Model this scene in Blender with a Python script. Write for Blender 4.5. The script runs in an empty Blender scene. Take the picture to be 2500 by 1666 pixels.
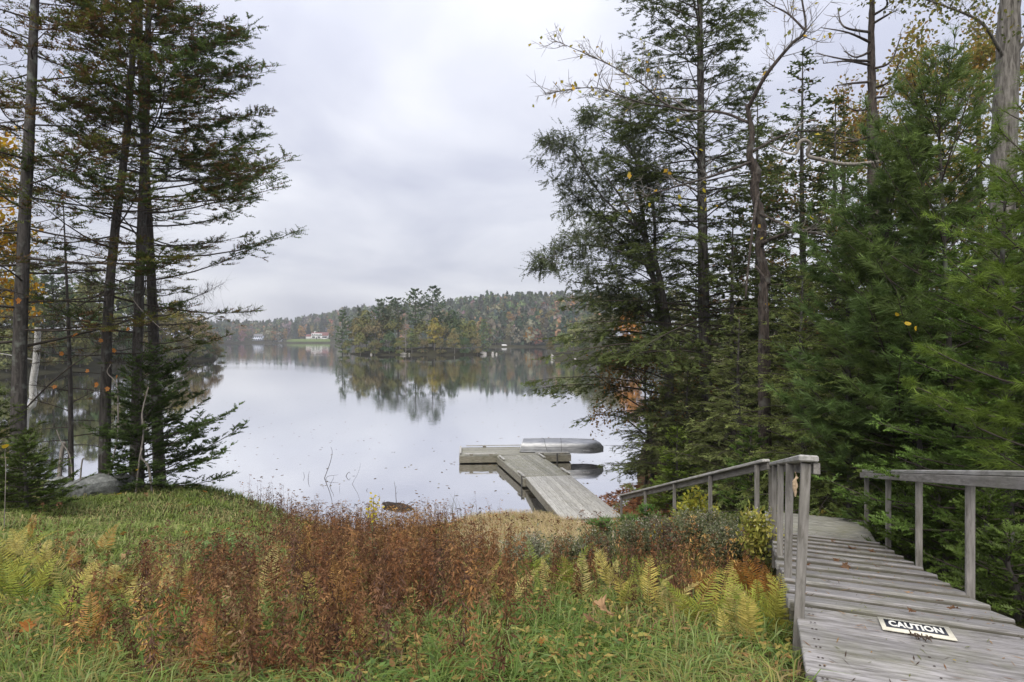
import bpy, math, random
import numpy as np
from mathutils import Vector

# ------------------------------------------------------------------ camera, sky, sun, exposure
SC = bpy.context.scene
COL = SC.collection
CAMZ, FPX, HOR = 5.6, 1500.0, 825.0          # eye height above the lake, focal length and horizon of the photograph (2500 px wide)
cam_d = bpy.data.cameras.new("camera")
cam_d.sensor_width = 36.0
cam_d.lens = 36.0 * FPX / 2500.0
cam_d.shift_y = -8.0 / 2500.0
cam_d.clip_start = 0.05
cam_d.clip_end = 6000.0
cam = bpy.data.objects.new("camera", cam_d)
cam.location = (0, 0, CAMZ)
cam.rotation_euler = (math.radians(90), 0, 0)
COL.objects.link(cam)
SC.camera = cam

SUN_EL, SUN_AZ = math.radians(50), math.radians(200)     # high, soft, from behind the photographer's shoulder
world = bpy.data.worlds.new("World")
SC.world = world
world.use_nodes = True
wt = world.node_tree
wt.nodes.clear()


def wn(t, **kw):
    n = wt.nodes.new(t)
    for k, v in kw.items():
        setattr(n, k, v)
    return n


w_out = wn("ShaderNodeOutputWorld")
w_bg = wn("ShaderNodeBackground")
w_sky = wn("ShaderNodeTexSky", sky_type='NISHITA', sun_disc=False)
w_sky.sun_elevation = SUN_EL
w_sky.sun_rotation = SUN_AZ
w_tc = wn("ShaderNodeTexCoord")
w_sep = wn("ShaderNodeSeparateXYZ")
w_add = wn("ShaderNodeMath", operation='ADD'); w_add.inputs[1].default_value = 0.22
w_max = wn("ShaderNodeMath", operation='MAXIMUM'); w_max.inputs[1].default_value = 0.05
w_dx = wn("ShaderNodeMath", operation='DIVIDE')
w_dy = wn("ShaderNodeMath", operation='DIVIDE')
w_cmb = wn("ShaderNodeCombineXYZ")
w_n1 = wn("ShaderNodeTexNoise"); w_n1.inputs["Scale"].default_value = 1.15; w_n1.inputs["Detail"].default_value = 7.0; w_n1.inputs["Roughness"].default_value = 0.5; w_n1.inputs["Distortion"].default_value = 0.35
w_r1 = wn("ShaderNodeValToRGB")
w_r1.color_ramp.elements[0].position = 0.36; w_r1.color_ramp.elements[0].color = (0.47, 0.49, 0.595, 1)
w_r1.color_ramp.elements[1].position = 0.66; w_r1.color_ramp.elements[1].color = (0.77, 0.78, 0.835, 1)
e = w_r1.color_ramp.elements.new(0.5); e.color = (0.60, 0.615, 0.70, 1)
# an overcast sky brightens smoothly from the horizon to the zenith
w_zr = wn("ShaderNodeMapRange"); w_zr.inputs[1].default_value = 0.0; w_zr.inputs[2].default_value = 1.0; w_zr.inputs[3].default_value = 0.98; w_zr.inputs[4].default_value = 2.3
w_mul = wn("ShaderNodeVectorMath", operation='SCALE')
w_skys = wn("ShaderNodeVectorMath", operation='SCALE'); w_skys.inputs["Scale"].default_value = 0.08
w_mix = wn("ShaderNodeMix", data_type='RGBA'); w_mix.inputs[0].default_value = 0.88
L = wt.links.new
L(w_tc.outputs["Generated"], w_sep.inputs[0])
L(w_sep.outputs[2], w_max.inputs[0])
L(w_max.outputs[0], w_add.inputs[0])
L(w_sep.outputs[0], w_dx.inputs[0]); L(w_add.outputs[0], w_dx.inputs[1])
L(w_sep.outputs[1], w_dy.inputs[0]); L(w_add.outputs[0], w_dy.inputs[1])
L(w_dx.outputs[0], w_cmb.inputs[0]); L(w_dy.outputs[0], w_cmb.inputs[1])
L(w_cmb.outputs[0], w_n1.inputs["Vector"])
L(w_n1.outputs["Fac"], w_r1.inputs[0])
L(w_sep.outputs[2], w_zr.inputs[0])
L(w_r1.outputs[0], w_mul.inputs[0]); L(w_zr.outputs[0], w_mul.inputs["Scale"])
L(w_sky.outputs[0], w_skys.inputs[0])
L(w_skys.outputs[0], w_mix.inputs[6]); L(w_mul.outputs[0], w_mix.inputs[7])
L(w_mix.outputs[2], w_bg.inputs[0])
w_bg.inputs[1].default_value = 0.40
L(w_bg.outputs[0], w_out.inputs[0])

sun_d = bpy.data.lights.new("sun", 'SUN')
sun_d.energy = 1.5
sun_d.angle = math.radians(60)
sun_d.color = (1.0, 0.94, 0.83)
sun = bpy.data.objects.new("sun", sun_d)
sun.rotation_euler = (math.radians(90) - SUN_EL, 0, math.radians(180) - SUN_AZ + math.radians(0))
COL.objects.link(sun)

SC.view_settings.view_transform = 'Standard'
SC.view_settings.look = 'None'
SC.view_settings.exposure = 1.4
SC.view_settings.gamma = 1.0
SC.view_settings.use_curve_mapping = False
SC.render.engine = 'CYCLES'
SC.cycles.max_bounces = 6
SC.cycles.diffuse_bounces = 4
SC.cycles.glossy_bounces = 3
SC.cycles.transmission_bounces = 3
SC.cycles.use_denoising = True

RNG = np.random.default_rng(7)
random.seed(7)
PI = math.pi


# ------------------------------------------------------------------ helpers
def at(px, py, D):
    """point that the photograph shows at pixel (px, py), D metres away"""
    return np.array([(px - 1250.0) / FPX * D, D, CAMZ - (py - HOR) / FPX * D])


def norm(v):
    v = np.asarray(v, float)
    return v / np.maximum(np.linalg.norm(v, axis=-1, keepdims=True), 1e-9)


class Geo:
    """collects triangles with a colour per vertex and a material per face"""

    def __init__(self):
        self.V, self.F, self.C, self.M, self.n = [], [], [], [], 0

    def add(self, V, F, C=None, mi=0):
        V = np.asarray(V, np.float32).reshape(-1, 3)
        F = np.asarray(F, np.int32).reshape(-1, 3)
        if len(V) == 0:
            return
        if C is None:
            C = np.ones((len(V), 3), np.float32) * 0.5
        C = np.asarray(C, np.float32)
        if C.ndim == 1:
            C = np.tile(C, (len(V), 1))
        self.V.append(V); self.F.append(F + self.n); self.C.append(C)
        self.M.append(np.full(len(F), mi, np.int32))
        self.n += len(V)

    def tris(self):
        return sum(len(f) for f in self.F)

    def mesh(self, name, mats, smooth=False):
        me = bpy.data.meshes.new(name)
        V = np.concatenate(self.V); F = np.concatenate(self.F); C = np.concatenate(self.C); M = np.concatenate(self.M)
        me.vertices.add(len(V)); me.vertices.foreach_set("co", V.ravel())
        me.loops.add(len(F) * 3); me.loops.foreach_set("vertex_index", F.ravel())
        me.polygons.add(len(F))
        me.polygons.foreach_set("loop_start", np.arange(0, len(F) * 3, 3, dtype=np.int32))
        me.polygons.foreach_set("loop_total", np.full(len(F), 3, np.int32))
        me.polygons.foreach_set("material_index", M)
        if smooth:
            me.polygons.foreach_set("use_smooth", np.ones(len(F), bool))
        a = me.color_attributes.new("col", 'FLOAT_COLOR', 'POINT')
        a.data.foreach_set("color", np.concatenate([C, np.ones((len(C), 1), np.float32)], 1).ravel())
        for m in (mats if isinstance(mats, (list, tuple)) else [mats]):
            me.materials.append(m)
        me.update(calc_edges=True)
        return me

    def build(self, name, mats, parent=None, smooth=False):
        return link(name, self.mesh(name, mats, smooth), parent)


def link(name, me, parent=None):
    o = bpy.data.objects.new(name, me)
    COL.objects.link(o)
    if parent is not None:
        o.parent = parent
    return o


def empty(name, loc=(0, 0, 0), rz=0.0):
    o = bpy.data.objects.new(name, None)
    o.empty_display_size = 0.2
    o.location = loc
    o.rotation_euler = (0, 0, rz)
    COL.objects.link(o)
    return o


def tag(o, label=None, cat=None, group=None, kind=None):
    if label: o["label"] = label
    if cat: o["category"] = cat
    if group: o["group"] = group
    if kind: o["kind"] = kind
    return o


def copy_tree(o, parent=None):
    c = o.copy()
    COL.objects.link(c)
    if parent is not None:
        c.parent = parent
    for ch in list(o.children):
        copy_tree(ch, c)
    return c


BOXF = np.array([[0, 2, 1], [0, 3, 2], [4, 5, 6], [4, 6, 7], [0, 1, 5], [0, 5, 4], [1, 2, 6], [1, 6, 5], [2, 3, 7], [2, 7, 6], [3, 0, 4], [3, 4, 7]])


def box_v(x0, x1, y0, y1, z0, z1):
    return np.array([[x0, y0, z0], [x1, y0, z0], [x1, y1, z0], [x0, y1, z0], [x0, y0, z1], [x1, y0, z1], [x1, y1, z1], [x0, y1, z1]], float)


def bevel_box(sx, sy, sz, b=0.004):
    """box centred on the origin with chamfered edges, ~44 triangles"""
    import bmesh
    bm = bmesh.new()
    bmesh.ops.create_cube(bm, size=1.0)
    bmesh.ops.scale(bm, vec=(sx, sy, sz), verts=bm.verts)
    bmesh.ops.bevel(bm, geom=list(bm.edges), offset=b, segments=1, affect='EDGES')
    return bm


_boxcache = {}


def board(name, sx, sy, sz, mat, parent, loc, u=(1, 0, 0), v=(0, 1, 0), b=0.004, worn=0.0):
    """a plank: centred box with chamfered edges, local x along u, local y along v"""
    key = (round(sx, 3), round(sy, 3), round(sz, 3), b, mat.name)
    if key not in _boxcache:
        bm = bevel_box(sx, sy, sz, b)
        me = bpy.data.meshes.new(name)
        bm.to_mesh(me); bm.free()
        me.materials.append(mat)
        _boxcache[key] = me
    o = link(name, _boxcache[key], parent)
    from mathutils import Matrix
    u = Vector(u).normalized(); v = Vector(v); w = u.cross(v).normalized(); v = w.cross(u).normalized()
    m = Matrix(((u.x, v.x, w.x, loc[0]), (u.y, v.y, w.y, loc[1]), (u.z, v.z, w.z, loc[2]), (0, 0, 0, 1)))
    if parent is not None:
        w_ = parent.matrix_basis.copy(); q_ = parent.parent
        while q_ is not None:
            w_ = q_.matrix_basis @ w_; q_ = q_.parent
        m = w_.inverted() @ m
    o.matrix_basis = m
    return o


def tube(path, radii, sides=6, cap=False, wob=0.0, rng=None):
    """tapered tube along a polyline -> (V, F)"""
    P = np.asarray(path, float); n = len(P)
    R = np.broadcast_to(np.asarray(radii, float), (n,)).copy()
    T = np.gradient(P, axis=0); T = norm(T)
    ref = np.array([0.0, 0, 1]) if abs(T[0, 2]) < 0.9 else np.array([1.0, 0, 0])
    A = norm(np.cross(T, ref)); B = np.cross(T, A)
    th = np.arange(sides) * 2 * PI / sides
    rr = R[:, None] * np.ones((1, sides))
    if wob and rng is not None:
        rr = rr * (1 + wob * rng.normal(size=(n, sides)))
    V = P[:, None, :] + rr[..., None] * (np.cos(th)[None, :, None] * A[:, None, :] + np.sin(th)[None, :, None] * B[:, None, :])
    V = V.reshape(-1, 3)
    i = np.arange(n - 1)[:, None] * sides; j = np.arange(sides)[None, :]; k = (j + 1) % sides
    a, b, c, d = i + j, i + k, i + sides + k, i + sides + j
    F = np.concatenate([np.stack([a, b, c], -1).reshape(-1, 3), np.stack([a, c, d], -1).reshape(-1, 3)])
    if cap:
        V = np.concatenate([V, P[-1:]])
        t = (n - 1) * sides + np.arange(sides)
        F = np.concatenate([F, np.stack([t, (n - 1) * sides + (np.arange(sides) + 1) % sides, np.full(sides, n * sides)], -1)])
    return V, F


def smooth_path(pts, n=12):
    """Catmull-Rom through control points"""
    P = np.asarray(pts, float)
    P = np.concatenate([[2 * P[0] - P[1]], P, [2 * P[-1] - P[-2]]])
    out = []
    m = len(P) - 3
    for k in range(m):
        t = np.linspace(0, 1, n, endpoint=(k == m - 1))[:, None]
        p0, p1, p2, p3 = P[k:k + 4]
        out.append(0.5 * ((2 * p1) + (-p0 + p2) * t + (2 * p0 - 5 * p1 + 4 * p2 - p3) * t ** 2 + (-p0 + 3 * p1 - 3 * p2 + p3) * t ** 3))
    return np.concatenate(out)


def kites(P, D, N, Ln, W, C, mid=0.45, fold=0.0):
    """leaf-shaped pairs of triangles"""
    D = norm(D); S = norm(np.cross(D, N)); U = np.cross(S, D)
    Ln = np.asarray(Ln)[:, None]; W = np.asarray(W)[:, None]
    m = P + D * Ln * mid
    a = m + S * W / 2 + U * W * fold; b = m - S * W / 2 + U * W * fold
    V = np.stack([P, a, P + D * Ln, b], 1).reshape(-1, 3)
    i = np.arange(len(P))[:, None] * 4
    F = np.concatenate([i + np.array([[0, 1, 2]]), i + np.array([[0, 2, 3]])])
    return V, F, np.repeat(C, 4, 0)


def fishbone(P, D, U, Ln, n, nl, nw, C, ang=55, rng=RNG, lift=0.25):
    """needled twig: n pairs of short blades along each axis, plus a thin spine"""
    N = len(P)
    D = norm(D); S = norm(np.cross(D, U)); Up = np.cross(S, D)
    Ln = np.asarray(Ln, float)
    t = (np.arange(n) + 0.6) / n
    ca, sa = math.cos(math.radians(ang)), math.sin(math.radians(ang))
    Vs, Cs = [], []
    for side in (1, -1):
        base = P[:, None] + D[:, None] * (Ln[:, None] * t[None])[..., None]
        k = nl * (1.15 - 0.65 * t)[None] * rng.uniform(0.8, 1.25, (N, n))
        lf = rng.normal(lift, 0.35, (N, n, 1))
        nd = norm(D[:, None] * ca + side * S[:, None] * sa + Up[:, None] * lf)
        tip = base + nd * k[..., None]
        h = D[:, None] * nw * 0.5
        Vs.append(np.stack([base - h, base + h, tip], 2))
        Cs.append(np.repeat((C[:, None] * rng.uniform(0.85, 1.15, (N, n, 1)))[:, :, None], 3, 2))
    V = np.concatenate(Vs, 1).reshape(-1, 3); Cc = np.concatenate(Cs, 1).reshape(-1, 3)
    F = np.arange(len(V)).reshape(-1, 3)
    # spine / terminal needle fan
    tip = P + D * (Ln * 1.12)[:, None]
    V2 = np.stack([P + S * nw * 0.4 + 0 * P, P - S * nw * 0.4, tip], 1).reshape(-1, 3)
    F2 = np.arange(len(V2)).reshape(-1, 3) + len(V)
    return np.concatenate([V, V2]), np.concatenate([F, F2]), np.concatenate([Cc, np.repeat(C * 0.9, 3, 0)])


def tufts(P, D, n, nl, nw, C, spread=0.75, rng=RNG, back=0.10):
    """brush of long needles around each twig end"""
    N = len(P)
    D = norm(D)
    r = norm(rng.normal(size=(N, n, 3)))
    nd = norm(D[:, None] + r * spread)
    base = P[:, None] - D[:, None] * (rng.uniform(0, back, (N, n, 1)))
    k = nl * rng.uniform(0.7, 1.15, (N, n, 1))
    tip = base + nd * k
    tip[..., 2] -= 0.012
    s = norm(np.cross(nd, rng.normal(size=(N, n, 3)))) * nw * 0.5
    V = np.stack([base - s, base + s, tip], 2).reshape(-1, 3)
    Cc = np.repeat((C[:, None] * rng.uniform(0.75, 1.25, (N, n, 1)))[:, :, None], 3, 2).reshape(-1, 3)
    return V, np.arange(len(V)).reshape(-1, 3), Cc


def vnoise(x, y, s=1.0, seed=0):
    """cheap smooth 2-D noise in about -1..1"""
    r = np.random.default_rng(seed)
    out = 0
    for k in range(5):
        a = r.uniform(0, 2 * PI); f = s * r.uniform(0.6, 1.9); ph = r.uniform(0, 6.3)
        out = out + np.sin((x * math.cos(a) + y * math.sin(a)) * f + ph + 0.8 * np.sin((x * math.sin(a) - y * math.cos(a)) * f * 0.7 + ph * 2))
    return out / 3.0


def sstep(a, b, x):
    t = np.clip((x - a) / (b - a), 0, 1)
    return t * t * (3 - 2 * t)


# ------------------------------------------------------------------ materials
def new_mat(name):
    m = bpy.data.materials.new(name)
    m.use_nodes = True
    nt = m.node_tree
    nt.nodes.clear()
    out = nt.nodes.new("ShaderNodeOutputMaterial")
    return m, nt, out


def nd(nt, t, **kw):
    n = nt.nodes.new(t)
    for k, v in kw.items():
        if k.startswith("i_"):
            n.inputs[k[2:].replace("_", " ")].default_value = v
        else:
            setattr(n, k, v)
    return n


def foliage_mat(name, transl=0.28, objcol=False, gloss=0.06):
    m, nt, out = new_mat(name)
    at_ = nd(nt, "ShaderNodeAttribute", attribute_name="col")
    src = at_.outputs["Color"]
    if objcol:
        oi = nd(nt, "ShaderNodeObjectInfo")
        mx = nd(nt, "ShaderNodeMix", data_type='RGBA', blend_type='MULTIPLY')
        mx.inputs[0].default_value = 1.0
        nt.links.new(src, mx.inputs[6]); nt.links.new(oi.outputs["Color"], mx.inputs[7])
        src = mx.outputs[2]
    d = nd(nt, "ShaderNodeBsdfDiffuse"); t = nd(nt, "ShaderNodeBsdfTranslucent")
    mix = nd(nt, "ShaderNodeMixShader"); mix.inputs[0].default_value = transl
    nt.links.new(src, d.inputs[0]); nt.links.new(src, t.inputs[0])
    nt.links.new(d.outputs[0], mix.inputs[1]); nt.links.new(t.outputs[0], mix.inputs[2])
    g = nd(nt, "ShaderNodeBsdfGlossy"); g.inputs["Roughness"].default_value = 0.45
    g.inputs[0].default_value = (0.9, 0.9, 0.8, 1)
    mix2 = nd(nt, "ShaderNodeMixShader"); mix2.inputs[0].default_value = gloss
    nt.links.new(mix.outputs[0], mix2.inputs[1]); nt.links.new(g.outputs[0], mix2.inputs[2])
    nt.links.new(mix2.outputs[0], out.inputs[0])
    return m


def bark_mat(name, dark, light, scale=(14, 14, 2.2), lichen=None, bump=0.6):
    m, nt, out = new_mat(name)
    tc = nd(nt, "ShaderNodeTexCoord"); mp = nd(nt, "ShaderNodeMapping"); mp.inputs["Scale"].default_value = scale
    nt.links.new(tc.outputs["Object"], mp.inputs[0])
    n = nd(nt, "ShaderNodeTexNoise"); n.inputs["Scale"].default_value = 1.6; n.inputs["Detail"].default_value = 6; n.inputs["Roughness"].default_value = 0.65
    nt.links.new(mp.outputs[0], n.inputs["Vector"])
    r = nd(nt, "ShaderNodeValToRGB")
    r.color_ramp.elements[0].position = 0.33; r.color_ramp.elements[0].color = (*dark, 1)
    r.color_ramp.elements[1].position = 0.68; r.color_ramp.elements[1].color = (*light, 1)
    nt.links.new(n.outputs["Fac"], r.inputs[0])
    src = r.outputs[0]
    if lichen:
        n2 = nd(nt, "ShaderNodeTexNoise"); n2.inputs["Scale"].default_value = 5.0; n2.inputs["Detail"].default_value = 5
        nt.links.new(tc.outputs["Object"], n2.inputs["Vector"])
        r2 = nd(nt, "ShaderNodeValToRGB"); r2.color_ramp.elements[0].position = 0.55; r2.color_ramp.elements[1].position = 0.7
        nt.links.new(n2.outputs["Fac"], r2.inputs[0])
        mx = nd(nt, "ShaderNodeMix", data_type='RGBA'); mx.inputs[7].default_value = (*lichen, 1)
        nt.links.new(r2.outputs[0], mx.inputs[0]); nt.links.new(src, mx.inputs[6]); src = mx.outputs[2]
    p = nd(nt, "ShaderNodeBsdfPrincipled"); p.inputs["Roughness"].default_value = 0.85; p.inputs["Specular IOR Level"].default_value = 0.2
    nt.links.new(src, p.inputs["Base Color"])
    b = nd(nt, "ShaderNodeBump"); b.inputs["Strength"].default_value = bump; b.inputs["Distance"].default_value = 0.02
    nt.links.new(n.outputs["Fac"], b.inputs["Height"]); nt.links.new(b.outputs[0], p.inputs["Normal"])
    nt.links.new(p.outputs[0], out.inputs[0])
    return m


def wood_mat(name, dark, light, algae=(0.16, 0.17, 0.08), algae_amt=0.45, grain=(3.2, 30, 30), rough=0.75):
    """weathered grey boards: grain along the board, per-board shade, algae in patches of the place"""
    m, nt, out = new_mat(name)
    tc = nd(nt, "ShaderNodeTexCoord"); oi = nd(nt, "ShaderNodeObjectInfo"); geo = nd(nt, "ShaderNodeNewGeometry")
    off = nd(nt, "ShaderNodeVectorMath", operation='SCALE'); off.inputs["Scale"].default_value = 37.0
    cmb = nd(nt, "ShaderNodeCombineXYZ")
    for k in range(3):
        nt.links.new(oi.outputs["Random"], cmb.inputs[k])
    nt.links.new(cmb.outputs[0], off.inputs[0])
    add = nd(nt, "ShaderNodeVectorMath", operation='ADD')
    nt.links.new(tc.outputs["Object"], add.inputs[0]); nt.links.new(off.outputs[0], add.inputs[1])
    mp = nd(nt, "ShaderNodeMapping"); mp.inputs["Scale"].default_value = grain
    nt.links.new(add.outputs[0], mp.inputs[0])
    n = nd(nt, "ShaderNodeTexNoise"); n.inputs["Scale"].default_value = 1.5; n.inputs["Detail"].default_value = 8; n.inputs["Roughness"].default_value = 0.62
    nt.links.new(mp.outputs[0], n.inputs["Vector"])
    r = nd(nt, "ShaderNodeValToRGB")
    r.color_ramp.elements[0].position = 0.30; r.color_ramp.elements[0].color = (*dark, 1)
    r.color_ramp.elements[1].position = 0.66; r.color_ramp.elements[1].color = (*light, 1)
    nt.links.new(n.outputs["Fac"], r.inputs[0])
    # shade per board
    mr = nd(nt, "ShaderNodeMapRange"); mr.inputs[3].default_value = 0.8; mr.inputs[4].default_value = 1.12
    nt.links.new(oi.outputs["Random"], mr.inputs[0])
    sc = nd(nt, "ShaderNodeVectorMath", operation='SCALE')
    nt.links.new(r.outputs[0], sc.inputs[0]); nt.links.new(mr.outputs[0], sc.inputs["Scale"])
    n2 = nd(nt, "ShaderNodeTexNoise"); n2.inputs["Scale"].default_value = 2.3; n2.inputs["Detail"].default_value = 6; n2.inputs["Roughness"].default_value = 0.7
    nt.links.new(geo.outputs["Position"], n2.inputs["Vector"])
    r2 = nd(nt, "ShaderNodeValToRGB"); r2.color_ramp.elements[0].position = 0.45; r2.color_ramp.elements[1].position = 0.75
    r2.color_ramp.elements[1].color = (algae_amt,) * 3 + (1,)
    nt.links.new(n2.outputs["Fac"], r2.inputs[0])
    mx = nd(nt, "ShaderNodeMix", data_type='RGBA'); mx.inputs[7].default_value = (*algae, 1)
    nt.links.new(r2.outputs[0], mx.inputs[0]); nt.links.new(sc.outputs[0], mx.inputs[6])
    # dark specks and stains
    n3 = nd(nt, "ShaderNodeTexNoise"); n3.inputs["Scale"].default_value = 13.0; n3.inputs["Detail"].default_value = 7; n3.inputs["Roughness"].default_value = 0.75
    mp3 = nd(nt, "ShaderNodeMapping"); mp3.inputs["Scale"].default_value = (0.35, 1.6, 1.6)
    nt.links.new(add.outputs[0], mp3.inputs[0]); nt.links.new(mp3.outputs[0], n3.inputs["Vector"])
    r3 = nd(nt, "ShaderNodeValToRGB"); r3.color_ramp.elements[0].position = 0.52; r3.color_ramp.elements[0].color = (0, 0, 0, 1); r3.color_ramp.elements[1].position = 0.70; r3.color_ramp.elements[1].color = (0.75, 0.75, 0.75, 1)
    nt.links.new(n3.outputs["Fac"], r3.inputs[0])
    mx3 = nd(nt, "ShaderNodeMix", data_type='RGBA'); mx3.inputs[7].default_value = (0.075, 0.07, 0.055, 1)
    nt.links.new(r3.outputs[0], mx3.inputs[0]); nt.links.new(mx.outputs[2], mx3.inputs[6])
    p = nd(nt, "ShaderNodeBsdfPrincipled"); p.inputs["Roughness"].default_value = rough; p.inputs["Specular IOR Level"].default_value = 0.15
    nt.links.new(mx3.outputs[2], p.inputs["Base Color"])
    b = nd(nt, "ShaderNodeBump"); b.inputs["Strength"].default_value = 0.5; b.inputs["Distance"].default_value = 0.006
    nt.links.new(n.outputs["Fac"], b.inputs["Height"]); nt.links.new(b.outputs[0], p.inputs["Normal"])
    nt.links.new(p.outputs[0], out.inputs[0])
    return m


def plain_mat(name, col, rough=0.6, metal=0.0, noise=0.0, nscale=8.0, spec=0.5, bump=0.0):
    m, nt, out = new_mat(name)
    p = nd(nt, "ShaderNodeBsdfPrincipled"); p.inputs["Roughness"].default_value = rough; p.inputs["Metallic"].default_value = metal
    p.inputs["Specular IOR Level"].default_value = spec
    p.inputs["Base Color"].default_value = (*col, 1)
    if noise:
        tc = nd(nt, "ShaderNodeTexCoord")
        n = nd(nt, "ShaderNodeTexNoise"); n.inputs["Scale"].default_value = nscale; n.inputs["Detail"].default_value = 7; n.inputs["Roughness"].default_value = 0.65
        nt.links.new(tc.outputs["Object"], n.inputs["Vector"])
        r = nd(nt, "ShaderNodeValToRGB"); r.color_ramp.elements[0].position = 0.3; r.color_ramp.elements[1].position = 0.7
        r.color_ramp.elements[0].color = (*[c * (1 - noise) for c in col], 1); r.color_ramp.elements[1].color = (*[min(1, c * (1 + noise)) for c in col], 1)
        nt.links.new(n.outputs["Fac"], r.inputs[0]); nt.links.new(r.outputs[0], p.inputs["Base Color"])
        if bump:
            b = nd(nt, "ShaderNodeBump"); b.inputs["Strength"].default_value = bump; b.inputs["Distance"].default_value = 0.03
            nt.links.new(n.outputs["Fac"], b.inputs["Height"]); nt.links.new(b.outputs[0], p.inputs["Normal"])
    nt.links.new(p.outputs[0], out.inputs[0])
    return m


def rock_mat():
    m, nt, out = new_mat("granite")
    tc = nd(nt, "ShaderNodeTexCoord")
    n = nd(nt, "ShaderNodeTexNoise"); n.inputs["Scale"].default_value = 8.0; n.inputs["Detail"].default_value = 9; n.inputs["Roughness"].default_value = 0.7
    nt.links.new(tc.outputs["Object"], n.inputs["Vector"])
    r = nd(nt, "ShaderNodeValToRGB")
    r.color_ramp.elements[0].position = 0.32; r.color_ramp.elements[0].color = (0.07, 0.07, 0.068, 1)
    r.color_ramp.elements[1].position = 0.7; r.color_ramp.elements[1].color = (0.36, 0.36, 0.35, 1)
    e = r.color_ramp.elements.new(0.52); e.color = (0.2, 0.21, 0.2, 1)
    nt.links.new(n.outputs["Fac"], r.inputs[0])
    p = nd(nt, "ShaderNodeBsdfPrincipled"); p.inputs["Roughness"].default_value = 0.85
    nt.links.new(r.outputs[0], p.inputs["Base Color"])
    b = nd(nt, "ShaderNodeBump"); b.inputs["Strength"].default_value = 0.7; b.inputs["Distance"].default_value = 0.04
    nt.links.new(n.outputs["Fac"], b.inputs["Height"]); nt.links.new(b.outputs[0], p.inputs["Normal"])
    nt.links.new(p.outputs[0], out.inputs[0])
    return m


def ground_mat():
    m, nt, out = new_mat("soil_and_litter")
    geo = nd(nt, "ShaderNodeNewGeometry")
    n = nd(nt, "ShaderNodeTexNoise"); n.inputs["Scale"].default_value = 1.3; n.inputs["Detail"].default_value = 9; n.inputs["Roughness"].default_value = 0.7
    nt.links.new(geo.outputs["Position"], n.inputs["Vector"])
    r = nd(nt, "ShaderNodeValToRGB")
    r.color_ramp.elements[0].position = 0.3; r.color_ramp.elements[0].color = (0.035, 0.026, 0.014, 1)
    r.color_ramp.elements[1].position = 0.72; r.color_ramp.elements[1].color = (0.115, 0.075, 0.035, 1)
    e = r.color_ramp.elements.new(0.52); e.color = (0.06, 0.062, 0.022, 1)
    nt.links.new(n.outputs["Fac"], r.inputs[0])
    n2 = nd(nt, "ShaderNodeTexNoise"); n2.inputs["Scale"].default_value = 26.0; n2.inputs["Detail"].default_value = 6
    nt.links.new(geo.outputs["Position"], n2.inputs["Vector"])
    # reddish leaf and needle litter along the water's edge
    sep = nd(nt, "ShaderNodeSeparateXYZ"); nt.links.new(geo.outputs["Position"], sep.inputs[0])
    mr = nd(nt, "ShaderNodeMapRange"); mr.inputs[1].default_value = 0.75; mr.inputs[2].default_value = 0.35; mr.inputs[3].default_value = 0; mr.inputs[4].default_value = 1
    nt.links.new(sep.outputs[2], mr.inputs[0])
    my = nd(nt, "ShaderNodeMapRange"); my.inputs[1].default_value = 26.0; my.inputs[2].default_value = 22.0; my.inputs[3].default_value = 0; my.inputs[4].default_value = 1
    nt.links.new(sep.outputs[1], my.inputs[0])
    mm = nd(nt, "ShaderNodeMath", operation='MULTIPLY'); nt.links.new(mr.outputs[0], mm.inputs[0]); nt.links.new(my.outputs[0], mm.inputs[1])
    mx = nd(nt, "ShaderNodeMix", data_type='RGBA'); nt.links.new(mm.outputs[0], mx.inputs[0]); nt.links.new(r.outputs[0], mx.inputs[6])
    r2 = nd(nt, "ShaderNodeValToRGB")
    r2.color_ramp.elements[0].position = 0.38; r2.color_ramp.elements[0].color = (0.05, 0.03, 0.02, 1)
    r2.color_ramp.elements[1].position = 0.6; r2.color_ramp.elements[1].color = (0.23, 0.10, 0.045, 1)
    nt.links.new(n2.outputs["Fac"], r2.inputs[0]); nt.links.new(r2.outputs[0], mx.inputs[7])
    p = nd(nt, "ShaderNodeBsdfPrincipled"); p.inputs["Roughness"].default_value = 0.95; p.inputs["Specular IOR Level"].default_value = 0.1
    nt.links.new(mx.outputs[2], p.inputs["Base Color"])
    b = nd(nt, "ShaderNodeBump"); b.inputs["Strength"].default_value = 0.8; b.inputs["Distance"].default_value = 0.03
    nt.links.new(n2.outputs["Fac"], b.inputs["Height"]); nt.links.new(b.outputs[0], p.inputs["Normal"])
    nt.links.new(p.outputs[0], out.inputs[0])
    return m


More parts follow.
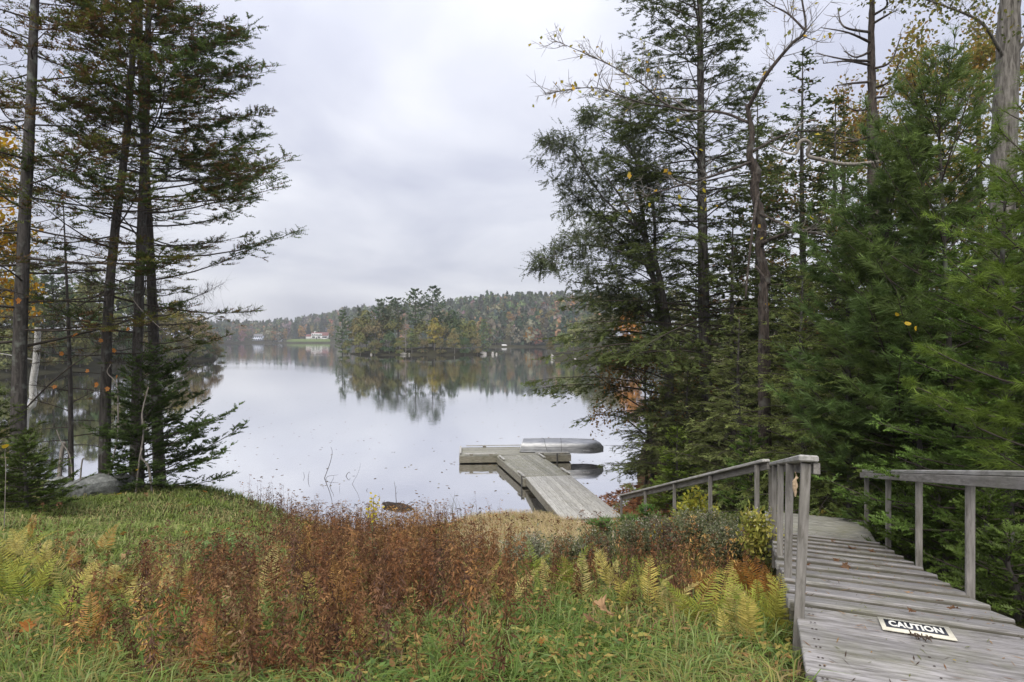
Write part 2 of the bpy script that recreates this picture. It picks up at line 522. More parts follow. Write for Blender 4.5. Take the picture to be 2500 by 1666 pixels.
def water_mat():
    m, nt, out = new_mat("lake_water")
    geo = nd(nt, "ShaderNodeNewGeometry")
    n = nd(nt, "ShaderNodeTexNoise"); n.inputs["Scale"].default_value = 2.2; n.inputs["Detail"].default_value = 3; n.inputs["Roughness"].default_value = 0.5
    nt.links.new(geo.outputs["Position"], n.inputs["Vector"])
    nb = nd(nt, "ShaderNodeTexNoise"); nb.inputs["Scale"].default_value = 0.022; nb.inputs["Detail"].default_value = 2
    mp = nd(nt, "ShaderNodeMapping"); mp.inputs["Scale"].default_value = (0.6, 1.6, 1)
    nt.links.new(geo.outputs["Position"], mp.inputs[0]); nt.links.new(mp.outputs[0], nb.inputs["Vector"])
    rb = nd(nt, "ShaderNodeMapRange"); rb.inputs[1].default_value = 0.45; rb.inputs[2].default_value = 0.62; rb.inputs[3].default_value = 0.006; rb.inputs[4].default_value = 0.055
    nt.links.new(nb.outputs["Fac"], rb.inputs[0])
    b = nd(nt, "ShaderNodeBump"); b.inputs["Distance"].default_value = 0.1
    nt.links.new(rb.outputs[0], b.inputs["Strength"]); nt.links.new(n.outputs["Fac"], b.inputs["Height"])
    g = nd(nt, "ShaderNodeBsdfGlossy"); g.inputs["Roughness"].default_value = 0.035; g.inputs[0].default_value = (0.97, 0.97, 0.98, 1)
    d = nd(nt, "ShaderNodeBsdfDiffuse"); d.inputs[0].default_value = (0.045, 0.04, 0.03, 1)
    fr = nd(nt, "ShaderNodeFresnel"); fr.inputs["IOR"].default_value = 1.33
    mr = nd(nt, "ShaderNodeMapRange"); mr.inputs[1].default_value = 0.02; mr.inputs[2].default_value = 0.35; mr.inputs[3].default_value = 0.70; mr.inputs[4].default_value = 0.97
    nt.links.new(fr.outputs[0], mr.inputs[0])
    mix = nd(nt, "ShaderNodeMixShader")
    nt.links.new(mr.outputs[0], mix.inputs[0]); nt.links.new(d.outputs[0], mix.inputs[1]); nt.links.new(g.outputs[0], mix.inputs[2])
    nt.links.new(b.outputs[0], g.inputs["Normal"])
    nt.links.new(mix.outputs[0], out.inputs[0])
    return m


M_NEEDLE = foliage_mat("needles", 0.42, gloss=0.015)
M_LEAF = foliage_mat("leaves", 0.42, gloss=0.015)
M_GRASS = foliage_mat("herbs", 0.3, gloss=0.02)
M_DRY = foliage_mat("dry_stalks", 0.2, gloss=0.0)
M_FAR = foliage_mat("far_foliage", 0.2, objcol=True, gloss=0.0)
M_BARK = bark_mat("spruce_bark", (0.028, 0.025, 0.023), (0.105, 0.095, 0.088), lichen=(0.16, 0.17, 0.15))
M_BARKG = bark_mat("maple_bark", (0.045, 0.04, 0.034), (0.23, 0.215, 0.195), scale=(10, 10, 1.4), bump=1.0)
M_BARKB = bark_mat("snag_bark", (0.012, 0.010, 0.009), (0.085, 0.068, 0.058), scale=(16, 16, 3.5), lichen=(0.10, 0.095, 0.085), bump=1.0)
M_BIRCH = bark_mat("birch_bark", (0.55, 0.54, 0.52), (0.78, 0.77, 0.75), scale=(3, 3, 14), bump=0.2)
M_DEADW = bark_mat("dead_grey_wood", (0.12, 0.105, 0.09), (0.32, 0.29, 0.26), scale=(20, 20, 3), bump=0.4)
M_TWIG = plain_mat("twig_bark", (0.065, 0.055, 0.047), 0.9, noise=0.4, spec=0.1)
M_TWIGG = plain_mat("grey_twig_bark", (0.17, 0.155, 0.14), 0.9, noise=0.35, spec=0.1)
M_DECK = wood_mat("weathered_deck", (0.13, 0.123, 0.12), (0.35, 0.335, 0.335), algae=(0.15, 0.155, 0.075), algae_amt=0.5)
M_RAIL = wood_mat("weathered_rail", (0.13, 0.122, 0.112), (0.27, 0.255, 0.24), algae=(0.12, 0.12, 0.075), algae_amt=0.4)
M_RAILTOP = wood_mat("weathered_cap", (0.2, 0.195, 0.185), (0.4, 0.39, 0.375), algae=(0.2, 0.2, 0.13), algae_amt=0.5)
M_DOCK = wood_mat("dock_boards", (0.26, 0.255, 0.24), (0.52, 0.51, 0.49), algae=(0.24, 0.23, 0.13), algae_amt=0.25, grain=(1.2, 26, 26))
M_DOCKM = wood_mat("mossy_dock_boards", (0.16, 0.16, 0.135), (0.36, 0.35, 0.31), algae=(0.17, 0.165, 0.075), algae_amt=0.55)
M_BEAM = wood_mat("dock_beams", (0.10, 0.09, 0.07), (0.27, 0.25, 0.2), algae=(0.08, 0.09, 0.05), algae_amt=0.5)
M_RISERSHADE = wood_mat("riser_shade_wood", (0.05, 0.045, 0.036), (0.13, 0.12, 0.10), algae=(0.06, 0.065, 0.035), algae_amt=0.5)  # dark tone stands in for the shade on the tread risers
M_ROCK = rock_mat()
M_SOIL = ground_mat()
M_WATER = water_mat()
M_HILL = plain_mat("far_ground", (0.035, 0.034, 0.02), 0.95, noise=0.4, nscale=0.05, spec=0.05)
M_LAWN = plain_mat("far_lawn", (0.10, 0.14, 0.045), 0.9, noise=0.25, nscale=0.3, spec=0.05)

# ------------------------------------------------------------------ ground of the near bank
SHX = [-60, -40, -20, -12, -7, -4, -2, 0, 2, 3.2, 4.0, 4.7, 6, 9, 14, 25, 60]
SHD = [52, 34, 20.5, 18.4, 17.2, 17.6, 18.5, 19.4, 19.4, 19.6, 21, 23.5, 29, 40, 58, 95, 160]


def gz(x, y):
    x = np.asarray(x, float); y = np.asarray(y, float)
    ds = np.interp(x, SHX, SHD)
    d = ds - y
    c = np.interp(y, [-10, 0, 2.5, 4, 6, 8.4, 12, 16, 19.5, 30], [4.2, 4.08, 3.98, 3.60, 3.08, 2.5, 1.6, 0.66, 0.12, 0.1])
    l = np.interp(y, [-10, 0, 2.5, 5, 8, 12, 15.5, 18, 30], [4.2, 4.08, 3.98, 3.54, 3.02, 2.34, 1.82, 1.5, 1.4])
    r = np.interp(y, [-10, 0, 5, 8.4, 12, 16, 20, 30, 60], [4.2, 4.0, 3.2, 2.4, 1.7, 1.1, 0.75, 0.6, 1.5]) + 0.06 * np.maximum(0, x - 8)
    wl = sstep(-3.6, -8.2, x); wr = sstep(4.5, 8.0, x)
    z = c * (1 - wl) * (1 - wr) + l * wl + r * wr
    bank = (0.30 + 0.75 * wl + 0.3 * wr) * d
    k = 0.35
    h = np.clip(0.5 + 0.5 * (bank - z) / k, 0, 1)
    z = bank * (1 - h) + z * h - k * h * (1 - h)
    z = z + np.where(d > 0.3, 1, 0.3) * (0.05 * vnoise(x, y, 1.3, 3) + 0.02 * vnoise(x, y, 4.1, 4))
    return np.maximum(z, -2.5)


def grid_mesh(name, xs, ys, zf, mat, parent=None):
    X, Y = np.meshgrid(xs, ys)
    Z = zf(X, Y)
    V = np.stack([X, Y, Z], -1).reshape(-1, 3)
    nx, ny = len(xs), len(ys)
    i = (np.arange(ny - 1)[:, None] * nx + np.arange(nx - 1)[None]).reshape(-1)
    F = np.concatenate([np.stack([i, i + 1, i + nx + 1], -1), np.stack([i, i + nx + 1, i + nx], -1)])
    g = Geo(); g.add(V, F)
    return g.build(name, mat, parent, smooth=True)


o = grid_mesh("ground", np.concatenate([np.arange(-62, -22, 2.0), np.arange(-22, 24, 0.36), np.arange(24, 75, 2.5)]), np.concatenate([np.arange(-12, -2, 1.0), np.arange(-2, 32, 0.36), np.arange(32, 175, 3.0)]), gz, M_SOIL)
tag(o, kind="structure")

# ------------------------------------------------------------------ lake
g = Geo()
g.add([[-2500, -40, 0], [2500, -40, 0], [2500, 3500, 0], [-2500, 3500, 0]], [[0, 1, 2], [0, 2, 3]])
tag(g.build("lake_water", M_WATER), kind="structure")


# ------------------------------------------------------------------ far land: strips laid out by bearing (px) and distance
def land_strip(name, pxs, shore, rise, mat, tmax=400.0, nt_=26, edge=30.0):
    """hill whose shoreline lies at shore(px) metres and that climbs to rise(px) metres inland"""
    pxs = np.asarray(pxs, float)
    t = np.concatenate([[-6.0], np.linspace(0, 1, nt_) ** 1.6 * tmax])
    V = []
    p0, p1 = pxs[0], pxs[-1]
    for px in pxs:
        a = (px - 1250) / FPX
        D = shore(px) + t
        e = min(1.0, (px - p0) / edge, (p1 - px) / edge) if edge else 1.0
        z = land_z(px, t, rise, name) * max(e, 0) - (1 - max(e, 0)) * 2
        z = np.where(t < 0, -3.0, z)
        V.append(np.stack([a * D, D, z], -1))
    V = np.array(V); nx, ny = V.shape[:2]
    i = (np.arange(nx - 1)[:, None] * ny + np.arange(ny - 1)[None]).reshape(-1)
    F = np.concatenate([np.stack([i, i + ny, i + ny + 1], -1), np.stack([i, i + ny + 1, i + 1], -1)])
    g = Geo(); g.add(V.reshape(-1, 3), F)
    return tag(g.build(name, mat, smooth=True), kind="structure")


def land_z(px, t, rise, name):
    r = rise(px)
    return 0.25 + 0.9 * sstep(0, 6, t) + (r - 1) * sstep(0, 260 if name == "far_hill" else 60, t) + 0.5 * vnoise(np.asarray(t, float), px * 0.4, 0.06, 11) * sstep(5, 40, t)


far_shore = lambda px: float(np.interp(px, [480, 560, 640, 800, 900, 1000, 1100, 1200, 1340, 1500], [560, 600, 640, 640, 560, 480, 410, 368, 365, 360]))
far_rise = lambda px: float(np.interp(px, [480, 564, 712, 840, 960, 1095, 1200, 1400, 1500], [13, 13, 18, 33, 33, 31, 35, 36, 36]))
left_shore = lambda px: float(np.interp(px, [-300, 0, 200, 400, 548], [70, 88, 105, 135, 158]))
left_rise = lambda px: float(np.interp(px, [-300, 300, 500, 548], [9, 7, 4, 2]))
pt_shore = lambda px: float(np.interp(px, [1330, 1400, 1500, 1700, 2000, 2600], [166, 160, 148, 125, 100, 80]))
pt_rise = lambda px: float(np.interp(px, [1330, 1400, 1600, 2600], [1.2, 3, 8, 12]))
land_strip("far_hill", np.arange(460, 1520, 10), far_shore, far_rise, M_HILL, 420)
land_strip("shore_hill", np.arange(-320, 560, 10), left_shore, left_rise, M_HILL, 120)
land_strip("point_hill", np.arange(1320, 2620, 12), pt_shore, pt_rise, M_HILL, 120)

ISL = at(1022, 867, 200)          # middle of the island's near shore


def isl_z(x, y):
    u = (x - ISL[0]) / 27.0; v = (y - ISL[1] - 12) / 13.0
    return 2.3 * np.clip(1 - u ** 2 - v ** 2, -1, 1) + 0.25 * vnoise(x, y, 0.5, 9)


tag(grid_mesh("island_hill", np.linspace(ISL[0] - 31, ISL[0] + 31, 40), np.linspace(ISL[1] - 4, ISL[1] + 30, 24), isl_z, M_HILL), kind="structure")


# ------------------------------------------------------------------ far woods and trees
def crown_cloud(rng, n, fn, size, base, var=0.25, clump=0.5):
    """n small leaf-clump faces scattered by fn(rng, n) -> points and outward directions"""
    P, N = fn(rng, n)
    N = norm(N + rng.normal(size=P.shape) * 0.55)
    T = norm(np.cross(N, rng.normal(size=P.shape)))
    B = np.cross(N, T)
    s = size * rng.uniform(0.55, 1.35, (n, 1))
    ph = rng.uniform(0, 6.3, 3)
    cl = np.sin(P[:, 0] * clump * 2.1 + ph[0]) + np.sin(P[:, 1] * clump * 2.3 + ph[1]) + np.sin(P[:, 2] * clump * 2.7 + ph[2])
    c = np.asarray(base)[None] * (1 + var * cl[:, None] / 2.0) * rng.uniform(0.8, 1.2, (n, 1))
    c[:, 0] *= 1 + 0.12 * cl
    V = np.stack([P - T * s, P + T * s * 0.8 + B * s * 0.35, P + B * s, ], 1)
    V2 = np.stack([P + T * s * 0.2 - B * s * 0.7, P + T * s * 0.8 + B * s * 0.1, P - T * s * 0.6 + B * s * 0.2], 1)
    V = np.concatenate([V, V2], 1).reshape(-1, 3)
    return V, np.arange(len(V)).reshape(-1, 3), np.repeat(np.clip(c, 0, 1), 6, 0)


def lobes_fn(lobes):
    lobes = np.asarray(lobes, float)
    w = np.prod(lobes[:, 3:6], 1) ** (2 / 3.0); w /= w.sum()

    def fn(rng, n):
        k = rng.choice(len(lobes), n, p=w)
        d = norm(rng.normal(size=(n, 3)))
        d[:, 2] = np.where(d[:, 2] < -0.3, -d[:, 2], d[:, 2])
        r = rng.uniform(0.55, 1.06, (n, 1))
        return lobes[k, :3] + d * r * lobes[k, 3:6], d + [0, 0, 0.4]
    return fn


def round_tree(name, seed, H=16.0, R=5.0, n=1500, size=0.42, trunk=True, low=0.2, bare=0.0):
    rng = np.random.default_rng(seed)
    root = empty(name)
    lb = []
    for k in range(11):
        a = rng.uniform(0, 2 * PI); h = rng.uniform(low + 0.1, 0.9); rr = R * (1 - abs(h - 0.5) * 1.0)
        q = rng.uniform(0.2, 0.75) * rr
        s = R * rng.uniform(0.28, 0.5)
        lb.append([q * math.cos(a), q * math.sin(a), h * H, s, s, s * 0.75])
    lb.append([0, 0, H * 0.62, R * 0.6, R * 0.6, H * 0.3])
    gt = Geo()
    P = smooth_path([[0, 0, -1], [0.1, 0, H * 0.3], [rng.normal() * 0.3, 0, H * 0.6], [0, 0, H * 0.85]], 5)
    gt.add(*tube(P, np.linspace(H * 0.014, 0.04, len(P)), 6))
    for l in lb[:9]:
        b = P[int(len(P) * rng.uniform(0.35, 0.7))]
        pp = smooth_path([b, (b + np.array(l[:3])) / 2 + [0, 0, -0.3], l[:3]], 4)
        gt.add(*tube(pp, np.linspace(0.1, 0.02, len(pp)), 4))
    gt.build("trunk", M_BARKG, root)
    gc = Geo()
    gc.add(*crown_cloud(rng, n, lobes_fn(lb), size, (1, 1, 1), 0.28, 0.6))
    gc.build("crown", M_FAR, root)
    return root


def pine_far(name, seed, H=21.0, R=4.9, z0=0.45, n_w=9, per=6, n=1900, size=0.34, dens=1.0, droop=0.05):
    """white pine: bare stem, level plates of foliage with gaps between"""
    rng = np.random.default_rng(seed)
    root = empty(name)
    gt = Geo(); gc = Geo()
    P = smooth_path([[0, 0, -1], [0.15, 0, H * 0.4], [0, 0.1, H * 0.8], [0.1, 0, H]], 5)
    gt.add(*tube(P, np.linspace(H * 0.013, 0.03, len(P)), 6))
    pts, dirs = [], []
    for w in range(n_w):
        f = w / (n_w - 1.0)
        h = H * (z0 + (1 - z0) * f) * 0.985
        rl = R * (1 - f ** 3 * 0.72) * rng.uniform(0.75, 1.1) * (0.65 + 0.35 * min(1, f * 3 + 0.3))
        for k in range(per):
            a = rng.uniform(0, 2 * PI); l = rl * rng.uniform(0.55, 1.15)
            e = rng.uniform(0.0, 0.3) + 0.5 * f ** 2 - droop
            s = np.linspace(0.0, 1, 7)[:, None]
            q = np.array([[0, 0, h]]) + np.array([[math.cos(a), math.sin(a), e]]) * l * s + np.array([[0, 0, 0.25]]) * l * s ** 3
            gt.add(*tube(q[::2], np.linspace(0.07, 0.02, 4), 3))
            m = max(4, int(n / (n_w * per)))
            ss = rng.uniform(0.3, 1.05, m) ** 0.8
            base = np.array([[0, 0, h]]) + np.array([[math.cos(a), math.sin(a), e]]) * l * ss[:, None] + np.array([[0, 0, 0.25]]) * l * ss[:, None] ** 3
            sp = 0.3 * l * (1.15 - ss)[:, None] + 0.15
            pts.append(base + rng.normal(size=(m, 3)) * sp * [0.7, 0.7, 0.16]); dirs.append(np.tile([[0, 0, 1.0]], (m, 1)))
    P2 = np.concatenate(pts); D2 = np.concatenate(dirs)
    gt.build("trunk", M_BARK, root)
    gc.add(*crown_cloud(rng, len(P2), lambda r, n: (P2, D2), size, (1, 1, 1), 0.2, 0.9))
    gc.build("crown", M_FAR, root)
    return root


def spruce_far(name, seed, H=14.0, R=3.2, n=1300, size=0.34, z0=0.06):
    rng = np.random.default_rng(seed)
    root = empty(name)
    gt = Geo(); gc = Geo()
    P = np.array([[0, 0, -1], [0, 0, H * 0.5], [0, 0, H]])
    gt.add(*tube(P, [H * 0.012, H * 0.008, 0.02], 6))
    gt.build("trunk", M_BARK, root)

    def fn(r, n):
        f = r.uniform(0, 1, n) ** 0.75
        h = H * (z0 + (1 - z0) * (1 - f))
        lay = 1 + 0.18 * np.sin(h * 2 * PI / (H * 0.075))
        a = r.uniform(0, 2 * PI, n)
        asym = 1 + 0.15 * np.sin(a * 3 + h)
        rad = R * (f ** 0.85) * lay * asym * r.uniform(0.45, 1.05, n)
        d = np.stack([np.cos(a), np.sin(a), 0.35 + 0 * a], -1)
        return np.stack([rad * np.cos(a), rad * np.sin(a), h - 0.12 * rad], -1), d
    gc.add(*crown_cloud(rng, n, fn, size, (1, 1, 1), 0.16, 0.9))
    gc.build("crown", M_FAR, root)
    return root


def bare_far(name, seed, H=13.0, R=2.6):
    """grey, nearly needleless conifer"""
    rng = np.random.default_rng(seed)
    root = empty(name)
    gt = Geo()
    P = np.array([[0, 0, -1], [0.1, 0, H * 0.5], [0, 0, H]])
    gt.add(*tube(P, [H * 0.013, H * 0.008, 0.02], 6))
    gt.build("trunk", M_DEADW, root)
    gc = Geo()
    for k in range(70):
        f = rng.uniform(0.15, 1); h = H * f; a = rng.uniform(0, 2 * PI); l = R * (1.1 - f) * rng.uniform(0.6, 1.2) + 0.3
        q = np.array([[0, 0, h], [l * 0.5 * math.cos(a), l * 0.5 * math.sin(a), h + 0.1 * l], [l * math.cos(a), l * math.sin(a), h - 0.05 * l]])
        gc.add(*tube(q, [0.05, 0.035, 0.015], 3), C=np.array([0.22, 0.21, 0.2]))
        m = 7
        s = rng.uniform(0.3, 1, m)
        pp = q[0] + (q[2] - q[0]) * s[:, None]
        dd = np.stack([np.cos(a + rng.normal(0, 0.9, m)), np.sin(a + rng.normal(0, 0.9, m)), rng.normal(0, 0.15, m)], -1)
        gc.add(*kites(pp, dd, np.tile([[0, 0, 1.0]], (m, 1)), rng.uniform(0.5, 1.0, m), np.full(m, 0.12), np.tile([[0.2, 0.2, 0.185]], (m, 1))))
    gc.build("crown", M_FAR, root)
    return root


# forest that covers the far hill, one mass
def far_forest():
    rng = np.random.default_rng(21)
    g = Geo()
    N = 2300
    px = rng.uniform(495, 1490, N)
    u = rng.uniform(0, 1, N) ** 1.25
    t = 1 + u * 330
    sh = np.array([far_shore(p) for p in px])
    keep = np.ones(N, bool)
    keep &= ~((px > 690) & (px < 830) & (t < 60))
    keep &= ~((px > 600) & (px < 655) & (t < 45))
    keep &= ~((px > 1218) & (px < 1262) & (t < 50))
    px, t, sh = px[keep], t[keep], sh[keep]
    N = len(px)
    D = sh + t
    z = np.array([land_z(p, np.array([tt]), far_rise, "far_hill")[0] for p, tt in zip(px, t)])
    X = (px - 1250) / FPX * D
    kind = rng.choice(4, N, p=[0.42, 0.33, 0.15, 0.10])        # evergreen cone, green round, autumn round, bare grey
    kind = np.where((t > 180) & (kind >= 2) & (rng.uniform(0, 1, N) < 0.7), 0, kind)
    H = rng.uniform(9, 16, N) * np.where(kind == 0, 1.1, 1.0)
    pal = np.array([[0.04, 0.058, 0.042], [0.075, 0.09, 0.05], [0.16, 0.108, 0.055], [0.13, 0.115, 0.1]])
    col = 1.25 * pal[kind] * rng.uniform(0.7, 1.35, (N, 1)) * (1 + 0.12 * rng.normal(size=(N, 3)))
    n = 72
    f = rng.uniform(0, 1, (N, n))
    a = rng.uniform(0, 2 * PI, (N, n))
    cone = (kind == 0)[:, None]
    ph = rng.uniform(0, 6.3, (N, 1))
    rad = np.where(cone, 0.26 * (1 - f) ** 0.8 * (1 + 0.2 * np.sin(f * 22 + ph)), 0.34 * np.sqrt(np.clip(1 - (2 * f - 0.95) ** 2, 0.02, 1)) * (1 + 0.25 * np.sin(a * 3 + ph + f * 6))) * rng.uniform(0.7, 1.05, (N, n))
    hz = np.where(cone, 0.05 + 0.95 * f, 0.18 + 0.82 * f)
    P = np.stack([X[:, None] + H[:, None] * rad * np.cos(a), D[:, None] + H[:, None] * rad * np.sin(a), z[:, None] + H[:, None] * hz], -1)
    Nn = norm(np.stack([np.cos(a), np.sin(a), 0.5 + 0 * a], -1) + rng.normal(size=P.shape) * 0.5)
    T = norm(np.cross(Nn, rng.normal(size=P.shape))); B = np.cross(Nn, T)
    s = (H[:, None, None] * 0.085) * rng.uniform(0.6, 1.3, (N, n, 1))
    V = np.stack([P - T * s - B * s * 0.5, P + T * s - B * s * 0.5, P + B * s], 2).reshape(-1, 3)
    C = np.repeat((col[:, None] * rng.uniform(0.75, 1.25, (N, n, 1)))[:, :, None], 3, 2).reshape(-1, 3)
    g.add(V, np.arange(len(V)).reshape(-1, 3), np.clip(C, 0, 1))
    # stems of the first rows
    o = g.build("hillside_forest", M_FAR)
    o.color = (1, 1, 1, 1)
    tag(o, "mixed green and autumn forest covering the hill across the lake", "forest", kind="stuff")


far_forest()


def hill_point(px, t, shore, rise, name):
    D = shore(px) + t
    z = land_z(px, np.array([float(t)]), rise, name)[0]
    return np.array([(px - 1250) / FPX * D, D, z - 0.1])


def put(root, loc, s=1.0, rz=None, color=None, sz=None):
    root.location = loc
    root.scale = (s, s, s * (sz or 1.0))
    root.rotation_euler = (0, 0, random.uniform(0, 6.28) if rz is None else rz)
    if color is not None:
        for ch in root.children:
            ch.color = (*color, 1)
    return root


# prototypes are the first tree of each kind placed
PROTO = {}


def tree(kind, loc, s, color, label, group=None, cat="tree", sz=None):
    name = {"round": "broadleaf_tree", "round2": "broadleaf_tree", "pine": "pine_tree", "pine2": "pine_tree", "spruce": "spruce_tree", "bare": "dead_tree"}[kind]
    if kind not in PROTO:
        PROTO[kind] = {"round": lambda: round_tree(name, 31), "round2": lambda: round_tree(name, 37, 15, 5.5, 1600, 0.4, low=0.08), "pine": lambda: pine_far(name, 41),
                       "pine2": lambda: pine_far(name, 47, 19, 4.4, 0.12, 13, 7, 2000), "spruce": lambda: spruce_far(name, 43), "bare": lambda: bare_far(name, 53)}[kind]()
        r = PROTO[kind]
    else:
        r = copy_tree(PROTO[kind])
    loc = np.array(loc, float); loc[2] -= 0.09 * 15 * s
    gn = 1.6 if group == 'trees on the island' else 1.35
    color = tuple(c_ * gn for c_ in color) if max(color) < 0.9 else color
    put(r, loc, s, None, color, sz)
    tag(r, label, cat, group)
    return r


OLIVE, TANG, GOLD, DKG, PINEG, ORANGE, BROWN, PALEG = (0.105, 0.105, 0.042), (0.128, 0.112, 0.052), (0.175, 0.145, 0.042), (0.05, 0.07, 0.035), (0.062, 0.085, 0.042), (0.27, 0.125, 0.03), (0.105, 0.088, 0.048), (0.15, 0.17, 0.08)


def isl(px, dy, z=None):
    D = 200.0 + dy
    x = (px - 1250) / FPX * D
    return np.array([x, D, max(0.2, float(isl_z(np.array(x), np.array(D)))) - 0.15])


ISLE = [
    ("pine2", 836, 4, 0.8, PINEG, "dark layered evergreen at the island end facing the white house"),
    ("round", 868, 6, 0.85, TANG, "tan autumn tree next to the dark evergreen on the island"),
    ("round", 895, 12, 1.0, OLIVE, "olive round tree below the sparse topped pine on the island"),
    ("round2", 915, 5, 0.9, BROWN, "brownish broad tree at the island waterline, pine crowns above it"),
    ("round", 942, 14, 1.05, OLIVE, "olive tree rising under the pair of thin island pines"),
    ("pine", 876, 16, 0.78, (0.1, 0.11, 0.075), "thin greyish pine, lowest of the island pine tops"),
    ("pine2", 925, 10, 0.94, PINEG, "broad bushy pine with drooping tiers among the island pines"),
    ("pine", 950, 13, 0.89, PINEG, "slim pine standing close behind the bushy island pine"),
    ("pine", 972, 9, 0.86, (0.075, 0.09, 0.055), "small spindly pine between the bushy pine and the tall pair"),
    ("bare", 991, 2, 1.08, (1, 1, 1), "grey needleless conifer in the middle of the island shore"),
    ("round2", 970, 9, 0.92, OLIVE, "low olive tree behind the grey needleless conifer"),
    ("pine", 1014, 8, 1.0, PINEG, "tall pine with dense fan shaped top, left of the tallest island pine"),
    ("pine", 1057, 8, 1.04, (0.058, 0.078, 0.045), "tallest open crowned pine on the island"),
    ("round2", 1030, 7, 0.82, OLIVE, "olive green tree at the foot of the two tallest pines"),
    ("round", 1060, 4, 0.78, GOLD, "golden yellow tree leaning over the island shore"),
    ("round2", 1082, 8, 0.75, TANG, "yellowish tan tree just behind the golden one"),
    ("round", 1105, 10, 0.95, DKG, "dark green rounded tree on the island past the golden tree"),
    ("round2", 1130, 12, 0.86, (0.115, 0.125, 0.05), "mid green tree topping the low end of the island"),
    ("round", 1152, 9, 0.74, OLIVE, "olive tree over the pale rocks at the island end"),
    ("pine2", 1180, 7, 0.62, (0.1, 0.125, 0.06), "feathery light green pine at the very end of the island"),
    ("round2", 1165, 3, 0.5, BROWN, "low brownish tree hanging over the pale shore rocks"),
    ("round", 1005, 1, 0.6, (0.09, 0.1, 0.04), "short leafy shrub tree beside the white shore boulder"),
    ("round2", 880, 1, 0.6, OLIVE, "short olive shrub tree at the waterline by the island end evergreen"),
    ("round2", 950, 1, 0.6, DKG, "short dark shrub tree overhanging the middle island shore"),
    ("round2", 915, 0, 0.42, (0.09, 0.085, 0.04), "waterline shrub below the bushy island pine"),
    ("round2", 975, 0, 0.4, OLIVE, "waterline shrub beside the grey needleless conifer"),
    ("round2", 1035, 0, 0.42, BROWN, "reddish brown waterline shrub under the tallest pines"),
    ("round2", 1075, 0, 0.42, (0.09, 0.08, 0.04), "dull waterline shrub under the golden tree"),
    ("round2", 1135, 1, 0.48, DKG, "dark waterline shrub next to the pale ledge"),
    ("round2", 845, 1, 0.38, OLIVE, "waterline shrub at the foot of the island end evergreen"),
    ("round", 1110, 1, 0.6, TANG, "short tan shrub tree on the waterline past the golden tree"),
]
for kind, px, dy, s, c, lab in ISLE:
    tree(kind, isl(px, dy), s, c, lab, "trees on the island")

# near row of trees on the far shore
rng = np.random.default_rng(5)
for px, t, kind, s, c, lab in [
    (676, 8, "spruce", 1.5, (0.033, 0.05, 0.042), "large dark spruce on the far shore between the grey house and the lawn"),
    (695, 14, "round", 1.0, (0.2, 0.12, 0.045), "orange brown tree beside the large dark far shore spruce"),
    (722, 50, "spruce", 1.7, (0.032, 0.046, 0.042), "tall dark evergreen behind the far lawn"),
    (735, 48, "round", 1.15, (0.27, 0.15, 0.04), "orange tree rising behind the far lawn"),
    (752, 58, "spruce", 1.5, (0.032, 0.046, 0.042), "dark evergreen directly behind the gable of the white house"),
    (771, 62, "spruce", 1.55, (0.036, 0.05, 0.045), "pointed evergreen behind the red roof"),
    (786, 66, "spruce", 2.0, (0.036, 0.05, 0.045), "tallest pointed evergreen behind the red roof"),
    (806, 40, "round", 1.1, (0.22, 0.14, 0.06), "tan tree past the end of the red roofed house"),
    (652, 10, "round2", 1.15, (0.12, 0.1, 0.05), "olive brown tree beside the grey lakeside house"),
    (590, 8, "round", 1.2, (0.18, 0.11, 0.06), "reddish brown tree on the far shore short of the grey house"),
    (572, 8, "round2", 1.1, (0.11, 0.105, 0.06), "grey olive tree at the far end of the lake"),
    (608, 12, "round2", 0.95, (0.1, 0.1, 0.055), "olive tree crowding the grey house"),
    (1246, 12, "round", 0.9, (0.13, 0.12, 0.07), "pale thin tree in front of the pale blue shore house"),
    (1262, 9, "spruce", 1.0, (0.036, 0.05, 0.038), "dark evergreen beside the pale blue shore house"),
    (1275, 12, "spruce", 1.15, (0.04, 0.055, 0.04), "taller dark evergreen next to the slim golden tree"),
    (1293, 6, "round", 0.8, (0.29, 0.15, 0.03), "slim golden orange tree on the far shore"),
    (1312, 10, "spruce", 1.1, (0.04, 0.06, 0.042), "broad dark evergreen after the slim golden tree"),
    (1333, 10, "spruce", 1.2, (0.04, 0.055, 0.042), "largest dark evergreen on the far shore by the point"),
    (1362, 16, "round", 1.05, (0.3, 0.13, 0.03), "bright orange tree on the far shore by the point"),
    (1245, 70, "round", 1.2, (0.2, 0.125, 0.05), "rusty round tree above the pale blue shore house"),
    (1296, 90, "round2", 1.3, (0.16, 0.12, 0.1), "bare pinkish grey tree on the slope above the golden tree"),
    (1340, 75, "round", 1.2, (0.15, 0.12, 0.05), "yellow olive tree high on the slope by the point"),
    (1210, 9, "round2", 0.95, (0.12, 0.15, 0.07), "fresh green tree on the shore just past the island"),
    (1385, 10, "round2", 1.1, (0.12, 0.11, 0.06), "olive tree on the far shore behind the point"),
    (1410, 12, "spruce", 1.2, (0.045, 0.06, 0.042), "shaded evergreen on the far shore behind the point"),
    (1440, 10, "round", 1.2, (0.12, 0.1, 0.06), "dull brown tree on the far shore behind the point"),
]:
    tree(kind, hill_point(px, t, far_shore, far_rise, "far_hill"), s, c, lab, "trees on the far shore")

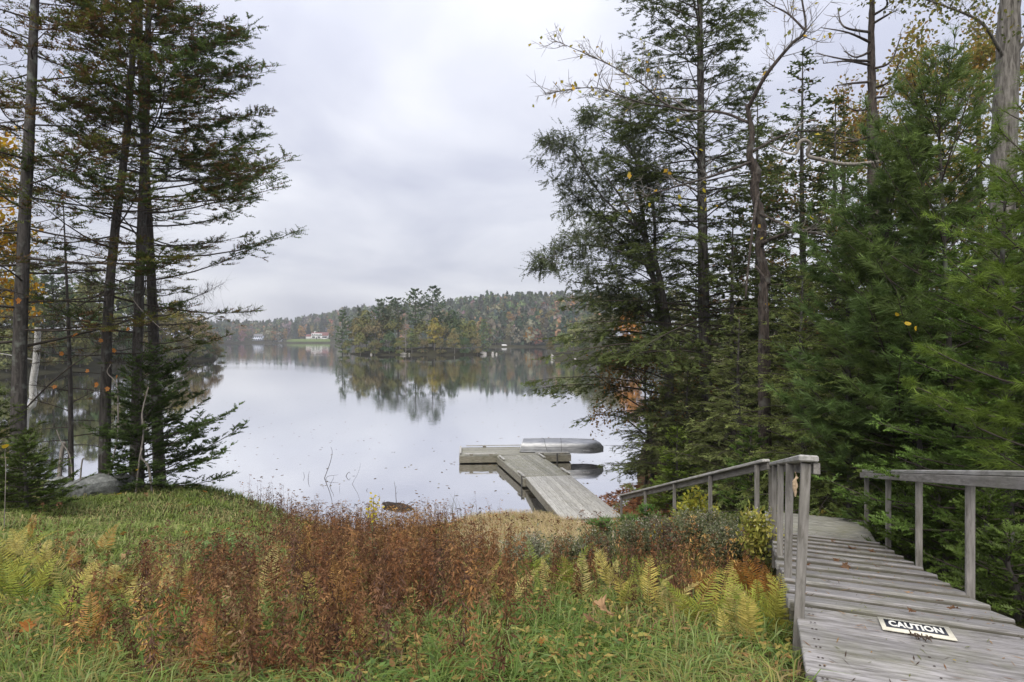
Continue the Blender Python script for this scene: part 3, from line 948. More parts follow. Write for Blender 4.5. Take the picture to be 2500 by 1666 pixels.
# trees of the bank seen through the trunks on one side, and of the low point on the other
LB = [(-60, 20, "pine2", 1.1, PINEG), (-10, 9, "round", 1.1, GOLD), (40, 6, "round2", 0.95, OLIVE), (85, 16, "round", 1.2, (0.12, 0.13, 0.05)), (130, 7, "pine2", 0.95, PINEG), (175, 12, "round2", 1.1, (0.13, 0.14, 0.06)),
      (215, 22, "round", 1.25, OLIVE), (250, 6, "round2", 0.8, (0.14, 0.13, 0.06)), (290, 14, "round", 1.15, (0.13, 0.14, 0.06)), (330, 8, "pine2", 0.9, PINEG), (365, 18, "round", 1.1, OLIVE), (395, 6, "round2", 0.85, TANG), (430, 10, "round", 0.95, GOLD), (462, 6, "round2", 0.85, (0.15, 0.12, 0.055)), (495, 7, "round", 0.72, (0.16, 0.12, 0.06)), (522, 5, "round2", 0.5, (0.15, 0.11, 0.06)),
      (15, 2, "round2", 0.5, (0.13, 0.14, 0.06)), (110, 2, "round2", 0.52, TANG), (195, 2, "round2", 0.5, OLIVE), (300, 2, "round2", 0.5, DKG), (350, 2, "round2", 0.52, TANG), (415, 2, "round2", 0.45, (0.13, 0.14, 0.06)), (445, 2, "round2", 0.5, BROWN), (480, 2, "round2", 0.42, OLIVE), (508, 1, "round2", 0.34, DKG), (528, 1, "round", 0.3, BROWN), (540, 1, "round2", 0.24, OLIVE)]
for i, (px, t, kind, s, c) in enumerate(LB):
    what = {GOLD: "golden", OLIVE: "olive", TANG: "tan", PINEG: "dark green", DKG: "deep green", BROWN: "brown"}.get(c, "yellow green" if c[1] > c[0] else "brownish")
    where = "at the picture edge behind the stout spruce" if px < 30 else "behind the stout spruce trunk" if px < 100 else "between stout spruce and dead pole" if px < 172 else "between dead pole and curving trunk" if px < 262 else "between the two inner spruce trunks" if px < 338 else "just past the water side spruce" if px < 420 else "at its tip in the lake" if px < 500 else "where it dips into the lake"
    tree(kind, hill_point(px, t, left_shore, left_rise, "shore_hill"), s, c, "%s%s %s on the bank %s" % ("tiny " if s < 0.3 else "low " if s < 0.6 else "tall " if s > 1.12 else "", what, "pine" if kind == "pine2" else "bushy tree" if kind == "round2" else "tree", where), "trees on the bank behind the spruce trunks")
PTT = [(1372, 6, "round2", 0.5, (0.15, 0.17, 0.07), "pale green shrub tree at the tip of the low point"), (1400, 6, "round", 0.62, (0.17, 0.18, 0.075), "light olive tree leaning over the low point"), (1425, 14, "round2", 0.8, (0.15, 0.16, 0.08), "airy green tree on the low point"),
       (1455, 8, "round", 0.9, (0.12, 0.12, 0.07), "dull olive tree on the low point by the hemlock"), (1500, 10, "round2", 1.0, (0.13, 0.12, 0.075), "greyish tree on the low point behind the hemlock limbs"), (1545, 8, "round", 1.0, ORANGE, "orange tree on the point behind the hemlock"),
       (1345, 9, "round", 0.32, BROWN, "small brown bush at the very tip of the point"), (1600, 12, "pine2", 0.9, PINEG, "dark pine on the point hidden behind the hemlock"),
       (1660, 10, "round", 1.05, OLIVE, "olive tree far behind the tall hemlock trunk"), (1730, 12, "pine2", 1.0, PINEG, "far pine between the tall hemlock and the snag"), (1800, 8, "round2", 1.05, TANG, "tan tree far behind the yellow leaved snag"), (1880, 10, "pine2", 1.0, PINEG, "far pine just past the yellow leaved snag"), (1960, 8, "round", 1.0, OLIVE, "olive tree far behind the dark spruces"), (2060, 8, "pine2", 0.9, PINEG, "far pine behind the dead snag"), (2180, 8, "round", 0.9, OLIVE, "olive tree far behind the young pines"), (2300, 8, "pine2", 0.8, PINEG, "far pine behind the slender young pine"), (2420, 8, "round2", 0.8, TANG, "tan tree far behind the thick grey trunk")]
for px, t, kind, s, c, lab in PTT:
    tree(kind, hill_point(px, t, pt_shore, pt_rise, "point_hill"), s, c, lab, "trees on the low point")


# ------------------------------------------------------------------ boulders
def boulder(name, loc, size, seed, label, group=None, mat=None, cat="rock", cuts=3):
    import bmesh
    from mathutils import noise
    bm = bmesh.new()
    bmesh.ops.create_icosphere(bm, subdivisions=cuts, radius=1.0)
    off = Vector((seed * 3.7, seed * 1.3, seed * 2.1))
    for v in bm.verts:
        n1 = noise.noise(v.co * 0.9 + off); n2 = noise.noise(v.co * 2.3 + off)
        v.co *= 1 + 0.35 * n1 + 0.14 * n2
        v.co.z = max(v.co.z, -0.45)
    bmesh.ops.scale(bm, vec=size, verts=bm.verts)
    me = bpy.data.meshes.new(name)
    bm.to_mesh(me); bm.free()
    me.materials.append(mat or M_ROCK)
    o = link(name, me)
    o.location = loc
    o.rotation_euler = (0, 0, seed * 1.7)
    tag(o, label, cat, group)
    return o


M_PALEROCK = plain_mat("pale_granite", (0.27, 0.26, 0.245), 0.85, noise=0.4, nscale=0.6)
def shore_rock(px, py, w, h, seed, lab, D=None):
    D = D or FPX * CAMZ / (py - HOR)
    p = at(px, py, D); k = D / FPX
    boulder("boulder", (p[0], p[1] + w * k * 0.3, 0.0), (w * k / 2, w * k / 2.2, h * k), seed, lab, "rocks along the island shore", M_PALEROCK, cuts=2)
shore_rock(984, 867, 20, 7, 3, "white boulder at the waterline in the middle of the island")
shore_rock(906, 867, 6, 4.5, 4, "small white stone at the island waterline below the brown tree")
shore_rock(852, 866, 6, 6, 5, "grey stone beside the island end evergreen")
shore_rock(937, 866, 5, 3, 6, "tiny grey stone between two shore shrubs on the island")
shore_rock(999, 867, 5, 4, 7, "small stone touching the white island boulder")
shore_rock(1028, 867, 5, 3, 8, "small dark stone under the tall island pines")
shore_rock(1178, 866, 24, 8, 9, "pale rock ledge under the green end of the island")
shore_rock(1160, 866, 18, 5, 10, "low pale ledge beside the end rock of the island")
shore_rock(1203, 866, 7, 7, 12, "upright pale stone standing off the island end")
shore_rock(1212, 866, 5, 5, 13, "last pale stone off the island end")
shore_rock(1349, 873, 12, 12, 14, "pale jagged rock at the tip of the low point", 166)
shore_rock(1404, 877, 6, 4, 15, "small pale stone along the low point", 158)
shore_rock(1458, 876, 12, 2.5, 16, "flat pale slab on the low point shore", 150)

# ------------------------------------------------------------------ houses across the lake
M_WHITE = plain_mat("white_clapboard", (0.62, 0.62, 0.63), 0.6)
M_BLUEH = plain_mat("blue_grey_clapboard", (0.42, 0.46, 0.55), 0.6)
M_REDROOF = plain_mat("red_shingle", (0.2, 0.085, 0.08), 0.8, noise=0.2, nscale=0.6)
M_GREYROOF = plain_mat("grey_shingle", (0.2, 0.2, 0.22), 0.8)
M_WIN = plain_mat("window_glass", (0.05, 0.055, 0.07), 0.15)


def gable(g, x0, x1, y0, y1, z0, z1, along='x', over=0.4, th=0.25):
    """roof prism pair of slabs; ridge along x or y"""
    if along == 'x':
        ym = (y0 + y1) / 2
        a = [[x0 - over, y0 - over, z0 - 0.15], [x1 + over, y0 - over, z0 - 0.15], [x1 + over, ym, z1], [x0 - over, ym, z1], [x1 + over, y1 + over, z0 - 0.15], [x0 - over, y1 + over, z0 - 0.15]]
    else:
        xm = (x0 + x1) / 2
        a = [[x0 - over, y1 + over, z0 - 0.15], [x0 - over, y0 - over, z0 - 0.15], [xm, y0 - over, z1], [xm, y1 + over, z1], [x1 + over, y0 - over, z0 - 0.15], [x1 + over, y1 + over, z0 - 0.15]]
    a = np.array(a, float); b = a + [0, 0, th]
    V = np.concatenate([a, b])
    q = [(0, 1, 2, 3), (3, 2, 4, 5), (6, 7, 8, 9), (9, 8, 10, 11), (0, 1, 7, 6), (4, 5, 11, 10), (1, 2, 8, 7), (2, 4, 10, 8), (0, 3, 9, 6), (3, 5, 11, 9)]
    F = [t for (i, j, k, l) in q for t in ((i, j, k), (i, k, l))]
    g.add(V, F)


def house_body(g, x0, x1, y0, y1, z0, z1, zr, along='x'):
    V = box_v(x0, x1, y0, y1, z0, z1); g.add(V, BOXF)
    if along == 'x':
        ym = (y0 + y1) / 2
        for x in (x0, x1):
            g.add([[x, y0, z1], [x, y1, z1], [x, ym, zr]], [[0, 1, 2]])
    else:
        xm = (x0 + x1) / 2
        for y in (y0, y1):
            g.add([[x0, y, z1], [x1, y, z1], [xm, y, zr]], [[0, 1, 2]])


def one_box(name, x0, x1, y0, y1, z0, z1, mat, parent):
    g = Geo(); g.add(box_v(x0, x1, y0, y1, z0, z1), BOXF)
    return g.build(name, mat, parent)


def white_house():
    D = 668.0; p = at(774, 828, D); k = D / FPX
    r = empty("lake_house", (p[0], D, p[2] - 0.3))
    g = Geo(); house_body(g, -6.5, 11.5, 0, 9, 0, 4.0, 7.4, 'x'); house_body(g, -6.5, -0.8, -3, 3, 0, 3.2, 6.6, 'y') if False else None
    house_body(g, -12.5, -6.5, 1, 7, 0, 3.1, 5.0, 'x')
    g.add(box_v(-6.0, 5.0, -0.6, 4, 3.9, 6.2), BOXF)
    g.build("wall", M_WHITE, r)
    g = Geo(); gable(g, -6.5, 11.5, 0, 9, 4.0, 7.4, 'x'); gable(g, -12.5, -6.9, 1, 7, 3.1, 5.0, 'x'); ro = g.build("roof", M_REDROOF, r)
    for (x0, x1, z0, z1) in [(-5.4, -4.2, 4.6, 5.7), (-3.4, -2.2, 4.6, 5.7), (-1.4, -0.2, 4.6, 5.7), (0.6, 1.8, 4.6, 5.7), (2.8, 4.0, 4.6, 5.7)]:
        one_box("window", x0, x1, -0.66, -0.56, z0, z1, M_WIN, r)
    for (x0, x1, z0, z1) in [(-5.2, -2.4, 1.4, 3.0), (0.6, 3.2, 1.4, 3.0), (5.6, 10.5, 1.2, 3.2)]:
        one_box("window", x0, x1, -0.06, 0.04, z0, z1, M_WIN, r)
    one_box("door", -1.2, -0.1, -0.06, 0.04, 0.1, 2.5, M_WIN, r)
    one_box("chimney", -4.2, -3.3, 4, 5, 6, 8.6, M_WHITE, ro)
    one_box("porch_rail", 5.2, 11.5, -1.6, -1.5, 0.3, 1.2, M_WHITE, r)
    tag(r, "long white house with red roof above a green lawn across the lake", "house")


white_house()


def small_house(px0, px1, py0, py1, D, wall, roof, label, nwin=5, storeys=2):
    p = at((px0 + px1) / 2, py1, D); k = D / FPX
    w = (px1 - px0) * k; h = (py1 - py0) * k
    r = empty("shore_house", (p[0], D, p[2] - 0.2))
    g = Geo(); house_body(g, -w * 0.42, w * 0.5, 0, 7, 0, h * 0.72, h, 'x'); g.add(box_v(-w * 0.5, w * 0.5, -2, 0.5, 0, h * 0.4), BOXF); g.build("wall", wall, r)
    g = Geo(); gable(g, -w * 0.42, w * 0.5, 0, 7, h * 0.72, h, 'x'); g.build("roof", roof, r)
    for s in range(storeys):
        for i in range(nwin):
            x = -w * 0.36 + i * w * 0.8 / max(1, nwin - 1) * 0.97
            yy = -2.06 if s == 0 else -0.06
            one_box("window", x - 0.45, x + 0.45, yy, yy + 0.1, h * (0.13 if s == 0 else 0.46), h * (0.31 if s == 0 else 0.66), M_WIN, r)
    tag(r, label, "house")


small_house(616, 640, 816, 832, 668, M_BLUEH, M_GREYROOF, "small blue grey two storey house at the far waterline")
small_house(1224, 1258, 799, 815, 425, M_BLUEH, M_GREYROOF, "pale blue house half hidden by trees past the island", 3, 2)
# boat shed with a pale sloping roof
p = at(676, 838, 646)
r = empty("boat_shed", (p[0], 646, 0.2))
one_box("wall", -3.6, 4.2, 0.5, 5, 0, 1.8, M_GREYROOF, r)
g = Geo(); g.add([[-5, -0.6, 0.4], [3.2, -0.6, 0.4], [4.4, 4.5, 3.6], [-2.2, 4.5, 3.6], [-5, -0.6, 0.15], [3.2, -0.6, 0.15], [4.4, 4.5, 3.35], [-2.2, 4.5, 3.35]], BOXF); g.build("roof", M_WHITE, r)
tag(r, "small shed with pale sloping roof at the edge of the far water", "shed")
# lawn under the white house
g = Geo()
pts = []
for px in np.linspace(700, 806, 22):
    for t in (6, 12, 20, 30, 44):
        q = hill_point(px, t, far_shore, far_rise, "far_hill"); q[2] += 0.35 + (4.0 - q[2]) * sstep(4, 28, t) * 0.9 * min(1, (px - 696) / 20)
        pts.append(q)
V = np.array(pts); i = (np.arange(21)[:, None] * 5 + np.arange(4)[None]).reshape(-1)
g.add(V, np.concatenate([np.stack([i, i + 5, i + 6], -1), np.stack([i, i + 6, i + 1], -1)]))
tag(g.build("lawn", M_LAWN, smooth=True), kind="structure")


# upturned white boat on the shore past the island
def hull(name, Lh, B, Hh, mat, parent=None, ns=17, nr=12, transom=True):
    """open boat hull lying keel up: stations along x from the stern (0) to the bow (Lh)"""
    V = []
    for i in range(ns):
        s = i / (ns - 1)
        b = B / 2 * (0.86 + 0.14 * math.sin(min(1, s * 1.6) * PI / 2)) * (1 - max(0, (s - 0.55) / 0.45) ** 2.2)
        b = max(b, 0.03)
        h = Hh * (1 - max(0, (s - 0.8) / 0.2) ** 2.4 * 0.55)
        sheer = 0.06 * (s - 0.4) ** 2 - 0.10 * max(0, s - 0.55)
        row = []
        for j in range(nr):
            q = -1 + 2 * j / (nr - 1)
            y = b * (math.copysign(abs(q) ** 0.72, q)) if abs(q) < 1 else b * q
            fl = 1 - abs(q) ** 3.2
            row.append([s * Lh + (0.18 * (1 - fl) if s > 0.9 else 0), y * (1.0 if abs(q) > 0.9 else 0.97), sheer + h * fl + (0.02 if abs(q) < 0.08 else 0)])
        V.append(row)
    V = np.array(V)
    g = Geo()
    i = (np.arange(ns - 1)[:, None] * nr + np.arange(nr - 1)[None]).reshape(-1)
    g.add(V.reshape(-1, 3), np.concatenate([np.stack([i, i + nr, i + nr + 1], -1), np.stack([i, i + nr + 1, i + 1], -1)]))
    return V, g


V, g = hull("b", 4.6, 1.7, 0.9, M_WHITE)
p = at(1231, 841, 372)
r = empty("rowing_boat", (p[0] - 1.5, 372, 0.9)); r.scale = (0.68, 0.68, 0.68); g.build("hull", M_WHITE, r, smooth=True)
tag(r, "white boat lying upside down on the far bank past the island", "boat")

# ------------------------------------------------------------------ boardwalk: ramp, landing, stair run, handrails
TH = math.atan(0.39)
U2 = np.array([math.sin(TH), math.cos(TH), 0.0]); V2 = np.array([math.cos(TH), -math.sin(TH), 0.0])
DO = np.array([0.266 + 0.39 * 2.53, 2.53, 0.0]); DZ0, DSL = 4.224, 0.199
UP = np.array([0, 0, 1.0])
US = norm(U2 - UP * DSL)                      # down the slope


def deck(s, w, dz=0.0):
    p = DO + U2 * s + V2 * w
    p[2] = DZ0 - DSL * s + dz
    return p


def plat_hit(px, py):
    r = np.array([(px - 1250) / FPX, 1.0, -(py - HOR) / FPX])
    k = (ZP - CAMZ) / r[2]
    return np.array([0, 0, CAMZ]) + r * k


def deck_hit(px, py):
    r = np.array([(px - 1250) / FPX, 1.0, -(py - HOR) / FPX])
    # z = DZ0 - DSL * ((P - DO) . U2)
    k = (DZ0 + DSL * float(DO @ U2) - CAMZ) / (r[2] + DSL * float(r @ U2))
    return np.array([0, 0, CAMZ]) + r * k


WD = 1.2
ZP = DZ0 - DSL * 1.33 + 0.004                 # the near platform is level
walk = empty("boardwalk", tuple(deck(0, 0)))
bpy.context.view_layer.update()
rngw = np.random.default_rng(17)
# near platform: flush wide planks
s = -0.325
while s < 1.30:
    wv = 0.277
    ln = WD + 0.9
    off = 0.0 if s > 0.5 else 0.16 * (0.5 - s)
    c = DO + U2 * (s + wv / 2) + V2 * (ln / 2 + off)
    c[2] = ZP - 0.02 + rngw.normal() * 0.0015
    board("plank", ln, wv - 0.009, 0.04, M_DECK, walk, c, V2 + UP * rngw.normal() * 0.002, U2, 0.005)
    s += wv
# sloping part: pairs of planks, the near edge of each pair standing proud
TR = [1.345, 1.71, 2.13, 2.54, 2.96, 3.40, 3.81, 4.20, 4.62, 5.06, 5.48, 5.88, 6.30]
for a, b in zip(TR[:-1], TR[1:]):
    h = (b - a) / 2
    tilt = norm(US - UP * 0.078)
    for k in range(1):
        sc_ = a + h
        c = deck(sc_ + 0.006, WD / 2 + rngw.normal() * 0.006, -0.022 + rngw.normal() * 0.002)
        board("plank", WD + 0.05 + round(rngw.uniform(0, 2)) * 0.01, 2 * h - 0.02, 0.06, M_DECK, walk, c, V2 + UP * rngw.normal() * 0.003, tilt, 0.006)
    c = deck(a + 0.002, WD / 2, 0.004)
    board("riser_shade_strip", WD + 0.05, 0.026, 0.05, M_RISERSHADE, walk, c - UP * 0.02, V2, tilt, 0.004)  # added dark strip, riser shade put into its colour
gn = Geo(); hexa = np.array([[math.cos(k * PI / 3), math.sin(k * PI / 3)] for k in range(6)])
for a, b in list(zip(TR[:-1], TR[1:])) + [(0.12 + 0.2075 * 2 * k, 0.12 + 0.2075 * 2 * (k + 1)) for k in range(-1, 3)]:
    for fs in (0.16, 0.36, 0.64, 0.86):
        for w in (0.07, 0.09, 0.6, WD - 0.08, WD - 0.06):
            sp = a + (b - a) * fs; p = deck(sp, w + rngw.normal() * 0.008) if a > 1.3 else np.array([*(DO + U2 * sp + V2 * w)[:2], ZP])
            p[2] += (0.016 - 0.030 * fs if a > 1.3 else 0.0) + 0.0035
            hv = np.array([p + 0.0065 * (U2 * q[0] + V2 * q[1]) for q in hexa]); gn.add(hv, [[0, k + 1, k + 2] for k in range(4)])
tag(gn.build("nail_heads", plain_mat("rusty_nail", (0.035, 0.022, 0.016), 0.8), None), kind="stuff")
bpy.data.objects["nail_heads"].parent = walk; bpy.data.objects["nail_heads"].matrix_parent_inverse = walk.matrix_basis.inverted()
# landing
ZL = DZ0 - DSL * 6.30
for k in range(7):
    c = DO + U2 * (6.30 + 0.075 + k * 0.15) + V2 * (WD / 2)
    c[2] = ZL - 0.035
    board("plank", WD + 0.12, 0.142, 0.04, M_DECKL if False else M_DOCKM, walk, c, V2, U2, 0.005)
# side beams
for w in (0.03, WD - 0.03):
    a, b = deck(1.36, w, -0.17), deck(6.4, w, -0.17)
    board("beam", float(np.linalg.norm(b - a)), 0.045, 0.2, M_BEAM, walk, (a + b) / 2, b - a, V2)
a = DO + U2 * 7.28 + V2 * (WD / 2); a[2] = ZL - 0.17
board("beam", WD + 0.1, 0.045, 0.22, M_BEAM, walk, a, V2, U2)
for sb in (0.6, 3.2, 5.9):
    for w in (0.1, WD - 0.1):
        p = deck(sb, w, -0.2); z0 = float(gz(p[0], p[1])) - 0.3
        if p[2] - z0 > 0.1:
            board("support_post", p[2] - z0, 0.09, 0.09, M_BEAM, walk, (p[0], p[1], (p[2] + z0) / 2), UP, V2)
tag(walk, "weathered grey plank boardwalk sloping down to a mossy landing", "boardwalk")

RH = 0.92


def rail(name, posts, label, cap_w=0.105, leans=(), near=0.0, far=0.12, side=1, ap=0.066, group=None):
    """posts: list of (foot xyz, axis-across) ; a flat cap on top and an upright board under it"""
    P = np.array([p for p in posts])
    r = empty(name, tuple(P[0]))
    bpy.context.view_layer.update()
    ax = norm((P[-1] - P[0]) * [1, 1, 0]); cr = np.array([ax[1], -ax[0], 0])
    for k_, p in enumerate(P):
        le = leans[k_] if k_ < len(leans) else 0.0
        p = p + cr * le * 0.5
        z0 = -0.32
        c = p + UP * ((RH - 0.045 + z0) / 2)
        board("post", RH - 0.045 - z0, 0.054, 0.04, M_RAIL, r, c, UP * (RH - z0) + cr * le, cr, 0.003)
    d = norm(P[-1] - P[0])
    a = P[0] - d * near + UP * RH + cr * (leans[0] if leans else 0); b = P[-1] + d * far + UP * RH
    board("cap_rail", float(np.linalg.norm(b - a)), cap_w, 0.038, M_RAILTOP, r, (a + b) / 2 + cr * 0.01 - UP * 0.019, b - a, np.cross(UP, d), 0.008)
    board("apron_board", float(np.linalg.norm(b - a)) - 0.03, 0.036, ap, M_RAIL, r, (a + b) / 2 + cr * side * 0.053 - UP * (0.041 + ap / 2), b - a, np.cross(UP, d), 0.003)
    tag(r, label, "handrail", group)
    return r


def left_post(D):
    s = (D - 2.53) / math.cos(TH)
    return deck(s, 0.0, 0.0)


RL = rail("handrail", [left_post(D) for D in (3.62, 4.62, 5.85, 7.2, 8.6)], "grey wooden handrail on five closely seen posts beside the ferns", near=0.06, far=0.1, leans=(0.05, 0.02, 0.01))
RR = rail("handrail", [deck((D - 2.53 + 0.0) / math.cos(TH) + 0.0, 0, 0) + V2 * 0 + np.array([1.28, 0, -0.0925]) + V2 * 0.045 for D in (3.05, 4.5, 5.87, 7.18, 8.53)], "grey wooden handrail running along the dark spruce side", near=0.3, far=0.1, side=-1, ap=0.07)
for D, o_ in []:
    pass

# stair run down to the dock
ST = empty("stairway", (3.8, 8.8, 2.9))
bpy.context.view_layer.update()
SD = norm(np.array([-0.54, 8.1, 0])); SX = np.array([SD[1], -SD[0], 0])


def stair_pt(D, w, dz=0.0):
    t = (D - 7.9) / 8.1
    p = np.array([3.27 - 0.54 * t, D, 0]) + SX * w
    p[2] = 2.97 - 0.3155 * (D - 8.4) + dz
    return p


nst = 23
for k in range(nst):
    D = 8.95 + k * 0.305
    board("tread", 1.2, 0.285, 0.04, M_DECK, ST, stair_pt(D, 0.68, -0.02), SX, SD, 0.006)
for w in (0.09, 1.27):
    a, b = stair_pt(8.6, w, -0.2), stair_pt(15.9, w, -0.2)
    board("stringer", float(np.linalg.norm(b - a)), 0.045, 0.24, M_BEAM, ST, (a + b) / 2, b - a, SX)
tag(ST, "wooden stair run stepping down from the landing to the dock", "stairs")
RS = rail("handrail", [stair_pt(D, 0.02) for D in (8.2, 9.8, 11.53, 13.46, 15.6)], "long thin handrail following the stairs down to the dock", near=0.25, far=0.25, side=1, ap=0.09)

# ------------------------------------------------------------------ lower landing, gangway and T-shaped float
LP = empty("landing_platform", (2.9, 16.5, 0.5)); bpy.context.view_layer.update()
ru = norm(np.array([1.0, 0.09, 0])); rv = np.array([-ru[1], ru[0], 0])
for k in range(9):
    c = np.array([3.02, 15.85, 0.55]) + rv * (k * 0.152) - ru * 0.012 * k
    board("plank", 2.4, 0.144, 0.036, M_DOCK, LP, c, ru, rv, 0.005)
for w in (-1.17, 1.1):
    c = np.array([3.02, 16.45, 0.42]) + ru * w
    board("beam", 1.4, 0.05, 0.2, M_BEAM, LP, c, rv, -ru)
c = np.array([3.02, 15.76, 0.42]); board("beam", 2.4, 0.05, 0.2, M_BEAM, LP, c, ru, rv)
tag(LP, "low plank platform at the foot of the stairs, half hidden by shrubs", "platform")


def float_deck(name, A, B, width, nb, mat, zt, zb, label, lift=(0.0, 0.0), rails=(), cross=False, beamh=0.22, cleats=True):
    A = np.array([*A, zt + lift[0]]); B = np.array([*B, zt + lift[1]])
    d = norm(B - A); c = norm(np.array([d[1], -d[0], 0])); Ln = float(np.linalg.norm(B - A))
    r = empty(name, tuple(A)); bpy.context.view_layer.update()
    w = width / nb
    for k in range(nb):
        m = (A + B) / 2 + c * (-width / 2 + w * (k + 0.5)) + UP * (-0.018 + rngw.normal() * 0.0015)
        board("plank", Ln - 0.01, w - 0.007, 0.036, mat, r, m, d, -c, 0.004)
    nrm = np.cross(c, d); nrm = nrm if nrm[2] > 0 else -nrm
    for sg in (-1, 1):
        board("side_beam", Ln, 0.05, beamh, M_BEAM, r, (A + B) / 2 + c * sg * (width / 2 - 0.022) - nrm * (0.04 + beamh / 2), d, -c)
    for e_, P in ((1, A), (-1, B)):
        board("end_beam", width - 0.1, 0.05, beamh, M_BEAM, r, P + d * e_ * 0.026 - nrm * (0.04 + beamh / 2), c, d)
    for (x0, x1, side) in rails:        # toe bars on little blocks, along the deck (side +-1) or across its ends (side 2 far, -2 near)
        if abs(side) == 1:
            a = A + d * x0 + c * side * (width / 2 - 0.05); b = A + d * x1 + c * side * (width / 2 - 0.05); ad, cd = d, c
        else:
            P = B - d * 0.05 if side > 0 else A + d * 0.05
            a = P + c * (x0 - width / 2); b = P + c * (x1 - width / 2); ad, cd = c, d
        bar = board("toe_bar", float(np.linalg.norm(b - a)), 0.085, 0.036, M_DOCK, r, (a + b) / 2 + UP * 0.085, b - a, cd)
        for f in (0.2, 0.8):
            board("toe_block", 0.16, 0.07, 0.064, M_BEAM, bar, a + (b - a) * f + UP * 0.034, b - a, cd)
    return r


gw = float_deck("gangway", (2.2, 16.9), (1.36, 23.0), 1.72, 9, M_DOCK, 0.40, 0, "", lift=(0.26, 0.02), beamh=0.24)
tag(gw, "pale plank gangway with green moss streaks leading out to the float", "gangway")
fl = float_deck("dock_float", (1.35, 23.06), (0.25, 27.42), 1.9, 11, M_DOCKM, 0.36, 0, "", rails=((0.1, 1.0, -1), (3.3, 4.2, -1), (0.1, 1.1, 1), (3.3, 4.2, 1)), beamh=0.26)
tag(fl, "mossy grey dock section with short toe bars between gangway and cross float", "dock")
tf = float_deck("dock_float", (-2.42, 28.3), (2.58, 28.66), 2.12, 12, M_DOCKM, 0.36, 0, "", rails=((0.25, 1.7, 1), (3.4, 4.9, 1), (0.3, 4.7, -1), (0.2, 1.9, -2)), beamh=0.27)
tag(tf, "mossy cross float at the end of the dock carrying the upturned boat", "dock")
# mooring pipe beside the gangway joint
g = Geo(); g.add(*tube([[0.36, 22.95, -1.2], [0.36, 22.95, 0.45]], 0.022, 8, cap=True))
tag(g.build("mooring_pipe", plain_mat("dark_iron", (0.03, 0.028, 0.026), 0.6)), "thin dark iron pipe holding the dock joint beside the gangway", "pipe")
g = Geo(); g.add(*tube([[2.02, 27.5, -1.0], [2.02, 27.5, 0.42]], 0.03, 8, cap=True))
tag(g.build("mooring_pipe", bpy.data.materials["dark_iron"]), "dark iron pipe against the cross float under the boat", "pipe")


# ------------------------------------------------------------------ upturned aluminium boat
def metal_mat():
    m, nt, out = new_mat("dull_aluminium")
    tc = nd(nt, "ShaderNodeTexCoord"); mp = nd(nt, "ShaderNodeMapping"); mp.inputs["Scale"].default_value = (1.2, 5, 5)
    nt.links.new(tc.outputs["Object"], mp.inputs[0])
    n = nd(nt, "ShaderNodeTexNoise"); n.inputs["Scale"].default_value = 2.5; n.inputs["Detail"].default_value = 6; n.inputs["Roughness"].default_value = 0.6
    nt.links.new(mp.outputs[0], n.inputs["Vector"])
    r = nd(nt, "ShaderNodeValToRGB"); r.color_ramp.elements[0].position = 0.35; r.color_ramp.elements[0].color = (0.22, 0.225, 0.235, 1); r.color_ramp.elements[1].position = 0.68; r.color_ramp.elements[1].color = (0.37, 0.375, 0.385, 1)
    nt.links.new(n.outputs["Fac"], r.inputs[0])
    p = nd(nt, "ShaderNodeBsdfPrincipled"); p.inputs["Metallic"].default_value = 0.75; p.inputs["Roughness"].default_value = 0.42
    nt.links.new(r.outputs[0], p.inputs["Base Color"]); nt.links.new(p.outputs[0], out.inputs[0])
    return m


M_ALU = metal_mat()
M_ALUD = plain_mat("dark_aluminium", (0.16, 0.16, 0.17), 0.5, metal=0.5)


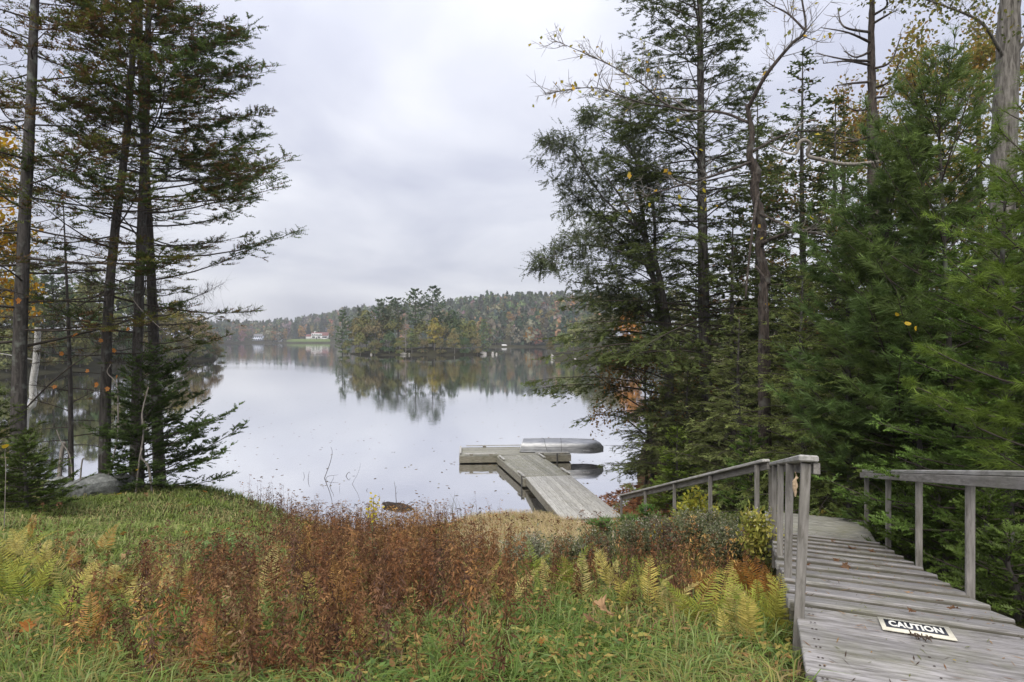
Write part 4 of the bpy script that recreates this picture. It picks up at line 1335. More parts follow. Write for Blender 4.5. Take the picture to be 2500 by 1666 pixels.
def skiff():
    Lb, B, Hb = 3.72, 1.32, 0.50
    r = empty("skiff", (0.52, 28.62, 0.405), math.radians(-4.0))
    ns = 23
    prof = [(1.0, 0.0), (0.985, 0.14), (0.965, 0.30), (0.94, 0.43), (0.90, 0.58), (0.80, 0.76), (0.62, 0.90), (0.34, 0.97), (0.03, 1.0)]
    prof = [(y, z) for y, z in prof] + [(-y, z) for y, z in reversed(prof)]
    nr = len(prof)
    V = np.zeros((ns, nr, 3))
    for i in range(ns):
        s = i / (ns - 1.0)
        b = B / 2 * (0.9 + 0.1 * math.sin(min(1, s / 0.5) * PI / 2)) * (1 - max(0, (s - 0.66) / 0.34) ** 3.0 * 0.95)
        h = Hb * (0.97 + 0.06 * math.sin(s * PI)) * (1 - 0.66 * max(0, (s - 0.80) / 0.20) ** 3.6)
        sheer = -0.09 * max(0, s - 0.5) / 0.5 * 0.6
        for j, (y, z) in enumerate(prof):
            x = s * Lb - (0.13 * (1 - z) if i == 0 else 0.13 * (1 - z) * (1 - s) ** 3) - (0.02 * (1 - z) * s ** 6)
            V[i, j] = [x, b * y, sheer + (h - sheer) * z]
    g = Geo()
    i = (np.arange(ns - 1)[:, None] * nr + np.arange(nr - 1)[None]).reshape(-1)
    g.add(V.reshape(-1, 3), np.concatenate([np.stack([i, i + 1, i + nr + 1], -1), np.stack([i, i + nr + 1, i + nr], -1)]))
    hu = g.build("hull", M_ALU, r, smooth=True)
    # transom panel with a darker inset
    c = V[0].mean(0); g = Geo()
    g.add(np.concatenate([V[0], [c]]), [[k, (k + 1) % nr, nr] for k in range(nr)]); tz = g.build("transom", M_ALU, r)
    g = Geo(); q = c + (V[0] - c) * 0.66 - np.array([0.012, 0, -0.0]); g.add(np.concatenate([q, [c - [0.012, 0, 0]]]), [[k, (k + 1) % nr, nr] for k in range(nr)]); g.build("transom_plate", M_ALUD, tz)
    g = Geo(); g.add(*tube(np.concatenate([V[0], V[0][:1]]), 0.016, 6)); g.build("transom_rim", plain_mat("bright_aluminium", (0.62, 0.62, 0.62), 0.35, metal=0.5), tz)
    for j, nm, rad, mt in ((0, "gunwale", 0.02, M_ALU), (nr - 1, "gunwale", 0.02, M_ALU), (3, "strake", 0.011, M_ALUD), (nr - 4, "strake", 0.011, M_ALUD)):
        q = V[:, j].copy(); q[:, 1] *= 1.006
        if nm == "strake": q = q[:-3]
        g = Geo(); g.add(*tube(q, rad, 5)); g.build(nm, mt, hu, smooth=True)
    q = V[1:-2, nr // 2].copy(); q[:, 1] = 0; q[:, 2] += 0.008
    g = Geo(); g.add(*tube(q, 0.012, 5)); g.build("keel", M_ALU, hu, smooth=True)
    # faded white lettering marks near the bow, upside down with the hull
    gm = Geo(); k0 = 18
    a, b_ = V[k0, nr - 3] * 0.5 + V[k0, nr - 2] * 0.5, V[k0 - 2, nr - 3] * 0.5 + V[k0 - 2, nr - 2] * 0.5
    a = V[18, 2] * 0.6 + V[18, 1] * 0.4 if V[18, 2][1] < 0 else a
    nrm_ = norm(np.cross(b_ - a, UP)); nrm_ = nrm_ if nrm_[1] < 0 else -nrm_
    dx = norm(b_ - a); pos = 0.0
    for kk, wl in enumerate([0.03, 0.028, 0.028, 0.03, 0.026, 0, 0.03, 0.03]):
        if wl:
            for (x0, x1, z0, z1) in ([(0, 0.007, 0, 1), (0.006, wl, 0.75, 1), (wl - 0.007, wl, 0.3, 1)] if kk % 2 == 0 else [(0, 0.007, 0, 1), (0.004, wl, 0.4, 0.6), (wl - 0.008, wl, 0, 1)]):
                o3 = a + dx * pos + nrm_ * 0.012 - UP * 0.03
                q = [o3 + dx * x0 + UP * z0 * 0.055, o3 + dx * x1 + UP * z0 * 0.055, o3 + dx * x1 + UP * z1 * 0.055, o3 + dx * x0 + UP * z1 * 0.055]
                gm.add(q, [[0, 1, 2], [0, 2, 3]])
        pos += wl + 0.012 if wl else 0.02
    gm.build("lettering", M_WHITE, hu)
    tag(r, "dull aluminium skiff lying upside down across the dock end", "boat")
    mw = Vector((0.52, 28.62, 0.405))
    ca, sa = math.cos(math.radians(-4)), math.sin(math.radians(-4))
    W = V.copy(); W[..., 0], W[..., 1] = V[..., 0] * ca - V[..., 1] * sa + mw.x, V[..., 0] * sa + V[..., 1] * ca + mw.y
    W[..., 2] += mw.z
    # two ropes lashed over the hull
    M_ROPE = plain_mat("dark_rope", (0.06, 0.06, 0.065), 0.9)
    for i0, sl, lab, foot in ((4, 3.0, "dark rope slanting over the stern half of the skiff", (2.2, 27.62, 0.4)), (10, 0.6, "dark rope straight over the middle of the skiff", (2.02, 27.52, 0.1))):
        pts = []
        for j in range(nr):
            f = j / (nr - 1.0)
            ii = min(ns - 1, max(0, i0 + sl * (1 - f if W[0, 0, 1] > W[0, -1, 1] else f) ))
            ii = min(ns - 1, max(0, i0 + (sl * (j / (nr - 1.0)) if W[0, -1, 1] < W[0, 0, 1] else sl * (1 - j / (nr - 1.0)))))
            a0 = int(math.floor(ii)); fr = ii - a0
            p = W[a0, j] * (1 - fr) + W[min(a0 + 1, ns - 1), j] * fr
            cc = W[a0, :, :].mean(0)
            pts.append(p + norm(p - cc) * 0.014)
        pts = np.array(pts)
        if pts[-1, 1] > pts[0, 1]: pts = pts[::-1]
        pts = np.concatenate([pts, [foot]])
        g = Geo(); g.add(*tube(pts, 0.009, 5)); tag(g.build("rope", M_ROPE, smooth=True), lab, "rope")


skiff()


# ------------------------------------------------------------------ CAUTION sign lying on the boardwalk
def caution_sign():
    tl, tr, br, bl = [plat_hit(*q) for q in ((2141, 1510), (2313, 1534), (2341, 1570), (2156.6, 1540))]
    c = (tl + tr + br + bl) / 4
    ux = norm((tr - tl) + (br - bl)); nz = norm(np.cross(ux, norm(tl + tr - bl - br))); nz = nz if nz[2] > 0 else -nz
    uy = np.cross(nz, ux)
    W = (np.linalg.norm(tr - tl) + np.linalg.norm(br - bl)) / 2; H = abs(float(((tl + tr) / 2 - (bl + br) / 2) @ uy))
    print("sign size", W, H)
    from mathutils import Matrix
    r = empty("caution_sign")
    c = c + nz * 0.004
    r.matrix_basis = Matrix(((ux[0], uy[0], nz[0], c[0]), (ux[1], uy[1], nz[1], c[1]), (ux[2], uy[2], nz[2], c[2]), (0, 0, 0, 1)))
    g = Geo(); g.add(box_v(-W / 2, W / 2, -H / 2, H / 2, 0.001, 0.006), BOXF); g.build("plate", plain_mat("cream_sign_plastic", (0.6, 0.57, 0.47), 0.45, noise=0.16, nscale=22), r)
    bx = (-W * 0.43, W * 0.42, -H * 0.26, H * 0.36)
    g = Geo(); g.add(box_v(bx[0], bx[1], bx[2], bx[3], 0.0055, 0.0075), BOXF); g.build("black_panel", plain_mat("sign_black", (0.022, 0.024, 0.035), 0.4), r)
    cu = bpy.data.curves.new("lettering", 'FONT'); cu.body = "CAUTION"; cu.offset = 0.045; cu.resolution_u = 4; cu.space_character = 1.06
    ob = bpy.data.objects.new("lettering", cu); COL.objects.link(ob)
    bpy.context.view_layer.update()
    me = bpy.data.meshes.new_from_object(ob)
    bpy.data.objects.remove(ob)
    co = np.zeros(len(me.vertices) * 3); me.vertices.foreach_get("co", co); co = co.reshape(-1, 3)
    lo, hi = co.min(0), co.max(0)
    x0, x1 = bx[0] + W * 0.055, bx[1] - W * 0.05; y0, y1 = bx[2] + H * 0.09, bx[3] - H * 0.08
    co[:, 0] = x0 + (co[:, 0] - lo[0]) / (hi[0] - lo[0]) * (x1 - x0); co[:, 1] = y0 + (co[:, 1] - lo[1]) / (hi[1] - lo[1]) * (y1 - y0); co[:, 2] = 0.0085
    me.vertices.foreach_set("co", co.ravel()); me.update()
    me.materials.clear(); me.materials.append(plain_mat("sign_white", (0.66, 0.65, 0.6), 0.45, noise=0.12, nscale=30))
    link("lettering", me, r)
    tag(r, "black and white CAUTION sign lying on the boardwalk planks", "sign")
    return c, ux, uy, nz


SIGN = caution_sign()


# ------------------------------------------------------------------ near conifers
def conifer(name, base, H, r0, z0, prof, seed, style="spruce", n_br=90, dens=1.0, elev=(-0.15, 0.35), upturn=0.25, asym=None, bend=None, bark=None,
            live=0.35, col=(0.04, 0.062, 0.024), brown=0.0, brown_col=(0.15, 0.088, 0.04), nl=0.045, nw=0.014, pairs=5, twig=0.2, dead_below=None, zmax=None, sec_k=0.42, sides=10, bcol=(0.06, 0.05, 0.042), lod=1.0, gap=None, live_fn=None):
    """trunk plus whorled boughs; prof(f) gives the bough length at crown fraction f (0 low, 1 top)"""
    rng = np.random.default_rng(seed)
    col = np.asarray(col) * ((np.array([2.15, 1.85, 1.0]) if style == 'spruce' else np.array([2.0, 1.95, 1.1])) if style != 'pine' else np.array([2.5, 1.85, 0.85])); dens = dens * 1.45; nw = nw * (2.3 if style != 'pine' else 1.25); nl = nl * (1.12 if style != 'pine' else 1.0)
    base = np.asarray(base, float)
    root = empty(name, tuple(base))
    bend = bend if bend is not None else [(0, 0), (0.03, 0.0), (-0.03, 0.02), (0, 0)]
    ctrl = [[b[0], b[1], H * k / (len(bend) - 1.0)] for k, b in enumerate(bend)]
    ctrl[0][2] = -0.5
    path = smooth_path(ctrl, 8)
    rad = r0 * np.clip(1 - (path[:, 2] / H), 0.0, 1) ** 0.85 + 0.008
    rad[0] = r0 * 1.3; rad[1] = r0 * 1.12
    top = zmax if zmax else 1e9
    gt = Geo()
    gt.add(*tube(path, rad, sides, wob=0.05, rng=rng))
    gt.build("trunk", bark or M_BARK, root, smooth=True)
    gc = Geo()
    TP, TD, TU, TL, TC = [], [], [], [], []
    WPs = []
    az = rng.uniform(0, 6.28)
    for i in range(n_br):
        f = (i + rng.uniform(0, 1)) / n_br
        h = H * (z0 + (1 - z0) * f)
        if h > top: continue
        az += 2.39996 + rng.normal() * 0.3
        L_ = prof(f) * rng.uniform(0.72, 1.12) * (asym(az % (2 * PI), f) if asym else 1.0)
        if L_ < 0.08: continue
        if gap and gap(az % (2 * PI), h, rng): continue
        dead = dead_below is not None and h < dead_below and rng.uniform() < 0.8
        b0 = np.array([np.interp(h, path[:, 2], path[:, 0]), np.interp(h, path[:, 2], path[:, 1]), h])
        o = np.array([math.cos(az), math.sin(az), 0]); sd = np.array([-o[1], o[0], 0])
        e = elev[0] + (elev[1] - elev[0]) * f + rng.normal() * (0.2 if dead else 0.13)
        cv = rng.normal() * 0.16
        ss = np.linspace(0, 1, 6)
        curve = lambda s: b0 + o * (L_ * s)[:, None] * math.cos(e) + UP * (L_ * (math.sin(e) * s + upturn * s ** 2.2))[:, None] + sd * (L_ * cv * s ** 2)[:, None]
        w = curve(ss)
        rb = 0.006 + 0.0062 * L_
        V, F = tube(w, np.linspace(rb, 0.004, 6), 4)
        gc.add(V, F, C=np.array(bcol) * rng.uniform(0.8, 1.3), mi=1)
        n2 = max(5, int(L_ * 11 * dens))
        s2 = rng.uniform(0.18 if dead else max(0.08, live - 0.25), 1.0, n2)
        p2 = curve(s2)
        tan = norm(curve(s2 + 0.02) - p2)
        sg = np.where(rng.uniform(0, 1, n2) < 0.5, 1.0, -1.0)
        an = rng.normal(0.95, 0.22, n2)
        d2 = tan * np.cos(an)[:, None] + sd[None] * (np.sin(an) * sg)[:, None] + UP * rng.normal(0.02, 0.14, n2)[:, None]
        if style == "hemlock": d2 = d2 - UP * 0.18
        d2 = norm(d2)
        l2 = (sec_k * L_ * (1.05 - s2) ** 0.75 + 0.1) * rng.uniform(0.55, 1.1, n2)
        l2 = np.minimum(l2, 1.3)
        # bare side twigs near the trunk and on dead boughs
        V, F, C = kites(p2, d2, np.tile(UP, (n2, 1)), l2 * 0.96, np.full(n2, 0.012 * lod), np.tile(np.array(bcol) * 1.05, (n2, 1)), mid=0.1)
        gc.add(V, F, C, mi=1)
        if dead:
            n3 = 10
            k3 = np.repeat(np.arange(n2), n3); t3 = rng.uniform(0.3, 1, n2 * n3)
            p3 = p2[k3] + d2[k3] * (l2[k3] * t3)[:, None]
            d3 = norm(d2[k3] + rng.normal(size=(len(k3), 3)) * 0.7)
            V, F, C = kites(p3, d3, np.tile(UP, (len(k3), 1)), rng.uniform(0.1, 0.42, len(k3)), np.full(len(k3), 0.009 * lod), np.tile(np.array(bcol) * 1.2, (len(k3), 1)), mid=0.1)
            gc.add(V, F, C, mi=1)
            if rng.uniform() < 0.6: continue
        lv = live_fn(h) if live_fn else live
        keep = s2 > lv * rng.uniform(0.7, 1.15, n2)
        if dead: keep &= rng.uniform(0, 1, n2) < 0.3
        p2, d2, l2, s2 = p2[keep], d2[keep], l2[keep], s2[keep]
        n2 = len(p2)
        if n2 == 0: continue
        n3 = np.maximum(1, (l2 / (twig * 0.42) * dens).astype(int))
        k3 = np.repeat(np.arange(n2), n3)
        t3 = rng.uniform(0.12, 1, len(k3))
        p3 = p2[k3] + d2[k3] * (l2[k3] * t3)[:, None] - UP * (0.10 * (l2[k3] * t3) ** 2)[:, None]
        if style == "hemlock": p3 -= UP * (0.12 * (l2[k3] * t3) ** 1.5)[:, None]
        S3 = norm(np.cross(d2[k3], UP))
        sg = np.where(rng.uniform(0, 1, len(k3)) < 0.5, 1.0, -1.0)
        an = rng.normal(0.8 if style == 'spruce' else 0.58, 0.22, len(k3)) * np.where(t3 > 0.9, 0.2, 1)
        d3 = norm(d2[k3] * np.cos(an)[:, None] + S3 * (np.sin(an) * sg)[:, None] + UP * rng.normal(-0.05 if style == "hemlock" else 0.08, 0.16, len(k3))[:, None])
        l3 = twig * rng.uniform(0.6, 1.25, len(k3)) * (1.1 - 0.4 * t3)
        TP.append(p3); TD.append(d3); TU.append(norm(UP + rng.normal(size=(len(k3), 3)) * 0.28)); TL.append(l3)
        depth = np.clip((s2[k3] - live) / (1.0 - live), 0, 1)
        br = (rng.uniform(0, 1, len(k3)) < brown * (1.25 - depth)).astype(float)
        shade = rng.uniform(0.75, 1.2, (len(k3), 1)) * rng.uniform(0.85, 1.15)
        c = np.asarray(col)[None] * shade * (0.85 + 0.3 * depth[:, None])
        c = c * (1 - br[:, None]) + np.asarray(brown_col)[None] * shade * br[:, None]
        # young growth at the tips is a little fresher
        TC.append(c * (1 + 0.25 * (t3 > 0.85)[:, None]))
        # leader of the bough
        TP.append(w[-2:-1] * 0.35 + w[-1:] * 0.65); TD.append(norm(w[-1:] - w[-2:-1])); TU.append(UP[None]); TL.append(np.array([twig * 1.1])); TC.append(np.asarray(col)[None] * 1.1)
    # leader of the tree
    if H <= top:
        tp = path[-1]
        TP.append(tp[None] - UP * 0.3); TD.append(UP[None]); TU.append(np.array([[1.0, 0, 0]])); TL.append(np.array([0.35])); TC.append(np.asarray(col)[None])
    P, D, U, Ln, C = map(np.concatenate, (TP, TD, TU, TL, TC))
    C = np.clip(C, 0.004, 0.9)
    if style == "pine":
        V, F, Cc = tufts(P + D * (Ln * 0.4)[:, None], D, pairs * 2, nl, nw, C, rng=rng, spread=0.7, back=twig * 0.7)
    else:
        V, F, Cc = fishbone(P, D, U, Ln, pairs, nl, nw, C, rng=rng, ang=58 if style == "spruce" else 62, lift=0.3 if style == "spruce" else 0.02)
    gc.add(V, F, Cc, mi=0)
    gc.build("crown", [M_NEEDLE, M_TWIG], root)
    TRI['%s %d' % (name, seed)] = gc.tris()
    return root


TRI = {}
spruce_prof = lambda Lm: (lambda f: Lm * (1 - f) ** 0.75 * (0.75 + 0.25 * min(1, f * 6)))


def gbase(px, D, dz=-0.05):
    x = (px - 1250) / FPX * D
    return np.array([x, D, float(gz(x, D)) + dz])


def right_heavy(k, lo=0.55):
    return lambda az, f: lo + (k - lo) * (0.5 + 0.5 * math.cos(az))


# --- the stand on the grassy bank
DKS = (0.030, 0.046, 0.021)
t = conifer("spruce_tree", gbase(40, 13.6), 19, 0.155, 0.16, lambda f: 3.9 * (1 - f) ** 0.7, 101, n_br=78, zmax=13.2, dens=0.8, live=0.22, col=(0.052, 0.062, 0.026), brown=0.5, dead_below=5.0, live_fn=lambda h: float(np.interp(h, [3, 6, 9], [0.6, 0.5, 0.22])), elev=(-0.1, 0.3), upturn=0.12, bend=[(0, 0), (0.12, 0), (0.35, 0), (0.5, 0), (0.55, 0)], nl=0.056, nw=0.014, pairs=5, twig=0.26, gap=lambda az, h, r: (az > 3.9 and az < 5.5) and r.uniform() < 0.5)
tag(t, "stout spruce nearest the picture edge with browning inner needles", "tree", "conifers on the grassy bank")
t = conifer("spruce_tree", gbase(254, 15.2), 19, 0.13, 0.17, lambda f: 4.3 * (1 - f) ** 0.62 * (0.6 + 0.4 * min(1, f / 0.16)), 102, n_br=96, zmax=13.6, dens=0.8, live=0.2, col=(0.044, 0.062, 0.03), brown=0.42, dead_below=5.2, live_fn=lambda h: float(np.interp(h, [3, 6, 9], [0.68, 0.6, 0.25])), elev=(-0.1, 0.3), upturn=0.2, asym=right_heavy(1.02, 0.72), bend=[(0, 0), (0.12, 0), (0.62, 0), (0.8, 0.1), (0.85, 0)], nl=0.058, nw=0.014, pairs=5, twig=0.26)
tag(t, "spruce with curving trunk in the middle of the bank stand", "tree", "conifers on the grassy bank")
t = conifer("spruce_tree", gbase(330, 15.6), 19.5, 0.135, 0.16, lambda f: (4.0 * (1 - f) ** 0.5 + 0.25 * math.sin(f * 40)) * (0.62 + 0.38 * min(1, f / 0.16)), 103, n_br=118, zmax=13.8, dens=0.85, live=0.2, col=(0.036, 0.06, 0.032), brown=0.32, dead_below=3.6, live_fn=lambda h: float(np.interp(h, [3, 6.5, 9], [0.62, 0.55, 0.25])), elev=(-0.18, 0.3), upturn=0.26, asym=right_heavy(1.02, 0.62), bend=[(0, 0), (0.1, 0), (0.28, 0), (0.4, 0), (0.45, 0)], nl=0.058, nw=0.014, pairs=5, twig=0.27)
tag(t, "spruce at the water side of the bank with long dark boughs over the lake", "tree", "conifers on the grassy bank")
# white pine boughs rising above the spruces at the top
t = conifer("pine_tree", gbase(395, 17.2), 20, 0.16, 0.42, lambda f: 3.9 * (1 - f) ** 0.45, 104, style="pine", n_br=52, zmax=15.4, dens=0.8, live=0.3, col=(0.034, 0.066, 0.036), elev=(0.05, 0.5), upturn=0.32, asym=right_heavy(1.0, 0.35), bend=[(0, 0), (-0.3, 0), (-0.6, 0), (-0.5, 0)], nl=0.17, nw=0.017, pairs=7, twig=0.25)
tag(t, "white pine with bushy needle tufts high over the water side spruce", "tree", "conifers on the grassy bank")
# slim dead stem
t = conifer("dead_spruce", gbase(174, 15.0), 7.2, 0.06, 0.1, lambda f: 1.5 * (1 - f * 0.6), 105, n_br=44, dens=0.5, live=0.9, dead_below=99, elev=(0.0, 0.1), upturn=-0.1, col=(0.07, 0.05, 0.025), bend=[(0, 0), (-0.02, 0), (-0.1, 0), (-0.2, 0)], pairs=3)
tag(t, "slim dead spruce pole with bare side twigs among the trunks", "tree", "conifers on the grassy bank")
# leaning boughs of a young fir by the shore
t = conifer("spruce_tree", gbase(345, 14.6), 3.3, 0.05, 0.05, lambda f: 2.35 * (1 - f) ** 0.6, 106, n_br=70, dens=0.9, live=0.12, col=(0.030, 0.055, 0.026), elev=(0.05, 0.55), upturn=0.22, asym=right_heavy(1.15, 0.35), nl=0.05, nw=0.016, pairs=5, twig=0.2)
tag(t, "low young spruce spreading dark boughs over the water", "tree", "conifers on the grassy bank")
t = conifer("spruce_tree", gbase(60, 10.6), 1.35, 0.03, 0.03, lambda f: 0.95 * (1 - f) ** 0.8, 107, n_br=44, dens=1.0, live=0.1, col=(0.032, 0.055, 0.022), elev=(0.0, 0.5), upturn=0.2, nl=0.035, nw=0.01, pairs=6, twig=0.14)
tag(t, "knee high young spruce in the shade at the grass edge", "tree", "conifers on the grassy bank")
t = conifer("spruce_tree", gbase(-30, 11.2), 2.2, 0.04, 0.03, lambda f: 1.2 * (1 - f) ** 0.8, 108, n_br=52, dens=1.0, live=0.1, col=(0.03, 0.048, 0.02), elev=(0.0, 0.5), upturn=0.2, nl=0.04, nw=0.012, pairs=5, twig=0.15)
tag(t, "dark young spruce half cut off by the picture edge", "tree", "conifers on the grassy bank")
# more trunks behind for depth
t = conifer("spruce_tree", gbase(-60, 16.5), 16, 0.15, 0.2, lambda f: 3.2 * (1 - f) ** 0.7, 109, n_br=60, zmax=14, dens=0.55, live=0.4, col=(0.04, 0.05, 0.022), brown=0.35, dead_below=4.5, elev=(-0.1, 0.3), upturn=0.1, nl=0.07, nw=0.022, pairs=3, twig=0.28)
tag(t, "spruce whose boughs enter from outside the picture edge", "tree", "conifers on the grassy bank")

# --- the wall of trees on the boardwalk side
HEM = (0.083, 0.1, 0.052)
hem_prof = lambda Lm: (lambda f: Lm * (1 - f) ** 0.8 * (0.8 + 0.2 * min(1, f * 5)))


def left_heavy(k, lo=0.55):
    return lambda az, f: lo + (k - lo) * (0.5 - 0.5 * math.cos(az))


t = conifer("hemlock_tree", gbase(1735, 20.0), 22, 0.22, 0.2, lambda f: 5.9 * (1 - f) ** 0.5 * (0.85 + 0.15 * math.sin(f * 23)), 121, style="hemlock", n_br=205, zmax=17.2, dens=0.6, live=0.3, col=(0.046, 0.060, 0.034), elev=(0.05, 0.75), upturn=-0.12, asym=left_heavy(0.98, 0.7), bend=[(0, 0), (-0.2, 0), (-0.3, 0), (-0.35, 0), (-0.3, 0)], nl=0.075, nw=0.017, pairs=5, twig=0.29, bcol=(0.075, 0.068, 0.06))
tag(t, "tall dark hemlock with layered sprays leaning toward the open water", "tree", "trees beside the boardwalk")
t = conifer("hemlock_tree", gbase(1660, 22.5), 14.0, 0.16, 0.18, lambda f: 4.9 * (1 - f) ** 0.5, 122, style="hemlock", n_br=100, dens=0.66, live=0.25, col=(0.048, 0.062, 0.035), elev=(0.15, 0.9), upturn=-0.2, asym=left_heavy(1.05, 0.4), bend=[(0, 0), (-0.5, 0), (-1.3, 0), (-1.9, 0)], nl=0.072, nw=0.018, pairs=5, twig=0.29, bcol=(0.075, 0.068, 0.06))
tag(t, "lower leaning hemlock whose drooping sprays hang in front of the far hill", "tree", "trees beside the boardwalk")
for (px, D, H, Lm, sd, col, z0, lab) in [
    (1960, 12.6, 5.6, 2.25, 131, HEM, 0.05, "bushy soft green hemlock behind the inner handrail posts"),
    (1805, 15.6, 5.3, 2.35, 132, (0.09, 0.108, 0.066), 0.05, "grey green hemlock with long feathery sprays above the stair rail"),
    (1680, 19.0, 4.6, 2.6, 133, (0.082, 0.1, 0.06), 0.05, "feathery hemlock at the water end of the thicket"),
    (1590, 21.0, 4.0, 2.2, 134, (0.05, 0.062, 0.04), 0.2, "dark hemlock drooping over the water past the gangway"),
    (2075, 10.2, 5.0, 2.1, 135, (0.066, 0.088, 0.042), 0.05, "dense hemlock straight behind the mossy landing"),
    (2230, 11.5, 6.3, 2.4, 136, (0.058, 0.08, 0.04), 0.04, "dark hemlock filling the gap behind the young pines"),
]:
    t = conifer("hemlock_tree", gbase(px, D), H, 0.035 + 0.009 * H, z0, hem_prof(Lm), sd, style="hemlock", n_br=int(H * 17), dens=0.82, live=0.12, col=col, elev=(0.05, 0.75), upturn=-0.2, nl=0.042, nw=0.011, pairs=6, twig=0.23)
    tag(t, lab, "tree", "trees beside the boardwalk")
t = conifer("spruce_tree", gbase(1655, 17.4), 2.7, 0.035, 0.03, lambda f: 1.35 * (1 - f) ** 0.8, 137, n_br=56, dens=0.9, live=0.08, col=(0.07, 0.115, 0.035), elev=(0.0, 0.5), upturn=0.1, nl=0.045, nw=0.013, pairs=5, twig=0.15)
tag(t, "short bright green spruce under the feathery hemlocks", "tree", "trees beside the boardwalk")
t = conifer("spruce_tree", gbase(1835, 12.6), 2.3, 0.03, 0.03, lambda f: 1.15 * (1 - f) ** 0.8, 138, n_br=50, dens=0.9, live=0.08, col=(0.045, 0.085, 0.032), elev=(0.0, 0.5), upturn=0.1, nl=0.04, nw=0.012, pairs=5, twig=0.14)
tag(t, "dark green young spruce just behind the stair rail", "tree", "trees beside the boardwalk")
# spruces pressing on the far handrail
t = conifer("spruce_tree", gbase(2455, 6.7), 4.4, 0.06, 0.03, lambda f: 1.75 * (1 - f) ** 0.75, 139, n_br=92, dens=0.82, live=0.1, col=(0.05, 0.095, 0.036), elev=(-0.15, 0.5), upturn=0.12, nl=0.032, nw=0.010, pairs=6, twig=0.16)
tag(t, "vigorous green spruce pushing boughs through the handrail", "tree", "trees beside the boardwalk")
t = conifer("spruce_tree", gbase(2245, 8.9), 3.6, 0.05, 0.03, lambda f: 1.5 * (1 - f) ** 0.75, 140, n_br=64, dens=0.9, live=0.1, col=(0.04, 0.075, 0.032), elev=(-0.1, 0.5), upturn=0.1, nl=0.034, nw=0.010, pairs=6, twig=0.15)
tag(t, "shaded spruce behind the handrail next to the landing", "tree", "trees beside the boardwalk")
t = conifer("spruce_tree", gbase(2500, 8.8), 5.2, 0.07, 0.03, lambda f: 1.9 * (1 - f) ** 0.75, 145, n_br=70, dens=0.8, live=0.1, col=(0.03, 0.055, 0.024), elev=(-0.1, 0.5), upturn=0.1, nl=0.04, nw=0.012, pairs=5, twig=0.17)
tag(t, "deep green spruce behind the vigorous one", "tree", "trees beside the boardwalk")
for k, (px, D, H, R_, lab) in enumerate([(2475, 4.75, 0.75, 0.55, "low spruce seedling under the end of the handrail"), (2420, 5.6, 1.0, 0.7, "small spruce tucked below the handrail boards"), (2300, 6.9, 1.1, 0.7, "small spruce beside the middle handrail post"), (2215, 7.9, 1.2, 0.7, "small spruce by the landing end of the handrail")]):
    t = conifer("spruce_tree", gbase(px, D), H, 0.02, 0.03, lambda f, R_=R_: R_ * (1 - f) ** 0.8, 146 + k, n_br=36, dens=1.1, live=0.08, col=(0.04, 0.07, 0.026), elev=(0.0, 0.6), upturn=0.15, nl=0.03, nw=0.008, pairs=6, twig=0.12)
    tag(t, lab, "tree", "trees beside the boardwalk")
# young white pines
t = conifer("pine_tree", gbase(2317, 9.0), 7.4, 0.05, 0.14, lambda f: 2.35 * (1 - f) ** 0.5, 141, style="pine", n_br=74, dens=0.85, live=0.2, col=(0.042, 0.082, 0.048), elev=(0.25, 0.95), upturn=0.25, bend=[(0, 0), (0.02, 0), (-0.08, 0), (-0.2, 0)], nl=0.15, nw=0.0085, pairs=8, twig=0.22)
tag(t, "slender young white pine with bluish needle brushes and dark stem", "tree", "young pines beside the boardwalk")
t = conifer("pine_tree", gbase(2170, 9.8), 6.7, 0.045, 0.16, lambda f: 2.2 * (1 - f) ** 0.5, 142, style="pine", n_br=70, dens=0.85, live=0.2, col=(0.04, 0.084, 0.055), elev=(0.25, 0.95), upturn=0.25, nl=0.15, nw=0.009, pairs=8, twig=0.22)
tag(t, "second young white pine, shorter, in front of the dead snag", "tree", "young pines beside the boardwalk")
t = conifer("pine_tree", gbase(2590, 5.6), 4.8, 0.05, 0.2, lambda f: 1.35 * (1 - f) ** 0.5, 143, style="pine", n_br=50, dens=0.9, live=0.15, col=(0.05, 0.098, 0.036), elev=(0.1, 0.8), upturn=0.2, nl=0.11, nw=0.0045, pairs=10, twig=0.17)
tag(t, "bright yellow green pine with long needles at the picture edge", "tree", "young pines beside the boardwalk")
